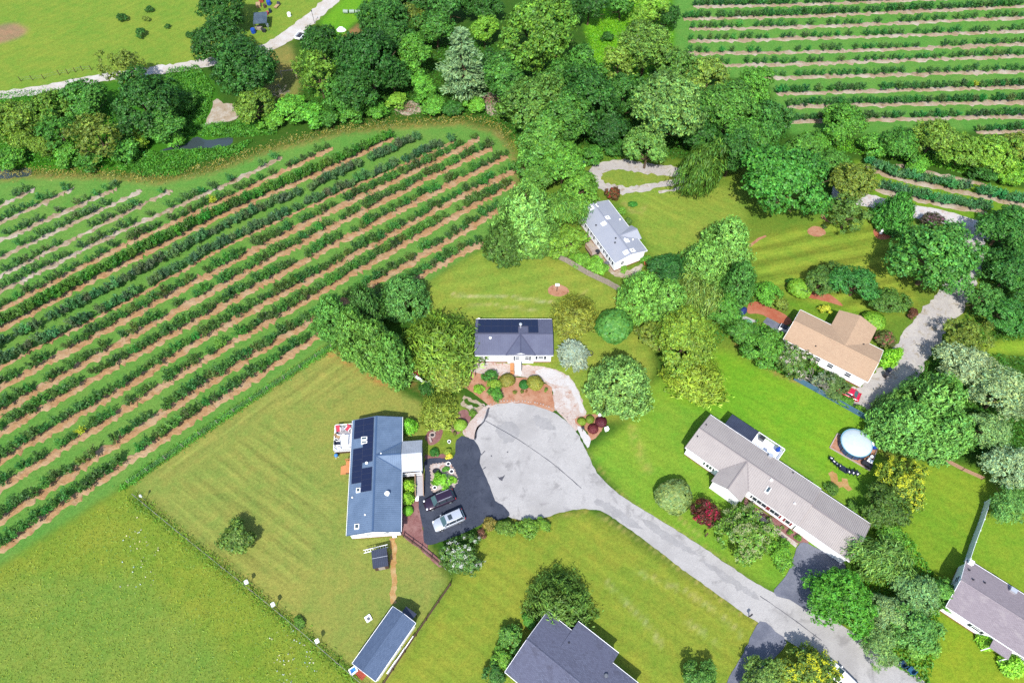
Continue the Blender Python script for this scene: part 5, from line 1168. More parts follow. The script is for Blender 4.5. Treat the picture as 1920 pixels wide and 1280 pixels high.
for px, py, lab in ((1664, 698, 'blue bin beside the gravel drive at the tan roofed house'), (1658, 706, 'dark bin beside the gravel drive')):
    e = empty('bin', G(px, py), .5, lab, 'bin', 'bins at the gravel drive'); MB().taper(-.3, .3, -.3, .3, 1.0, 0.02, .06, .06).build('body', m_navy if px > 1660 else m_dark, e); MB().box(-.33, .33, -.33, .33, 1.0, 1.07).build('lid', m_navy if px > 1660 else m_dark, e)
# upper left: carport full of junk, barrels, pole, swing frame
g = G(488, 34, 2.2); e = empty('carport', (g.x, g.y, 0), math.radians(8), 'grey corrugated carport roof among junk under the trees', 'carport')
mb = MB(); mb.slab([(-1.6, -2.1, 2.1), (1.6, -2.1, 2.1), (1.6, 2.1, 2.4), (-1.6, 2.1, 2.4)], .06)
for k in range(12): x_ = -1.55 + 3.1 * k / 11; mb.bar((x_, -2.1, 2.102), (x_, 2.1, 2.402), .09, .05)
m_corr = metal_roof('corrugated', A(110, 128, 142), A(86, 104, 120)); mb.build('roof', m_corr, e)
for sx in (-1.5, 1.5):
    for sy in (-2, 2): MB().box(sx - .05, sx + .05, sy - .05, sy + .05, 0, 2.1 + .3 * (sy > 0)).build('post', m_grey, e)
for px, py, mt, lab in ((505, 9, m_blue, 'blue barrel above the carport'), (476, 62, m_blue, 'blue barrel below the carport'), (543, 31, m_white, 'white gas bottle on the grass beside the upper lane')):
    b = MB().lathe((0, 0, 0), [(.36, 0), (.42, .12), (.42, .8), (.36, .95), (.1, 1.0)], 16).build('barrel', mt); b.location = G(px, py); b.scale = (1.35, 1.35, 1.2) if mt is m_blue else (1.1, 1.1, 1); tag(b, lab, 'barrel', 'barrels by the upper lane')
for k, (px, py, w, l, mt, lab) in enumerate(((485, 12, 1.0, 1.6, m_tan, 'tan crate above the carport'), (497, 14, .5, .9, m_wood_dk, 'small dark crate above the carport'), (502, 27, .5, .6, m_red, 'red box right of the carport'), (487, 55, 1.3, .9, m_wood_gr, 'grey crate below the carport'), (496, 60, .9, .6, m_dark, 'black crate below the carport'), (502, 50, .5, .5, m_white, 'white box right below the carport'), (507, 23, .5, .9, m_navy, 'navy box right of the carport'), (490, 3, 1.0, 1.4, m_redw, 'brown box at the top edge above the carport'))):
    e = empty('crate', G(px, py), rs.uniform(-.4, .4), lab, 'crate', 'junk around the carport'); MB().box(-w / 2, w / 2, -l / 2, l / 2, 0, .6).build('body', mt, e); MB().box(-w / 2 - .04, w / 2 + .04, -l / 2 - .04, l / 2 + .04, .6, .68).build('lid', mt, e)
e = empty('lounger', G(520, 13), math.radians(70), 'pale wooden garden lounger on the grass near the carport', 'lounger'); MB().box(-1.0, 1.0, -.4, .4, .3, .38).build('seat', m_tan, e); MB().hexa([(.5, -.4, .38), (1.0, -.4, .38), (1.0, .4, .38), (.5, .4, .38)], [(.9, -.4, .85), (1.0, -.4, .85), (1.0, .4, .85), (.9, .4, .85)]).build('backrest', m_dark, e)
for sx in (-.85, .85):
    for sy in (-.33, .33): MB().box(sx - .04, sx + .04, sy - .04, sy + .04, 0, .3).build('leg', m_tan, e)
e = empty('lamp_post', G(590, 44), 0, 'thin dark lamp post beside the upper lane', 'lamp post'); MB().tube((0, 0, 0), (0, 0, 3.0), .06, .045, 8).build('post', m_dark, e); MB().lathe((0, 0, 3.0), [(.08, 0), (.16, .12), (.14, .3), (.03, .38)], 10).build('lantern', m_glass, e)
e = empty('swing_frame', G(545, 145), math.radians(10), 'pale wooden swing frame on the bare ground', 'swing'); MB().bar((-1.9, 0, 1.75), (1.4, 0, 1.75), .12, .12).build('top_bar', m_wood_gr, e)
for sx in (-1.85, 1.35):
    for sy in (-.7, .7): MB().bar((sx, 0, 1.75), (sx + .05, sy, 0), .1, .1).build('leg', m_wood_gr, e)
m_bale = simple('bale_wrap', A(176, 196, 176), .6, .3, 0, .2)
for k in range(3):
    b = MB().tube((0, -.6, .45), (0, .6, .45), .45, .45, 14).build('bale', m_bale); g = G(649 + k * 11.5, 25); b.location = g; b.rotation_euler = (0, 0, 1.5 + rs.gauss(0, .1)); tag(b, ['left', 'middle', 'right'][k] + ' white wrapped bale in the grass at the wood edge', 'bale', 'white wrapped bales')
e = MB().lathe((0, 0, 0), [(1.0, 0), (.9, .25), (.6, .45), (.5, .7), (.1, .8)], 8, 1.2, .8).build('tarp_heap', m_white); e.location = G(640, 57); tag(e, 'white tarp over a heap on brown ground at the wood edge', 'tarp')
# brush heap at the wood edge
m_heap = simple('brush_heap', A(190, 150, 130), .9, .1, 0, .3, 2, 8, .5)
hr = np.random.default_rng(8); mb = MB()
for k in range(90):
    a_ = hr.uniform(0, 6.28); p_ = hr.normal(0, .9, 2); z_ = max(.05, .7 - np.hypot(*p_) * .4) * hr.uniform(.3, 1); l_ = hr.uniform(.4, 1.1)
    mb.tube((p_[0] - math.cos(a_) * l_, p_[1] - math.sin(a_) * l_, z_), (p_[0] + math.cos(a_) * l_, p_[1] + math.sin(a_) * l_, z_ + hr.normal(0, .15)), .04, .02, 4, False)
o = mb.build('brush_heap', m_heap); o.location = G(762, 204); tag(o, 'heap of dry cut branches at the wood edge above the orchard', 'brush heap')
o2 = o.copy(); COL.objects.link(o2); o2.location = G(920, 188); o2.rotation_euler = (0, 0, 1.2); o2['label'] = 'heap of dry branches right of the pale pine'
# rocks at the pond, garden stones
for px, py, s_, lab in ((329, 273, .7, 'pale boulder at the left tip of the pond'), (1009, 794, .0, '')):
    if s_: b = MB().lathe((0, 0, -.1), [(.6, 0), (.8, .2), (.7, .5), (.3, .65)], 8, 1.2, .8).build('boulder', m_stone); b.location = G(px, py); b.scale = (s_,) * 3; tag(b, lab, 'boulder')

# curved black edging beside the spruce, built as a ring, seedlings in the bed of the beige house, pale stones on the rim of the beds
b = MB().ring((0, 0), .42, .5, 0, .07, 24).ring((0, 0), .38, .47, .07, .13, 24).build('edging_ring', m_dark); b.location = G(1107, 662); tag(b, 'black edging ring on the lawn right of the silvery spruce', 'hose')
rim = empty('stone_edging', G(905, 752), 0, 'pale stones edging the red bed along the cul-de-sac', 'edging')
for p in smooth_poly(PL([(905, 765), (940, 753), (985, 752), (1030, 763), (1066, 786)]), False, .5):
    b = mobj('stone', rs.choice(sm), rim); b.location = p - rim.location + Vector((rs.gauss(0, .06), rs.gauss(0, .06), .05)); k = rs.uniform(.5, .9); b.scale = (k, k * .8, k); b.rotation_euler = (0, 0, rs.uniform(0, 6))
# ------------------------------------------------------------------ foliage
def leaf_mat(name, trans=.28, rough=.5):
    m, nt, out = newmat(name)
    oi = N(nt, 'ShaderNodeObjectInfo'); at = N(nt, 'ShaderNodeAttribute', attribute_name='lc')
    c = mixc(nt, 1.0, oi.outputs['Color'], at.outputs['Color'], 'MULTIPLY')
    d = N(nt, 'ShaderNodeBsdfPrincipled', Roughness=rough); d.inputs['Specular IOR Level'].default_value = .25
    nt.links.new(c, d.inputs['Base Color'])
    t = N(nt, 'ShaderNodeBsdfTranslucent'); nt.links.new(mixc(nt, 1.0, c, (1.15, 1.1, .6, 1), 'MULTIPLY'), t.inputs[0])
    mx = N(nt, 'ShaderNodeMixShader'); mx.inputs[0].default_value = trans
    nt.links.new(d.outputs[0], mx.inputs[1]); nt.links.new(t.outputs[0], mx.inputs[2]); nt.links.new(mx.outputs[0], out.inputs[0])
    return m
LEAF = leaf_mat('leaf'); PETAL = leaf_mat('petal', .2, .7)
BARK = simple('bark', A(120, 100, 80), .9, .1, 0, .3, 3, 12, .5)
BARK_PALE = simple('bark_pale', A(176, 168, 156), .9, .1, 0, .3, 3, 12, .5)

def rv(r, n):
    a = r.normal(size=(n, 3)); return a / np.linalg.norm(a, axis=1)[:, None]
def nrm(a): return a / (np.linalg.norm(a, axis=1)[:, None] + 1e-9)
def cards(name, P, Nn, D, L, W, lc, mat=LEAF):
    D = nrm(D - Nn * (D * Nn).sum(1)[:, None]); Sd = np.cross(Nn, D)
    L = np.asarray(L)[:, None] * .5; W = np.asarray(W)[:, None] * .5
    V = np.stack([P - D * L, P + Sd * W + D * L * .1, P + D * L, P - Sd * W + D * L * .1], 1).reshape(-1, 3)
    n = len(P); Q = np.arange(4 * n).reshape(n, 4)
    return np_mesh(name, V, Q, {'lc': np.repeat(lc, 4, 0)}, mat)
def leafcol(r, n, base=None, v=.36, warm=.18):
    b = r.uniform(1 - v, 1 + v, n) if base is None else base * r.uniform(1 - v, 1 + v, n)
    w = r.normal(0, warm, n)
    return np.stack([b * (1 + w), b * (1 + w * .3), b * (1 - w * .6)], 1).clip(.12, 2.2)
def trunk_mesh(r, h, R, Hc, rad, mat=BARK, limbs=8):
    mb = MB(); top = h + Hc * .35
    mb.tube((0, 0, -.1), (r.normal(0, .05), r.normal(0, .05), top * .6), rad, rad * .75, 8)
    mb.tube((0, 0, top * .6 - .05), (r.normal(0, .2), r.normal(0, .2), h + Hc * .75), rad * .74, rad * .25, 7)
    for k in range(limbs):
        a = 2 * math.pi * (k + r.uniform(0, .6)) / limbs; z0 = h + Hc * r.uniform(0, .25)
        l = R * r.uniform(.5, .95)
        mid = (math.cos(a) * l * .5, math.sin(a) * l * .5, z0 + Hc * .12)
        mb.tube((0, 0, z0), mid, rad * .45, rad * .3, 6); mb.tube(mid, (math.cos(a) * l, math.sin(a) * l, z0 + Hc * r.uniform(.2, .4)), rad * .3, rad * .1, 5)
    return mb.mesh('trunk', mat)

def decid(seed, R=5., Hc=7., th=2.0, ncl=44, nl=21000, leaf=(.34, .2), crf=(.2, .42), weep=False, flat=.85, vcl=.26, up=.25, shell=(.42, .8), blossom=0, zmin=-.55):
    r = np.random.default_rng(seed); c0 = np.array([0, 0, th + Hc / 2])
    d = rv(r, ncl * 3); d = d[d[:, 2] > zmin][:ncl]; ncl = len(d)
    d[:5] = nrm(np.array([[0, 0, 1], [.35, .1, .9], [-.2, .35, .9], [-.2, -.35, .9], [.1, -.1, .95]]))     # the top is always closed
    f = r.uniform(*shell, ncl); f[0] = .25; f[1:5] = .55
    # an uneven outline: some directions bulge, some fall back
    lump = 1 + .14 * np.sin(2 * np.arctan2(d[:, 1], d[:, 0]) + r.uniform(0, 6)) + .1 * np.sin(5 * np.arctan2(d[:, 1], d[:, 0]) + r.uniform(0, 6))
    C = c0 + d * (f * lump)[:, None] * np.array([R, R, Hc / 2])
    cr = R * r.uniform(*crf, ncl)
    per = 11; nt_ = nl // per                                   # twigs of leaves over the lobes
    li = r.choice(ncl, nt_, p=cr ** 2 / (cr ** 2).sum())
    td = rv(r, nt_); od = nrm((C[li] - c0) / np.array([R, R, Hc / 2]))
    q = (td * od).sum(1); td = np.where((q < -.1)[:, None], td - 2 * q[:, None] * od, td); td = nrm(td + np.array([0, 0, .12]))
    tr = cr[li] * r.uniform(.45, 1.12, nt_) ** .8
    sc_ = np.array([1, 1, 1.5 if weep else flat])
    T = C[li] + td * tr[:, None] * sc_
    ti = np.repeat(np.arange(nt_), per); N_ = len(ti); ci = li[ti]
    dd = nrm(td[ti] + rv(r, N_) * .35); od = od[ti]
    P = T[ti] + rv(r, N_) * (r.uniform(.1, 1, N_) ** .6 * leaf[0] * 1.05)[:, None] * np.array([1, 1, .7])
    P[:, 2] = np.maximum(P[:, 2], th * .4 + .1)
    if weep:
        Nn = nrm(np.stack([dd[:, 0], dd[:, 1], dd[:, 2] * .35 + .1], 1) + rv(r, N_) * .35); D = np.tile([0, 0, -1.0], (N_, 1)) + rv(r, N_) * .25 + dd * .25
        L = r.uniform(.7, 1.3, N_) * leaf[0]; W = r.uniform(.7, 1.2, N_) * leaf[1]
    else:
        Nn = nrm(dd * .9 + rv(r, N_) * .6 + np.array([0, 0, up])); D = rv(r, N_)
        L = r.uniform(.65, 1.3, N_) * leaf[0]; W = r.uniform(.65, 1.3, N_) * leaf[1]
    base = r.uniform(1 - vcl * .5, 1 + vcl * .5, ncl)[ci] * r.uniform(.6, 1.36, nt_)[ti]
    res = dict(crown=cards('crown', P, Nn, D, L, W, leafcol(r, N_, base)), trunk=trunk_mesh(r, th, R, Hc, max(.05, R * .055)), R=R, Hc=Hc, th=th)
    if blossom:
        q = np.where((dd * od).sum(1) + dd[:, 2] * .6 + r.uniform(-.5, .5, N_) > .75)[0]; r.shuffle(q)
        nc = max(6, blossom // 26); seeds = q[:nc]
        # flower panicles: small groups of petals at the branch ends
        gi = np.repeat(seeds, 26)[:blossom]
        Pb = P[gi] + dd[gi] * .12 * R * .3 + rv(r, len(gi)) * r.uniform(.02, .11 * R, len(gi))[:, None]
        k = len(gi)
        res['blossoms'] = cards('blossoms', Pb, nrm(dd[gi] + rv(r, k) * .6 + np.array([0, 0, .4])), rv(r, k), r.uniform(.6, 1.2, k) * leaf[0] * .5, r.uniform(.6, 1.2, k) * leaf[0] * .42, leafcol(r, k, None, .22, .06), PETAL)
    return res

def cyp(seed, R=3.4, H=8.5, nsp=1050, leaf=(.46, .135), upw=.95, outw=.55, pw=.62, per=12, wig=.1, th=.25):
    r = np.random.default_rng(seed)
    t = r.beta(1.0, 1.45, nsp * 2); t = t[:nsp]
    a = r.uniform(0, 2 * math.pi, nsp)
    prof = np.minimum(1, (1 - t) ** pw * 1.12) * np.minimum(1, .72 + t * 2.2)
    rad = R * prof * (1 + wig * np.sin(3 * a + 9 * t + seed) + wig * .7 * np.sin(7 * a - 13 * t)) * r.uniform(.76, 1.08, nsp)
    out = np.stack([np.cos(a), np.sin(a), np.zeros(nsp)], 1)
    B = out * rad[:, None]; B[:, 2] = th + t * (H - th) * .97
    d = nrm(out * outw + np.array([0, 0, upw]) + rv(r, nsp) * .28)
    si = np.repeat(np.arange(nsp), per); n = len(si)
    k = r.uniform(-.75, .6, n); sl = leaf[0] * r.uniform(.8, 2.1, nsp)[si]
    sp = rv(r, n) * (sl * (.62 - k * .5))[:, None] * .55
    P = B[si] + d[si] * (k * sl)[:, None] + sp
    P[:, 2] = np.maximum(P[:, 2], .06)
    Nn = nrm(out[si] * .8 + np.array([0, 0, .45]) + rv(r, n) * .65)
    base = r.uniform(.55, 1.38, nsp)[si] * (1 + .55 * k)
    mb = MB(); mb.tube((0, 0, -.1), (0, 0, H * .85), R * .07, R * .02, 8)
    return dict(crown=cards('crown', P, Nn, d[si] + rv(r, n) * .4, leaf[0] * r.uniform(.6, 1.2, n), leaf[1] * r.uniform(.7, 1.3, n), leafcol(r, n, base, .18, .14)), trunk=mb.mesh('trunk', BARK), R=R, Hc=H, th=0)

def pine(seed, R=3.6, H=13., lev=15, leaf=(.6, .16), bare=.12):
    r = np.random.default_rng(seed); P = []; Nn = []; D = []; Bs = []
    mb = MB(); mb.tube((0, 0, -.1), (0, 0, H * .97), R * .07, .04, 8)
    for k in range(lev):
        t = bare + (1 - bare) * (k + .5) / lev
        L = R * min(1, ((1 - t) * 1.5) ** .75 + .08) * r.uniform(.8, 1.1)
        nb = r.integers(6, 9); a0 = r.uniform(0, 6.3)
        for j in range(nb):
            a = a0 + 2 * math.pi * j / nb + r.normal(0, .15); l = L * r.uniform(.65, 1.1)
            o = np.array([math.cos(a), math.sin(a), 0.]); tip = o * l + np.array([0, 0, t * H + l * r.uniform(-.02, .22)]); root = np.array([0, 0, t * H])
            mb.tube(tuple(root), tuple(root + (tip - root) * .9), .06, .02, 4, False)
            n = int(34 + 60 * l / R); s = r.uniform(.3, 1.05, n)
            side = np.cross(o, [0, 0, 1.])
            p = root + (tip - root) * s[:, None] + side * (r.normal(0, .17, n) * l * s)[:, None] + rv(r, n) * .16
            P.append(p); Nn.append(nrm(np.tile([0, 0, 1.], (n, 1)) + rv(r, n) * .7)); D.append(o + side * r.normal(0, .6, n)[:, None] + np.array([0, 0, .35]))
            Bs.append(np.full(n, r.uniform(.8, 1.2)))
    P, Nn, D, Bs = map(np.concatenate, (P, Nn, D, Bs)); n = len(P)
    return dict(crown=cards('crown', P, Nn, D, leaf[0] * r.uniform(.7, 1.3, n), leaf[1] * r.uniform(.8, 1.5, n), leafcol(r, n, Bs, .22, .1)), trunk=mb.mesh('trunk', BARK), R=R, Hc=H, th=0)

def clip(seed, R=1., H=1.5, n=2300, leaf=.17, lump=.05, pw=.5):
    r = np.random.default_rng(seed)
    d = rv(r, n); d[:, 2] = np.abs(d[:, 2]) * np.where(r.uniform(size=n) < .75, 1, -.55)
    k = 1 + lump * np.sin(4 * d[:, 0] + seed) + lump * np.sin(5 * d[:, 1] + 3 * d[:, 2]) + r.normal(0, .025, n)
    P = d * k[:, None] * np.array([R, R, H / 2]) + np.array([0, 0, H * .5]); P[:, 2] = np.maximum(P[:, 2], .04)
    Nn = nrm(d + rv(r, n) * .45)
    # dense inner body of leaves so that nothing shines through
    return dict(crown=cards('crown', P, Nn, rv(r, n), leaf * r.uniform(.7, 1.4, n), leaf * r.uniform(.6, 1.2, n), leafcol(r, n, None, .22, .14)), trunk=None, R=R, Hc=H, th=0)

def peach(seed, R=1.05, H=1.9, n=330, leaf=(.36, .13)):
    r = np.random.default_rng(seed); nb = 9; mb = MB()
    a = r.uniform(0, 6.28, nb); el = r.uniform(.5, 1.25, nb)
    tips = np.stack([np.cos(a) * np.cos(el) * R * 1.05, np.sin(a) * np.cos(el) * R * 1.05, .4 + np.sin(el) * (H - .45)], 1)
    root = np.array([0, 0, .35])
    bi = r.integers(0, nb, n); s = r.uniform(.25, 1.08, n) ** .8
    P = root + (tips[bi] - root) * s[:, None] + rv(r, n) * (.1 + .16 * s)[:, None] * R
    P[:, 2] = np.maximum(P[:, 2], .12)
    D = nrm(tips[bi] - root) + rv(r, n) * .7
    Nn = nrm(rv(r, n) * .8 + np.array([0, 0, .55]) + nrm(P - root) * .4)
    base = r.uniform(.75, 1.25, nb)[bi]
    return cards('orchard_bush', P, Nn, D, leaf[0] * r.uniform(.6, 1.3, n), leaf[1] * r.uniform(.7, 1.5, n), leafcol(r, n, base, .2, .12))

def bare_tree(seed, R=3, H=4, mat=BARK_PALE):
    r = np.random.default_rng(seed); mb = MB()
    def grow(p, d, l, rad, lv):
        q = p + d * l; mb.tube(tuple(p), tuple(q), rad, rad * .65, 5, False)
        if lv == 0: return
        for _ in range(3 if lv > 1 else 4):
            nd = d + np.array(r.normal(0, .55, 3)); nd[2] = abs(nd[2]) * .6 + .1; nd /= np.linalg.norm(nd)
            grow(q, nd, l * r.uniform(.6, .85), rad * .6, lv - 1)
    for k in range(3): 
        d = np.array([r.normal(0, .4), r.normal(0, .4), 1.]); grow(np.array([0, 0, -.05]), d / np.linalg.norm(d), H * .3, .09, 4)
    return mb.mesh('branches', mat)

K = {
    'oak': [decid(s) for s in (11, 12, 13, 14, 15)],
    'oakm': [decid(s, 3.4, 4.8, 1.3, 34, 14500, (.27, .17), (.2, .42)) for s in (21, 22, 23, 24, 25)],
    'airy': [decid(s, 4., 6.5, 1.8, 46, 8500, (.29, .16), (.16, .34), shell=(.4, .95), vcl=.3) for s in (31, 32)],
    'tall': [decid(s, 3.2, 8.5, 1.6, 42, 15500, (.31, .19), (.22, .44)) for s in (41, 42, 43)],
    'bush': [decid(s, 1.6, 2.0, .25, 18, 3600, (.2, .14), (.26, .46), zmin=-.3) for s in (51, 52, 53)],
    'brush': [decid(s, 2.4, 2.7, .3, 26, 6600, (.28, .19), (.22, .42), zmin=-.3) for s in (56, 57, 58)],
    'weep': [decid(s, 4., 6., 1.5, 40, 7500, (.9, .15), (.2, .34), weep=True) for s in (61, 62)],
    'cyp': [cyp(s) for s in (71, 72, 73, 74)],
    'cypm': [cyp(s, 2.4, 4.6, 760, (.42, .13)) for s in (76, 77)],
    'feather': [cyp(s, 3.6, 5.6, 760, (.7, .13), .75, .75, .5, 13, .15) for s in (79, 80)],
    'arb': [cyp(s, .9, 2.4, 300, (.34, .13), 1.2, .3, .6, 10, .06) for s in (81,)],
    'pine': [pine(s) for s in (91, 92)],
    'spruce': [pine(95, 2.0, 3.6, 11, (.42, .14), .02), ],
    'silver': [decid(s, 4.6, 6.5, 1.6, 44, 11500, (.42, .15), (.2, .38), vcl=.3) for s in (101, 102)],
    'clip': [clip(s) for s in (111, 112)],
    'ball': [clip(115, 1, 1.25, 2000, .16, .02)],
    'flower': [decid(s, 2.6, 2.8, .5, 24, 7000, (.24, .17), (.24, .44), blossom=1500, zmin=-.3) for s in (121, 122)],
    'flowerbig': [decid(s, 3.6, 4.6, .9, 34, 9500, (.32, .22), (.22, .4), blossom=4600) for s in (125,)],
}
DK = (50, 104, 38); MD = (70, 132, 46); BR = (84, 148, 44); YG = (108, 146, 42); OL = (110, 134, 46); SG = (116, 160, 88); BG = (66, 132, 66); LM = (88, 156, 44); SV = (160, 190, 150); FK = 1.95
pr = random.Random(5)
def plant(kind, px, py, r, hs, tint, name, group, label, bl=None, kv=None):
    v = kv if kv is not None else pr.randrange(len(K[kind])); p = K[kind][v]
    z = 2.0
    for _ in range(3):
        Rm = r * depth(py, z) / FPX; s = Rm / p['R']; z = (p['th'] + p['Hc'] * .5) * s * hs
    g = G(px, py, z); j = pr.uniform(.88, 1.12)
    col = A(tint[0] + 6, tint[1] + 4, tint[2] * .86, FK * j)
    gl = sum(col[:3]) / 3; col = tuple(c_ * .9 + gl * .1 for c_ in col[:3]) + (1,)
    base = (g.x, g.y, 0); rz = pr.uniform(0, 6.283)
    cat = 'tree' if name.endswith('tree') else 'shrub'
    if p['trunk'] is not None and name.endswith('tree'):
        root = empty(name, base, rz, label, cat, group); ex = pr.uniform(.88, 1.12); root.scale = (s * ex, s / ex, s * hs)
        mobj('trunk', p['trunk'], root); c = mobj('crown', p['crown'], root); c.color = col
        par = root
    else:
        c = mobj(name, p['crown']); c.location = base; c.rotation_euler = (0, 0, rz); c.scale = (s, s, s * hs); c.color = col
        tag(c, label, cat, group); par = c
    if bl is not None and 'blossoms' in p:
        b = mobj('blossoms', p['blossoms'], par); b.color = A(bl[0], bl[1], bl[2], 1.25)
    return par
W1 = 'trees by the pond'; W2 = 'trees of the upper wood'; W3 = 'cypress and garden trees'; W4 = 'trees along the right edge'; W5 = 'garden shrubs'; W6 = 'brush along the wood edge'
BT = 'broadleaf_tree'; CT = 'cypress_tree'; SH = 'shrub'
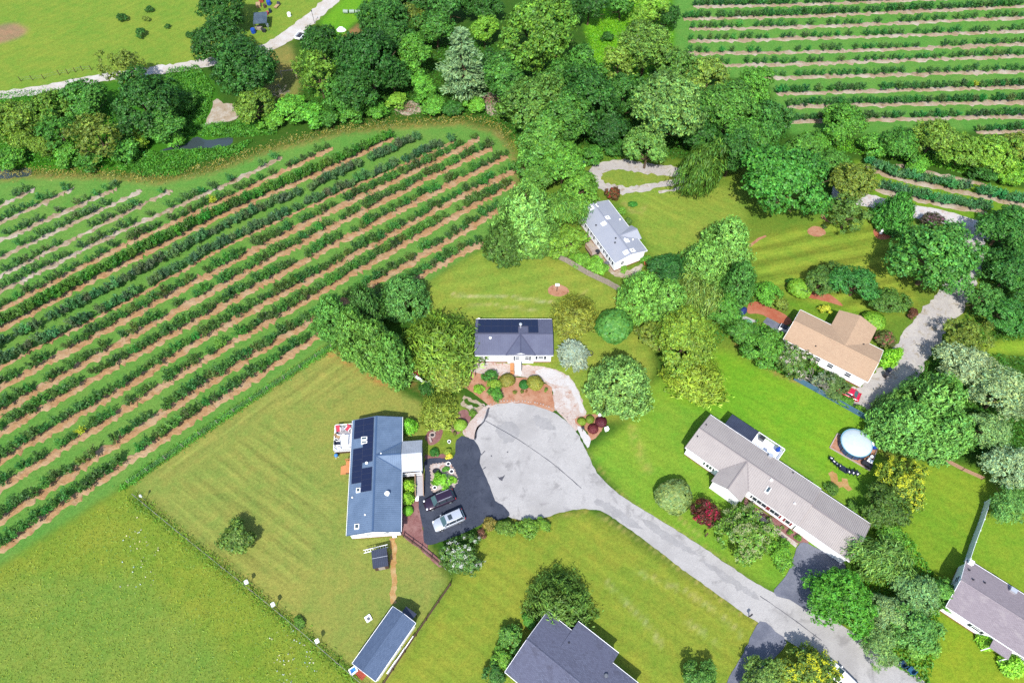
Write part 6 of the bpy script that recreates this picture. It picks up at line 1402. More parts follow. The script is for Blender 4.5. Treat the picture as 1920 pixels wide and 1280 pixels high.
PLANTS = [
 # --- upper left, by the lane and pond
 ('oak', 418, 12, 46, .9, DK, BT, W1, 'dark green tree at the top edge left of the junk trailer'),
 ('oak', 412, 78, 52, .9, DK, BT, W1, 'dark green tree on the field side below the top edge tree'),
 ('oak', 458, 128, 64, .95, (44, 96, 36), BT, W1, 'large dark green tree where the gravel lane disappears'),
 ('airy', 232, 128, 42, .9, OL, BT, W1, 'loose wispy tree overhanging the gravel lane'),
 ('oak', 268, 192, 66, .95, DK, BT, W1, 'broad dark tree beside the pond casting a wide shadow'),
 ('tall', 305, 235, 34, .7, MD, BT, W1, 'lower green tree just left of the pond'),
 ('oakm', 160, 190, 46, .9, MD, BT, W1, 'mid green tree below the gravel lane near its visible gap'),
 ('oakm', 92, 205, 44, .9, (96, 140, 40), BT, W1, 'yellowish green tree covering the lane at the left'),
 ('oakm', 28, 226, 46, .85, YG, BT, W1, 'blurry yellow green tree at the left edge'),
 ('airy', 110, 246, 40, .8, MD, BT, W1, 'green tree in the middle of the left thicket'),
 ('airy', 186, 258, 48, .9, OL, BT, W1, 'olive feathery tree in the left thicket'),
 ('oakm', 48, 262, 30, .9, YG, BT, W1, 'bright yellow green small tree in the left thicket'),
 ('oakm', 80, 274, 25, 1.0, (112, 150, 40), BT, W1, 'narrow lime tree at the bottom of the left thicket'),
 ('brush', 18, 296, 30, .9, BR, SH, W6, 'bright green brush at the left edge above the stream'),
 ('brush', 128, 290, 30, .9, BR, SH, W6, 'green brush below the olive feathery tree'),
 ('brush', 170, 302, 28, .8, MD, SH, W6, 'low brush at the orchard corner in the left thicket'),
 ('brush', 232, 282, 34, .9, MD, SH, W6, 'green brush between left thicket and pond'),
 ('brush', 258, 262, 30, .8, (120, 164, 36), SH, W6, 'yellowish brush under the broad pond tree'),
 ('brush', 330, 262, 22, .8, LM, SH, W6, 'bright brush on the pond bank'),
 ('oakm', 474, 192, 42, .85, (106, 146, 46), BT, W1, 'rounded yellow green tree beside the sandy patch'),
 ('oakm', 602, 82, 40, .85, DK, BT, W2, 'dark rounded tree below the gravel lane and parked trailer'),
 ('airy', 596, 138, 42, .85, (104, 150, 42), BT, W2, 'yellow green loose tree at the left end of the wood'),
 ('oak', 692, 112, 62, .95, (44, 100, 36), BT, W2, 'broad dark tree in the left part of the wood'),
 ('tall', 672, 165, 42, .6, DK, BT, W2, 'dark lower tree at the wood front above the orchard'),
 ('oakm', 640, 178, 34, .9, MD, BT, W2, 'mid green tree in the wood front left of the dark one'),
 ('oak', 722, 34, 52, .8, DK, BT, W2, 'dark tree beside the greenhouse frame'),
 ('tall', 776, 102, 30, .85, BR, BT, W2, 'bright green slender tree left of the pale pine'),
 ('tall', 795, 158, 26, .6, LM, BT, W2, 'vine covered bright tree at the foot of the pale pine'),
 ('pine', 868, 122, 44, .95, (122, 162, 122), 'pine_tree', W2, 'tall pale bluish pine standing out of the wood', None, 0),
 ('oakm', 818, 52, 42, .85, MD, BT, W2, 'mid green tree behind the pale pine'),
 ('oakm', 765, 34, 30, .9, OL, BT, W2, 'olive tree in the wood near the top edge'),
 ('oakm', 908, 56, 28, 1.0, (110, 166, 44), BT, W2, 'light green round tree right of the pale pine'),
 ('tall', 925, 125, 30, .7, DK, BT, W2, 'dark tree right behind the pale pine'),
 ('oak', 1008, 62, 84, .85, (96, 148, 44), BT, W2, 'largest bright yellow green tree in the wood'),
 ('oakm', 760, 0, 38, .8, DK, BT, W2, 'dark tree cut by the top edge above the wood'),
 ('oakm', 842, 4, 42, .8, (54, 110, 44), BT, W2, 'green tree cut by the top edge over the pale pine'),
 ('oakm', 905, 6, 36, .8, DK, BT, W2, 'dark small tree at the top edge left of the bright one'),
 ('oakm', 1105, 12, 36, .8, DK, BT, W2, 'dark tree at the top edge right of the bright one'),
 ('oakm', 1165, 4, 34, .8, MD, BT, W2, 'green tree at the top edge by the meadow'),
 ('airy', 1215, 20, 36, .8, (120, 170, 50), BT, W2, 'light tree at the meadow beside the orchard corner'),
 ('oakm', 1248, 32, 26, .9, DK, BT, W2, 'dark narrow tree at the corner of the right orchard'),
 ('brush', 1138, 70, 13, 1.0, DK, SH, W6, 'single dark bush on the small bright meadow'),
 ('oakm', 1090, 128, 44, 1.0, MD, BT, W2, 'green tree with visible trunk in the middle of the wood'),
 ('oak', 1212, 88, 58, .85, (98, 142, 54), BT, W2, 'sage green tree beside the small meadow'),
 ('airy', 1160, 120, 40, .8, (120, 156, 56), BT, W2, 'light leafy tree between meadow and wood'),
 ('oak', 1003, 190, 60, .85, (86, 132, 54), BT, W2, 'olive green tree above the orchard tip'),
 ('tall', 1018, 262, 48, .6, (84, 138, 52), BT, W2, 'green tree bordering the right ends of the orchard rows'),
 ('oak', 1105, 186, 68, .85, DK, BT, W2, 'dark broad tree in the centre of the wood'),
 ('oakm', 1140, 236, 46, .8, (42, 92, 38), BT, W2, 'dark low tree behind the gravel loop'),
 ('oak', 1252, 205, 76, .95, (98, 142, 72), BT, W2, 'large pale sage tree above the gravel loop'),
 ('oakm', 1216, 276, 40, 1.0, (90, 138, 62), BT, W2, 'sage tree standing inside the gravel loop'),
 ('oakm', 1322, 142, 46, .85, (120, 156, 60), BT, W2, 'olive tree at the near left corner of the right orchard'),
 ('oak', 1368, 200, 58, .85, (80, 138, 50), BT, W2, 'green tree right of the large pale sage tree'),
 ('oakm', 1318, 258, 42, .8, DK, BT, W2, 'dark tree behind the weeping tree'),
 ('oakm', 1412, 160, 38, .9, BR, BT, W2, 'bright green tree at the orchard edge'),
 ('oakm', 1440, 226, 44, .9, (64, 124, 50), BT, W2, 'round dark green tree right of the wood'),
 ('oakm', 1398, 262, 46, .85, (76, 138, 50), BT, W2, 'green tree between wood and the big round tree'),
 ('weep', 1316, 322, 50, .8, (84, 130, 44), 'weeping_tree', W2, 'weeping tree at the lawn below the gravel loop'),
 ('oakm', 1056, 306, 50, .8, (86, 146, 44), BT, W2, 'bright tree above the silver roofed house'),
 ('oakm', 1088, 352, 40, .8, (96, 152, 46), BT, W2, 'light green tree touching the silver roof corner'),
 ('brush', 1150, 276, 26, .8, DK, SH, W6, 'dark brush above the gravel loop'),
 ('brush', 1108, 290, 26, .8, MD, SH, W6, 'green brush left of the gravel loop'),
 ('oak', 1474, 338, 86, .85, (62, 130, 44), BT, W4, 'huge dark green round tree above the striped lawn'),
 ('oakm', 1600, 344, 46, .85, OL, BT, W4, 'olive tree with bare twigs at the gravel lane'),
 ('airy', 1592, 402, 40, .75, (84, 122, 52), BT, W4, 'loose dark olive tree with a leaning pale trunk'),
 ('cypm', 1682, 394, 34, 1.25, (66, 136, 52), CT, W4, 'pointed green tree beside the orange mulch bed'),
 ('oak', 1758, 484, 84, .85, (74, 138, 56), BT, W4, 'wide green tree shading the gravel drive'),
 ('flower', 1748, 416, 22, 1.0, (70, 70, 60), SH, W5, 'purple flowering bush at the gravel lane', (176, 120, 150)),
 ('oakm', 1884, 428, 52, .85, (64, 128, 50), BT, W4, 'green tree at the right edge by the lane bend'),
 ('oakm', 1896, 510, 50, .8, (58, 120, 48), BT, W4, 'dark green tree at the right edge below the lane'),
 ('airy', 1842, 556, 40, .75, (76, 136, 60), BT, W4, 'loose green tree on the right bank of the gravel drive'),
 ('oakm', 1890, 590, 46, .7, (60, 126, 50), BT, W4, 'low dark tree at the right edge over the verge'),
 ('airy', 1808, 628, 46, .6, OL, BT, W4, 'olive yellow low tree above the silvery trees'),
 # --- right brush line below the orchard
 ('oakm', 1582, 236, 44, .9, BR, BT, W4, 'bright round tree below the last right orchard row'),
 ('brush', 1535, 262, 28, .9, (84, 150, 44), SH, W6, 'green brush left of the bright round tree'),
 ('brush', 1632, 272, 30, .9, (90, 158, 50), SH, W6, 'bright brush right of the bright round tree'),
 ('oakm', 1690, 270, 40, .8, (80, 146, 50), BT, W4, 'green tree in the hedge line over the two short rows'),
 ('oakm', 1752, 258, 44, .85, (110, 150, 48), BT, W4, 'olive bushy tree under the right orchard'),
 ('oakm', 1808, 282, 42, .85, (104, 150, 42), BT, W4, 'yellow green tree in the right hedge line'),
 ('oakm', 1862, 286, 46, .85, (108, 156, 38), BT, W4, 'brightest lime tree in the right hedge line'),
 ('oakm', 1912, 278, 40, .8, OL, BT, W4, 'olive tree at the right edge of the hedge line'),
 ('brush', 1720, 308, 26, .8, LM, SH, W6, 'lime brush just above the soil strip'),
 ('brush', 1842, 324, 28, .8, DK, SH, W6, 'dark brush at the foot of the lime tree'),
 ('brush', 1895, 330, 28, .8, (110, 170, 36), SH, W6, 'light brush at the right edge of the hedge line'),
 # --- cypress groups
 ('cyp', 625, 590, 40, 1.0, (66, 126, 50), CT, W3, 'left cypress of the clipped row beside the lawn corner'),
 ('cyp', 664, 618, 44, 1.0, (80, 134, 50), CT, W3, 'second cypress of the clipped row beside the lawn'),
 ('cyp', 702, 642, 46, 1.0, (84, 138, 52), CT, W3, 'third cypress of the clipped row, tallest above the lawn'),
 ('cyp', 735, 664, 42, 1.0, (76, 132, 52), CT, W3, 'last cypress of the clipped row nearest the teal playhouse'),
 ('cyp', 682, 568, 38, 1.0, (52, 102, 44), CT, W3, 'dark cypress behind the clipped row at the orchard side'),
 ('cyp', 756, 548, 46, .7, (64, 122, 58), CT, W3, 'round dark cypress behind the feathery yellow tree'),
 ('feather', 826, 640, 66, .9, (98, 134, 38), 'feathery_tree', W3, 'large feathery yellow green tree left of the white house'),
 ('cypm', 838, 696, 38, .75, OL, CT, W3, 'olive feathery bush below the yellow feathery tree'),
 ('feather', 822, 768, 34, .8, (126, 148, 48), 'feathery_tree', W3, 'yellowish tree above the fire pit'),
 ('bush', 800, 728, 17, .9, DK, SH, W5, 'small dark bush at the end of the white board fence'),
 ('cyp', 985, 398, 62, .75, (92, 146, 66), CT, W3, 'big cypress at the right corner of the orchard'),
 ('cyp', 945, 444, 42, .7, (64, 108, 40), CT, W3, 'dark brownish cypress at the orchard corner lawn'),
 ('cyp', 1012, 436, 40, .7, (72, 120, 44), CT, W3, 'cypress at the upper end of the picket fence'),
 ('weep', 1046, 392, 44, .7, (88, 138, 50), 'weeping_tree', W3, 'drooping tree left of the silver roofed house'),
 ('oakm', 1066, 452, 36, .8, (110, 156, 42), BT, W3, 'yellow green tree between picket fence and silver house'),
 ('brush', 1118, 500, 24, .7, (100, 156, 44), SH, W6, 'low green brush along the picket fence'),
 ('brush', 1088, 488, 20, .7, (96, 150, 44), SH, W6, 'small brush inside the picket fence'),
 ('feather', 1078, 588, 42, .75, (126, 138, 44), 'feathery_tree', W3, 'olive yellow round tree right of the solar roof'),
 ('clip', 1152, 612, 34, .9, (78, 138, 60), 'round_tree', W3, 'dense round green tree on the lawn'),
 ('spruce', 1075, 664, 30, .8, (146, 166, 168), 'spruce_tree', W3, 'silvery blue spruce beside the white house'),
 ('cyp', 1166, 712, 60, .68, (92, 138, 70), CT, W3, 'big cypress above the dark red shrubs'),
 ('cyp', 1206, 546, 48, .72, (88, 148, 54), CT, W3, 'cypress at the lower end of the picket fence'),
 ('cyp', 1252, 560, 46, .72, (84, 140, 54), CT, W3, 'cypress right of the fence end cypress'),
 ('oakm', 1252, 502, 40, .8, (44, 100, 44), BT, W3, 'dark tree below the silver house gable'),
 ('cyp', 1322, 490, 46, .75, (98, 156, 66), CT, W3, 'pale tipped cypress at the front of the tall group'),
 ('cyp', 1366, 446, 46, .78, (100, 158, 70), CT, W3, 'tallest cypress of the group at the striped lawn'),
 ('cyp', 1388, 524, 36, .95, (60, 122, 50), CT, W3, 'dark cypress at the lawn corner above the patio'),
 ('weep', 1312, 560, 46, .75, (112, 146, 62), 'weeping_tree', W3, 'pale drooping tree in the middle of the cypress group'),
 ('oakm', 1356, 578, 38, .8, (76, 136, 46), BT, W3, 'green tree left of the blue tarp'),
 ('oak', 1284, 640, 66, .75, (112, 146, 38), BT, W3, 'wide yellow green tree at the bright lawn corner'),
 ('feather', 1306, 704, 50, .7, (130, 158, 36), 'feathery_tree', W3, 'lowest yellow feathery tree on the bright lawn'),
 ('oakm', 1232, 628, 36, .7, OL, BT, W3, 'olive tree between the big cypress and yellow tree'),
 # --- tan house garden
 ('oakm', 1440, 548, 26, .8, LM, BT, W5, 'bright green small tree above the orange mulch yard'),
 ('bush', 1462, 568, 20, .9, OL, SH, W5, 'olive shrub at the orange mulch yard'),
 ('clip', 1499, 541, 21, .8, (110, 160, 36), SH, W5, 'clipped bright ball bush on the striped lawn edge'),
 ('bush', 1485, 528, 11, .8, DK, SH, W5, 'small dark bush beside the clipped bright ball'),
 ('oakm', 1543, 524, 38, .65, (72, 110, 46), BT, W5, 'dark shrub like tree with reddish tips'),
 ('oakm', 1608, 532, 42, .8, (54, 124, 54), BT, W5, 'dense dark green tree above the tan roof'),
 ('oakm', 1666, 566, 34, .7, (84, 130, 54), BT, W5, 'leafy tree right of the dense dark one over the tan roof'),
 ('ball', 1638, 602, 22, .8, (108, 160, 34), SH, W5, 'clipped light green bush beside the tan roof wing'),
 ('bush', 1546, 580, 12, .9, (190, 200, 40), SH, W5, 'small yellow shrub behind the tan roof'),
 ('bush', 1712, 588, 13, .9, (96, 62, 52), SH, W5, 'burgundy bush beside the gravel drive'),
 ('flower', 1661, 637, 20, .9, (96, 110, 60), SH, W5, 'pink flowering shrub right of the tan roof', (216, 90, 120)),
 ('arb', 1667, 670, 15, 1.0, (122, 190, 20), CT, W5, 'larger lime arborvitae at the tan roof corner'),
 ('arb', 1682, 662, 10, 1.1, (122, 190, 20), CT, W5, 'narrow lime arborvitae at the tan roof corner'),
 ('oakm', 1392, 622, 34, .75, (72, 128, 44), BT, W5, 'green tree below the orange mulch yard at the left'),
 ('oakm', 1432, 648, 40, .75, (84, 144, 46), BT, W5, 'leafy green tree at the corner of the tan roof'),
 ('flower', 1487, 676, 40, .9, (84, 120, 56), SH, W5, 'tall bush with pinkish white blossoms before the tan house', (226, 212, 200)),
 ('oakm', 1564, 722, 28, .6, (84, 116, 62), BT, W5, 'green tree in front of the white wall by the red car'),
 ('brush', 1588, 752, 18, .6, (84, 140, 44), SH, W5, 'low shrub between red car and dark fence'),
 ('bush', 1612, 768, 13, .8, (100, 150, 36), SH, W5, 'round light shrub at the end of the dark fence'),
 ('bush', 1632, 776, 14, .8, (84, 110, 44), SH, W5, 'olive shrub at the lower end of the gravel parking'),
 ('bush', 1402, 606, 10, .8, (110, 180, 160), SH, W5, 'small teal blue shrub at the patio'),
 # --- right edge silver trees
 ('silver', 1815, 684, 54, .8, (144, 170, 138), 'silver_leaf_tree', W4, 'silvery leaved tree at the top of the right group'),
 ('silver', 1876, 740, 62, .8, (134, 164, 124), 'silver_leaf_tree', W4, 'silvery tree at the right edge of the group'),
 ('silver', 1852, 806, 44, .8, (120, 164, 104), 'silver_leaf_tree', W4, 'greenish silver tree right of the big cypress'),
 ('silver', 1898, 872, 52, .8, (136, 168, 136), 'silver_leaf_tree', W4, 'silvery tree at the right edge over the wooden planks'),
 ('silver', 1888, 940, 40, .75, (96, 150, 76), 'silver_leaf_tree', W4, 'green tree at the upper end of the grey board fence'),
 ('cyp', 1700, 790, 54, .72, (80, 140, 62), CT, W4, 'left half of the big cypress clump by the pool'),
 ('cyp', 1752, 748, 64, .75, (90, 150, 66), CT, W4, 'middle of the big cypress clump at the gravel drive'),
 ('cyp', 1776, 806, 54, .72, (84, 144, 64), CT, W4, 'right part of the big cypress clump near the planks'),
 ('cyp', 1672, 758, 28, .8, (96, 146, 66), CT, W4, 'small pale cypress at the end of the dark fence'),
 ('flowerbig', 1690, 914, 50, .8, (110, 140, 40), 'flowering_tree', W4, 'tree covered with yellow blossom beside the pool', (228, 234, 60)),
 ('oakm', 1660, 956, 46, .75, (76, 112, 42), BT, W4, 'dark olive tree under the yellow blossoming one'),
 ('brush', 1668, 1000, 32, .7, (84, 140, 36), SH, W5, 'green brush at the garage end of the beige house'),
 ('weep', 1655, 1046, 52, .6, (96, 140, 62), 'weeping_tree', W4, 'feathery drooping tree over the garage roof corner'),
 ('oak', 1576, 1122, 62, .7, (76, 148, 34), BT, W4, 'broad bright tree at the asphalt driveway mouth'),
 ('oakm', 1712, 1112, 44, .75, (110, 156, 100), BT, W4, 'silvery green tree left of the lower right house'),
 ('oakm', 1768, 1112, 34, .75, (92, 152, 60), BT, W4, 'green tree touching the lower right house'),
 ('silver', 1660, 1150, 44, .75, (126, 164, 110), 'silver_leaf_tree', W4, 'silvery tree in the lower right clump'),
 ('oakm', 1715, 1178, 48, .75, (90, 146, 70), BT, W4, 'green tree in the middle of the lower right clump'),
 ('silver', 1650, 1212, 42, .7, (112, 154, 90), 'silver_leaf_tree', W4, 'silvery tree over the lane above the blue chairs'),
 ('oakm', 1732, 1206, 32, .7, (104, 156, 60), BT, W4, 'small light tree left of the blue chairs'),
 # --- bottom
 ('flowerbig', 1512, 1256, 52, .8, (104, 136, 50), 'flowering_tree', W4, 'tree with bright yellow blossom at the bottom edge', (232, 236, 50)),
 ('oakm', 1430, 1272, 42, .75, (104, 140, 66), BT, W4, 'green tree left of the yellow blossom at the bottom edge'),
 ('oakm', 1312, 1272, 36, .7, (78, 128, 52), BT, W5, 'dark round tree cut by the bottom edge on the lawn'),
 ('feather', 1050, 1126, 54, .72, (86, 124, 48), 'feathery_tree', W3, 'dark green feathery tree leaning over the bottom house roof'),
 ('bush', 990, 1164, 17, .9, (76, 140, 48), SH, W5, 'small shrub left of the feathery tree at the bottom house'),
 ('bush', 957, 1194, 26, .9, (92, 146, 62), SH, W5, 'largest shrub at the side of the bottom house'),
 ('bush', 946, 1236, 24, .9, (104, 158, 50), SH, W5, 'bright shrub at the side of the bottom house'),
 ('bush', 930, 1266, 24, .9, (70, 124, 58), SH, W5, 'lowest shrub at the side of the bottom house'),
 ('brush', 442, 1010, 37, .85, (92, 126, 52), 'round_tree', W3, 'lone round tree on the pale lawn near the wire fence'),
 ('bush', 560, 1166, 14, .5, (84, 130, 40), SH, W5, 'small shrub growing through the wire fence'),
 ('flower', 868, 1042, 42, .8, (74, 112, 52), SH, W5, 'wide bush with white blossoms below the asphalt drive', (232, 232, 224)),
 ('flower', 1325, 962, 28, 1.0, (84, 44, 40), SH, W5, 'deep red flowering bush by the lane', (220, 26, 90), 1),
 ('flowerbig', 1393, 1005, 54, .72, (100, 146, 48), 'flowering_tree', W5, 'broad light green tree with pale blossoms at the beige house', (176, 186, 126)),
 ('bush', 1466, 1042, 30, .6, (100, 160, 40), SH, W5, 'low bright shrub beside the old asphalt driveway'),
 ('clip', 1263, 930, 33, .8, (116, 142, 84), SH, W5, 'round pale variegated bush on the lawn by the lane'),
 ('bush', 950, 990, 22, .7, (92, 128, 44), SH, W5, 'left shrub of the hedge under the cul-de-sac'),
 ('bush', 990, 990, 22, .7, (100, 146, 44), SH, W5, 'middle shrub of the hedge under the cul-de-sac'),
 ('bush', 1020, 984, 16, .7, (108, 156, 44), SH, W5, 'right shrub of the hedge under the cul-de-sac'),
 ('bush', 918, 982, 15, .8, (140, 130, 60), SH, W5, 'yellowish shrub at the corner of the asphalt drive'),
 ('bush', 902, 1000, 11, .8, (130, 90, 80), SH, W5, 'reddish shrub at the corner of the asphalt drive'),
 # --- white house front bed
 ('bush', 920, 706, 16, .9, (60, 124, 44), SH, W5, 'dark green shrub in the red bed before the white house'),
 ('bush', 926, 722, 15, .9, (130, 168, 44), SH, W5, 'yellow green shrub in the red bed'),
 ('bush', 931, 738, 17, .8, (72, 136, 44), SH, W5, 'green shrub at the bottom of the red bed'),
 ('clip', 951, 713, 14, .75, (130, 130, 50), SH, W5, 'clipped olive ball, left one of two in the red bed'),
 ('clip', 1003, 718, 15, .75, (130, 134, 46), SH, W5, 'clipped olive ball, right one of two in the red bed'),
 ('ball', 983, 721, 10, .8, (40, 110, 40), SH, W5, 'clipped dark green ball between the olive balls'),
 ('bush', 965, 735, 4.5, .9, (120, 130, 50), SH, W5, 'tiny bush below the left olive ball'),
 ('bush', 979, 734, 4, .9, (104, 120, 44), SH, W5, 'tiny bush below the dark green ball'),
 ('bush', 987, 733, 3.2, .9, (130, 90, 60), SH, W5, 'tiny reddish bush below the dark green ball'),
 ('bush', 1024, 731, 5, 1.2, (104, 134, 50), SH, W5, 'small sapling at the right of the red bed'),
 ('bush', 897, 729, 11, .7, (120, 170, 36), SH, W5, 'light low shrub at the left of the red bed'),
 ('clip', 1091, 790, 8, .8, (120, 150, 30), SH, W5, 'small lime ball at the right rim of the cul-de-sac'),
 ('clip', 1106, 786, 8, .8, (100, 124, 36), SH, W5, 'small olive ball at the right rim of the cul-de-sac'),
 ('ball', 1112, 804, 10, .8, (104, 40, 56), SH, W5, 'round burgundy shrub nearest the cul-de-sac'),
 ('ball', 1127, 791, 11, .8, (84, 30, 52), SH, W5, 'darker burgundy shrub beside the round one'),
 # --- blue house beds
 ('arb', 767, 797, 14, .7, (104, 176, 30), SH, W5, 'bright egg shaped bush at the upper corner of the blue roof'),
 ('arb', 766, 910, 12, .9, (130, 176, 30), SH, W5, 'upper bright bush along the blue roofed house front'),
 ('arb', 764, 932, 11, .9, (120, 170, 34), SH, W5, 'lower bright bush along the blue roofed house front'),
 ('ball', 765, 957, 10, .8, (104, 170, 30), SH, W5, 'small clipped ball bush before the blue roofed house'),
 ('bush', 828, 902, 20, .7, (112, 178, 30), SH, W5, 'bright bush in the stone planter island'),
 ('bush', 849, 899, 9, .8, (130, 186, 40), SH, W5, 'narrow bright bush in the stone planter island'),
 ('bush', 814, 847, 10, .8, (50, 116, 44), SH, W5, 'dark bush in the mulch strip by the porch'),
 ('bush', 839, 846, 8, 1.0, (150, 176, 60), SH, W5, 'light bush in the mulch strip by the driveway'),
 ('bush', 842, 855, 7, .7, (220, 214, 50), SH, W5, 'yellow flowering plant at the driveway corner'),
 ('clip', 863, 797, 12, .8, (120, 160, 44), SH, W5, 'clipped bush in the bed left of the cul-de-sac'),
 ('bush', 852, 812, 5, .9, (100, 110, 44), SH, W5, 'tiny bush below the clipped bush at the cul-de-sac'),
 ('bush', 886, 774, 8, .9, (104, 150, 50), SH, W5, 'small shrub at the upper left rim of the cul-de-sac'),
 ('brush', 1186, 383, 9, .6, (60, 140, 50), SH, W5, 'round dark bush on the lawn right of the silver roof'),
 ('bush', 1545, 424, 6, .8, (60, 90, 44), SH, W5, 'small bush in the round mulch bed'),
 ('flower', 1150, 362, 16, 1.0, (90, 70, 44), SH, W5, 'red flowering bush at the top of the silver roof', (206, 40, 50)),
 ('bush', 1165, 395, 10, .8, (104, 160, 44), SH, W5, 'green shrub along the right side of the silver house'),
 ('bush', 1178, 414, 9, .8, (84, 120, 50), SH, W5, 'dark shrub along the right side of the silver house'),
 ('bush', 1212, 488, 13, .8, (90, 150, 44), SH, W5, 'green shrub at the gable foot of the silver house'),
 ('bush', 1216, 492, 9, .9, (214, 120, 80), SH, W5, 'orange shrub at the gable foot of the silver house'),
 ('bush', 1170, 505, 10, .6, (100, 150, 44), SH, W5, 'low green plant below the silver house gable'),
 ('bush', 1560, 916, 14, .7, (76, 120, 44), SH, W5, 'upper shrub behind the garage wing'),
 ('bush', 1600, 952, 16, .6, (84, 130, 44), SH, W5, 'lower shrub behind the garage wing'),
 ('arb', 1850, 1200, 15, .6, (130, 190, 30), SH, W5, 'lime shrub in front of the lower right house'),
 ('arb', 1900, 1245, 20, .6, (120, 180, 30), SH, W5, 'lime shrub at the lower right corner'),
 ('bush', 228, 32, 11, .8, DK, SH, 'bushes in the upper left field', 'leftmost dark bush in the upper left field'),
 ('bush', 280, 17, 8, .9, DK, SH, 'bushes in the upper left field', 'topmost dark bush in the upper left field'),
 ('bush', 274, 35, 8, .8, OL, SH, 'bushes in the upper left field', 'olive bush below the topmost field bush'),
 ('bush', 264, 62, 13, .8, DK, SH, 'bushes in the upper left field', 'largest dark bush in the upper left field'),
 ('bush', 314, 49, 6, .9, DK, SH, 'bushes in the upper left field', 'smallest dark bush in the upper left field'),
 ('bush', 355, 65, 8, .9, DK, SH, 'bushes in the upper left field', 'dark bush near the big trees in the upper left field'),
 # --- brush in front of the wood, above the orchard
 ('brush', 545, 206, 36, .8, LM, SH, W6, 'lime brush between pond and wood'),
 ('brush', 508, 226, 26, .7, (96, 160, 40), SH, W6, 'green brush right of the pond'),
 ('brush', 584, 216, 32, .8, (84, 156, 40), SH, W6, 'bright brush at the left end of the wood front'),
 ('brush', 620, 222, 28, .8, (64, 124, 40), SH, W6, 'darker brush in the wood front'),
 ('brush', 664, 214, 26, .8, (76, 136, 44), SH, W6, 'green brush below the dark wood front tree'),
 ('brush', 706, 208, 24, .8, LM, SH, W6, 'bright drooping brush in the wood front'),
 ('brush', 745, 190, 22, .7, (110, 160, 44), SH, W6, 'brush beside the brush heap'),
 ('brush', 812, 196, 30, .8, BR, SH, W6, 'bright brush left of the pale pine foot'),
 ('brush', 850, 204, 22, .8, DK, SH, W6, 'dark brush at the pale pine foot'),
 ('brush', 892, 196, 22, .9, (96, 160, 44), SH, W6, 'vine brush right of the pale pine foot'),
 ('brush', 945, 210, 24, .8, (90, 140, 44), SH, W6, 'brush above the orchard tip'),
]
EXTRA = [
 ('bush', 822, 889, 7, .8, (96, 150, 50), SH, W5, 'small plant beside the black tub in the planter island'),
 ('bush', 836, 879, 8, .8, (84, 146, 56), SH, W5, 'small spiky plant at the top of the planter island'),
 ('bush', 814, 905, 6, .8, (100, 146, 50), SH, W5, 'small plant at the left of the planter island'),
 ('bush', 1409, 948, 8, .9, (92, 140, 44), SH, W5, 'low shrub at the inner corner of the beige house front'),
 ('bush', 1440, 971, 4, .9, (92, 140, 44), SH, W5, 'first small seedling in the bed under the beige house windows'),
 ('bush', 1467, 988, 4, .9, (96, 130, 44), SH, W5, 'second small seedling in the bed under the beige house windows'),
 ('bush', 1481, 998, 6, .9, (92, 146, 44), SH, W5, 'third small plant in the bed under the beige house windows'),
 ('bush', 1497, 1008, 7, .9, (96, 150, 44), SH, W5, 'largest small plant at the garage end of the front bed'),
 ('oakm', 648, 130, 36, .9, DK, BT, W2, 'dark tree between the yellow green one and the broad dark tree'),
 ('tall', 745, 78, 34, .8, (56, 112, 42), BT, W2, 'deep green tree left of the slender bright tree'),
 ('tall', 735, 140, 32, .7, (48, 100, 38), BT, W2, 'shaded tree in the gap of the wood front'),
 ('tall', 950, 150, 40, .8, (64, 120, 44), BT, W2, 'deep green tree below the largest bright tree'),
 ('oakm', 1048, 150, 44, .9, (72, 128, 48), BT, W2, 'mid green tree under the largest bright tree'),
 ('tall', 1060, 225, 46, .75, (72, 128, 46), BT, W2, 'green tree between olive tree and dark centre tree'),
 ('oakm', 1165, 180, 46, .95, (60, 116, 44), BT, W2, 'deep green tree left of the large sage tree'),
 ('oakm', 1270, 130, 44, .9, (84, 132, 54), BT, W2, 'green tree between sage tree and orchard corner'),
 ('oakm', 1300, 205, 44, .95, (66, 120, 46), BT, W2, 'deep green tree right behind the large sage tree'),
 ('tall', 1375, 285, 40, .7, (54, 108, 42), BT, W2, 'dark tree between weeping tree and huge round tree'),
 ('oakm', 1000, 310, 38, .9, (76, 132, 48), BT, W2, 'green tree at the right rim of the orchard below the wood'),
 ('oakm', 1010, 335, 34, .8, (84, 136, 50), BT, W2, 'lower green tree at the right rim of the orchard'),
 ('oakm', 340, 190, 30, .6, (66, 124, 40), BT, W1, 'low green tree on the weedy bank above the pond'),
 ('oakm', 1505, 278, 36, .8, (84, 142, 50), BT, W4, 'green tree right of the round dark tree at the orchard'),
 ('oakm', 1925, 470, 44, .8, (60, 118, 48), BT, W4, 'dark tree cut by the right edge below the lane'),
 ('oakm', 1560, 300, 30, .7, (72, 130, 48), BT, W4, 'low tree above the olive tree at the lane'),
]
for e in PLANTS + EXTRA:
    e = list(e)
    if e[7] == W2 and e[0] not in ('brush', 'pine'): e[4] *= 1.2         # the wood stands tall
    elif e[0] == 'cyp': e[4] *= 1.16; e[5] = (e[5][0] + 14, e[5][1] + 12, e[5][2] + 8)
    plant(*e)
ct = empty('dead_tree', G(523, 182), 0, 'leafless grey tree beside the wooden frame', 'tree', W1); ct.scale = (1.25, 1.25, 1.1)
mobj('branches', bare_tree(5), ct)
ct = empty('dead_tree', G(1522, 722), 0, 'pale bare branched tree before the white wall', 'tree', W5); ct.scale = (1.2, 1.2, .9)
mobj('branches', bare_tree(9), ct)
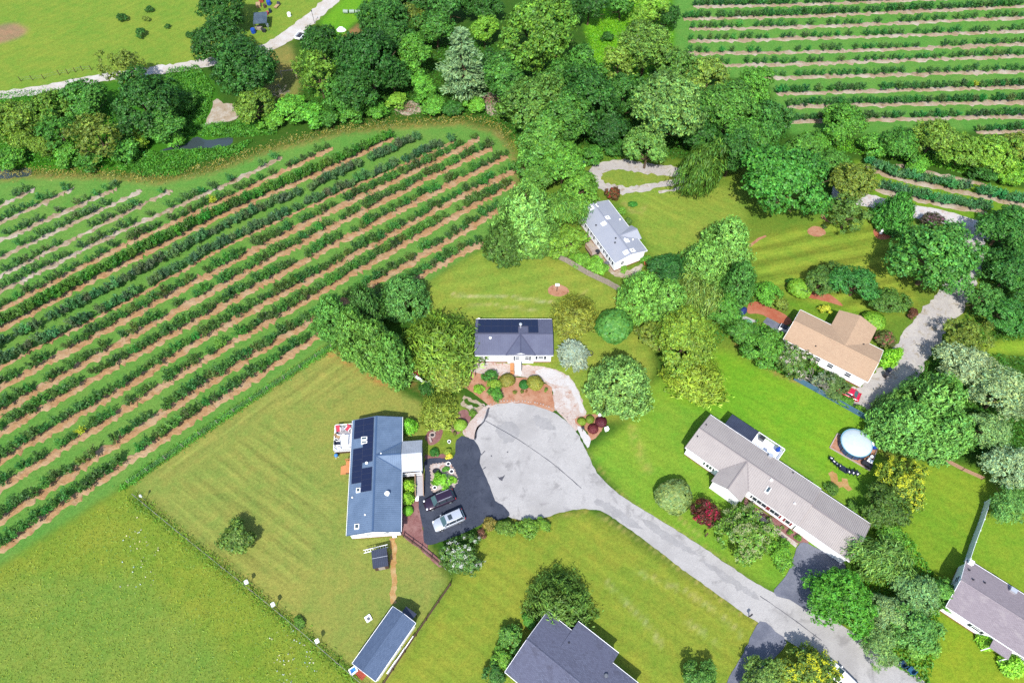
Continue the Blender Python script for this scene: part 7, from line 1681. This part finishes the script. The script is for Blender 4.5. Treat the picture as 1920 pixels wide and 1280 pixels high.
lw = decid(150, 1.6, 1.8, .4, 18, 700, (.24, .14), (.2, .34)); lc = mobj('crown', lw['crown'], ct); lc.color = A(140, 160, 120, 1.3); lc.location = (.6, .2, 1.2)

# ------------------------------------------------------------------ orchard bushes: 300 singly, the others as one mass
PE = [peach(s) for s in range(200, 206)]; PEd = [peach(s, 1.15, 2.0, 560, (.38, .14)) for s in range(210, 214)]
orr = random.Random(21); BUSH = []
def inframe(x, y):
    dpt = y * C_ + CAMH * S_
    return abs(x / dpt) * FPX < 965
ONES = ['', 'first', 'second', 'third', 'fourth', 'fifth', 'sixth', 'seventh', 'eighth', 'ninth', 'tenth', 'eleventh', 'twelfth', 'thirteenth', 'fourteenth', 'fifteenth', 'sixteenth', 'seventeenth', 'eighteenth', 'nineteenth']
TENS = {2: 'twent', 3: 'thirt', 4: 'fort', 5: 'fift', 6: 'sixt', 7: 'sevent', 8: 'eight', 9: 'ninet'}
def nth(n):
    if n < 20: return ONES[n] or 'leading'
    return TENS[n // 10 % 10] + ('ieth' if n % 10 == 0 else 'y-' + ONES[n % 10])
def along(pts, spacing, off, gap, s0, s1, dense, tint, rowlab):
    P = smooth_poly(PL(pts), False, .5); acc = 0; nxt = spacing * .3; cnt = [0]
    for a, b in zip(P[:-1], P[1:]):
        l = (b - a).length
        while acc + l >= nxt:
            p = a + (b - a) * ((nxt - acc) / l); d = (b - a).normalized(); n = Vector((-d.y, d.x, 0))
            nxt += spacing * orr.uniform(.8, 1.2)
            if orr.random() < gap: continue
            p = p + n * (off + orr.gauss(0, .1))
            t = tint; j = orr.uniform(.75, 1.2); yel = orr.random() < .0025
            cnt[0] += 1 if inframe(p.x, p.y) else 0
            BUSH.append((p.x, p.y, orr.uniform(s0, s1), orr.uniform(0, 6.28), orr.choice(PEd if dense else PE), A(180, 196, 50, 1.3) if yel else A(t[0] + orr.gauss(0, 8), t[1] + orr.gauss(0, 8), t[2], FK * j), rowlab % (nth(cnt[0]) if 'left orchard' in rowlab or 'far right' in rowlab or 'two rows' in rowlab else '')))
        acc += l
ORD = ['first', 'second', 'third', 'fourth', 'fifth', 'sixth', 'seventh', 'eighth', 'ninth', 'tenth', 'eleventh', 'twelfth', 'thirteenth', 'fourteenth', 'fifteenth', 'sixteenth', 'seventeenth']
for i, pts in enumerate(LPOLY):
    lab = '%%s orchard bush from the left edge in the %s left orchard row above the lawn' % ORD[i]
    if i == 9: along(pts, 1.15, .35, .0, .95, 1.2, True, (66, 114, 36), lab)
    elif i in (7, 8): along(pts, 1.35, .3, .05, .8, 1.15, True, (70, 106, 62), lab)
    elif i < 7: along(pts, 1.7, .4, .1, .85, 1.3, False, (64, 104, 42), lab)
    elif i < 11: along(pts, 1.7, .35, .12, .75, 1.1, False, (68, 106, 46), lab)
    else: along(pts, 1.75, .3, .22, .75, 1.05, False, (68, 106, 54), lab)
for i, pts in enumerate(RPOLY):
    lab = '%%s orchard bush from the left in the %s far right row from the top' % ORD[i]
    along(pts, 2.05 if i < 7 and i > 1 else 1.5, .3, .1, .75, 1.0, i < 2 or i > 6, (60, 110, 48), lab)
for i, pts in enumerate(MPOLY):
    along(pts, 1.25, .3, .02, .95, 1.2, True, (70, 128, 72), '%%s leafy orchard bush from the left in the %s of two rows by the lane' % ['upper', 'lower'][i])
BUSH.sort(key=lambda b: (not inframe(b[0], b[1]), math.hypot(b[0], b[1])))
for b in BUSH[:300]:
    o = mobj('orchard_bush', b[4]); o.location = (b[0], b[1], .05); o.rotation_euler = (0, 0, b[3]); o.scale = (b[2],) * 3; o.color = b[5]
    tag(o, b[6], 'bush', 'orchard bushes planted in rows')
cache = {}
VV, LC = [], []
for b in BUSH[300:]:
    me = b[4]
    if me.name not in cache:
        co = np.zeros(len(me.vertices) * 3, np.float32); me.vertices.foreach_get('co', co)
        cl = np.zeros(len(me.vertices) * 4, np.float32); me.attributes['lc'].data.foreach_get('color', cl)
        cache[me.name] = (co.reshape(-1, 3), cl.reshape(-1, 4)[:, :3])
    co, cl = cache[me.name]; c, s = math.cos(b[3]), math.sin(b[3])
    VV.append((co * b[2]) @ np.array([[c, s, 0], [-s, c, 0], [0, 0, 1]]) + np.array([b[0], b[1], .05])); LC.append(cl * np.array(b[5][:3]))
VV = np.concatenate(VV); LC = np.concatenate(LC)
o = mobj('orchard_bushes', np_mesh('orchard_bushes', VV, np.arange(len(VV)).reshape(-1, 4), {'lc': LC}, LEAF)); o.color = (1, 1, 1, 1)
tag(o, 'remaining dark green bushes of the farther orchard rows', 'bushes', kind='stuff')
print('bushes', len(BUSH), 'quads', len(VV) // 4)

# ------------------------------------------------------------------ weeds, tall grass, ground cover
def weeds(label, polys, n, hgt, tint, seed, leaf=(.5, .16), name='weeds', line=None, clump=True, cat='weeds'):
    r = np.random.default_rng(seed); pts = []
    if line is not None:
        P = smooth_poly(PL(line[0]), False, .4)
        for _ in range(n):
            k = r.integers(0, len(P) - 1); p = P[k].lerp(P[k + 1], r.uniform()); pts.append((p.x + r.normal(0, line[1]), p.y + r.normal(0, line[1])))
    else:
        for px in polys:
            W = PL(px); xs_ = [p.x for p in W]; ys_ = [p.y for p in W]
            m = int(n / len(polys) * 4)
            x = r.uniform(min(xs_), max(xs_), m); y = r.uniform(min(ys_), max(ys_), m)
            k = inside([(p.x, p.y) for p in W], x, y); x, y = x[k][:n // len(polys)], y[k][:n // len(polys)]
            pts += list(zip(x, y))
    P = np.array(pts); n = len(P)
    if clump:
        den = .5 + .5 * np.sin(P[:, 0] * 1.3 + 2 * np.sin(P[:, 1] * .9)) * np.sin(P[:, 1] * 1.1 + np.sin(P[:, 0] * .7))
    else: den = np.full(n, .6)
    z = r.uniform(.02, 1, n) ** 1.3 * hgt * (.35 + .8 * den)
    P3 = np.concatenate([P, z[:, None]], 1)
    D = rv(r, n) * .9 + np.array([0, 0, .7]); Nn = nrm(rv(r, n) * .8 + np.array([0, 0, .7]))
    base = (.72 + .5 * den)
    o = mobj(name, cards(name, P3, Nn, D, leaf[0] * r.uniform(.6, 1.3, n), leaf[1] * r.uniform(.7, 1.4, n), leafcol(r, n, base, .2, .2)))
    o.color = A(tint[0], tint[1], tint[2], FK * .95)
    return tag(o, label, cat, kind='stuff')
zA = lambda *p: ZR(0, 0, 3.556, p)
weeds('lush bright weeds around the pond and lane trees', [zA((1130, 470), (1320, 440), (1430, 600), (1370, 800), (1300, 900), (1180, 960), (1200, 700), (1100, 560)), zA((740, 1060), (900, 1010), (1100, 1020), (1540, 980), (1700, 930), (1600, 1030), (1300, 1100), (1200, 1180), (960, 1180), (800, 1130)), zA((1300, 870), (1430, 830), (1680, 820), (1849, 800), (1849, 900), (1540, 920), (1330, 910))], 22000, 1.1, (82, 142, 44), 1)
weeds('tall green weeds under the left thicket', [zA((-100, 640), (300, 600), (700, 640), (1000, 800), (1000, 1000), (700, 1110), (300, 1120), (-100, 1130))], 12000, 1.2, (76, 140, 34), 2)
weeds('undergrowth on the floor of the upper wood', [[(560, 130), (700, 60), (900, 80), (1100, 120), (1300, 120), (1440, 180), (1480, 260), (1400, 300), (1290, 300), (1140, 300), (1000, 330), (960, 260), (900, 215), (700, 215), (560, 215)]], 30000, 1.3, (62, 122, 34), 3)
weeds('bright undergrowth on the small meadow', [[(1095, 60), (1150, 20), (1258, -20), (1264, 92), (1200, 130), (1110, 120)]], 7000, .8, (108, 164, 38), 4)
weeds('rank grass strip between orchard and pale lawn', None, 8000, .5, (88, 150, 50), 5, (.5, .1), 'tall_grass', ([(625, 648), (440, 770), (245, 903), (236, 912)], .35), cat='grass')
weeds('overgrown grass along the wire fence', None, 3500, .35, (112, 150, 46), 6, (.4, .1), 'tall_grass', ([(250, 934), (420, 1068), (560, 1182), (665, 1272)], .5), cat='grass')
weeds('dry brownish weeds along the top of the left orchard', None, 6000, .5, (150, 144, 72), 7, (.4, .12), 'dry_weeds', ([(0, 327), (60, 322), (200, 326), (300, 332), (400, 312), (500, 277), (640, 243), (760, 230), (870, 225), (935, 238), (965, 275)], .9))
weeds('weeds under the right hedge line', [[(1520, 262), (1700, 262), (1900, 262), (1990, 300), (1990, 350), (1850, 335), (1680, 300), (1560, 285)]], 9000, 1.0, (100, 164, 40), 8)
weeds('rough tufts of the pasture at the lower left', [[(-80, 1120), (235, 925), (660, 1280), (600, 1330), (-120, 1330)]], 15000, .22, (132, 154, 56), 9, (.34, .07), 'pasture_grass', cat='grass')
weeds('greenery under the right trees along the gravel drive', [[(1840, 470), (1990, 400), (1990, 640), (1850, 640), (1790, 640), (1760, 660), (1810, 590), (1835, 530)], [(1690, 720), (1760, 650), (1990, 680), (1990, 900), (1850, 860), (1760, 840)]], 12000, .8, (70, 124, 40), 10)
weeds('greenery under the lower right trees', [[(1640, 1010), (1700, 1000), (1760, 1090), (1760, 1180), (1740, 1290), (1680, 1250), (1620, 1190), (1540, 1150), (1560, 1090), (1620, 1060)]], 7000, .6, (90, 146, 44), 11)
weeds('ground cover between cypress group and patio', [[(1180, 540), (1240, 500), (1330, 520), (1400, 560), (1380, 620), (1330, 660), (1240, 640), (1200, 590)], [(1375, 640), (1420, 600), (1480, 640), (1560, 700), (1600, 760), (1500, 712), (1430, 690)]], 9000, .6, (80, 136, 44), 12)
weeds('pale wild flowers scattered in the pasture', [[(500, 1180), (560, 1170), (600, 1260), (520, 1290)], [(240, 960), (300, 980), (300, 1100), (220, 1100)]], 110, .35, (200, 198, 180), 13, (.22, .2), 'wild_flowers', clump=False, cat='flowers')
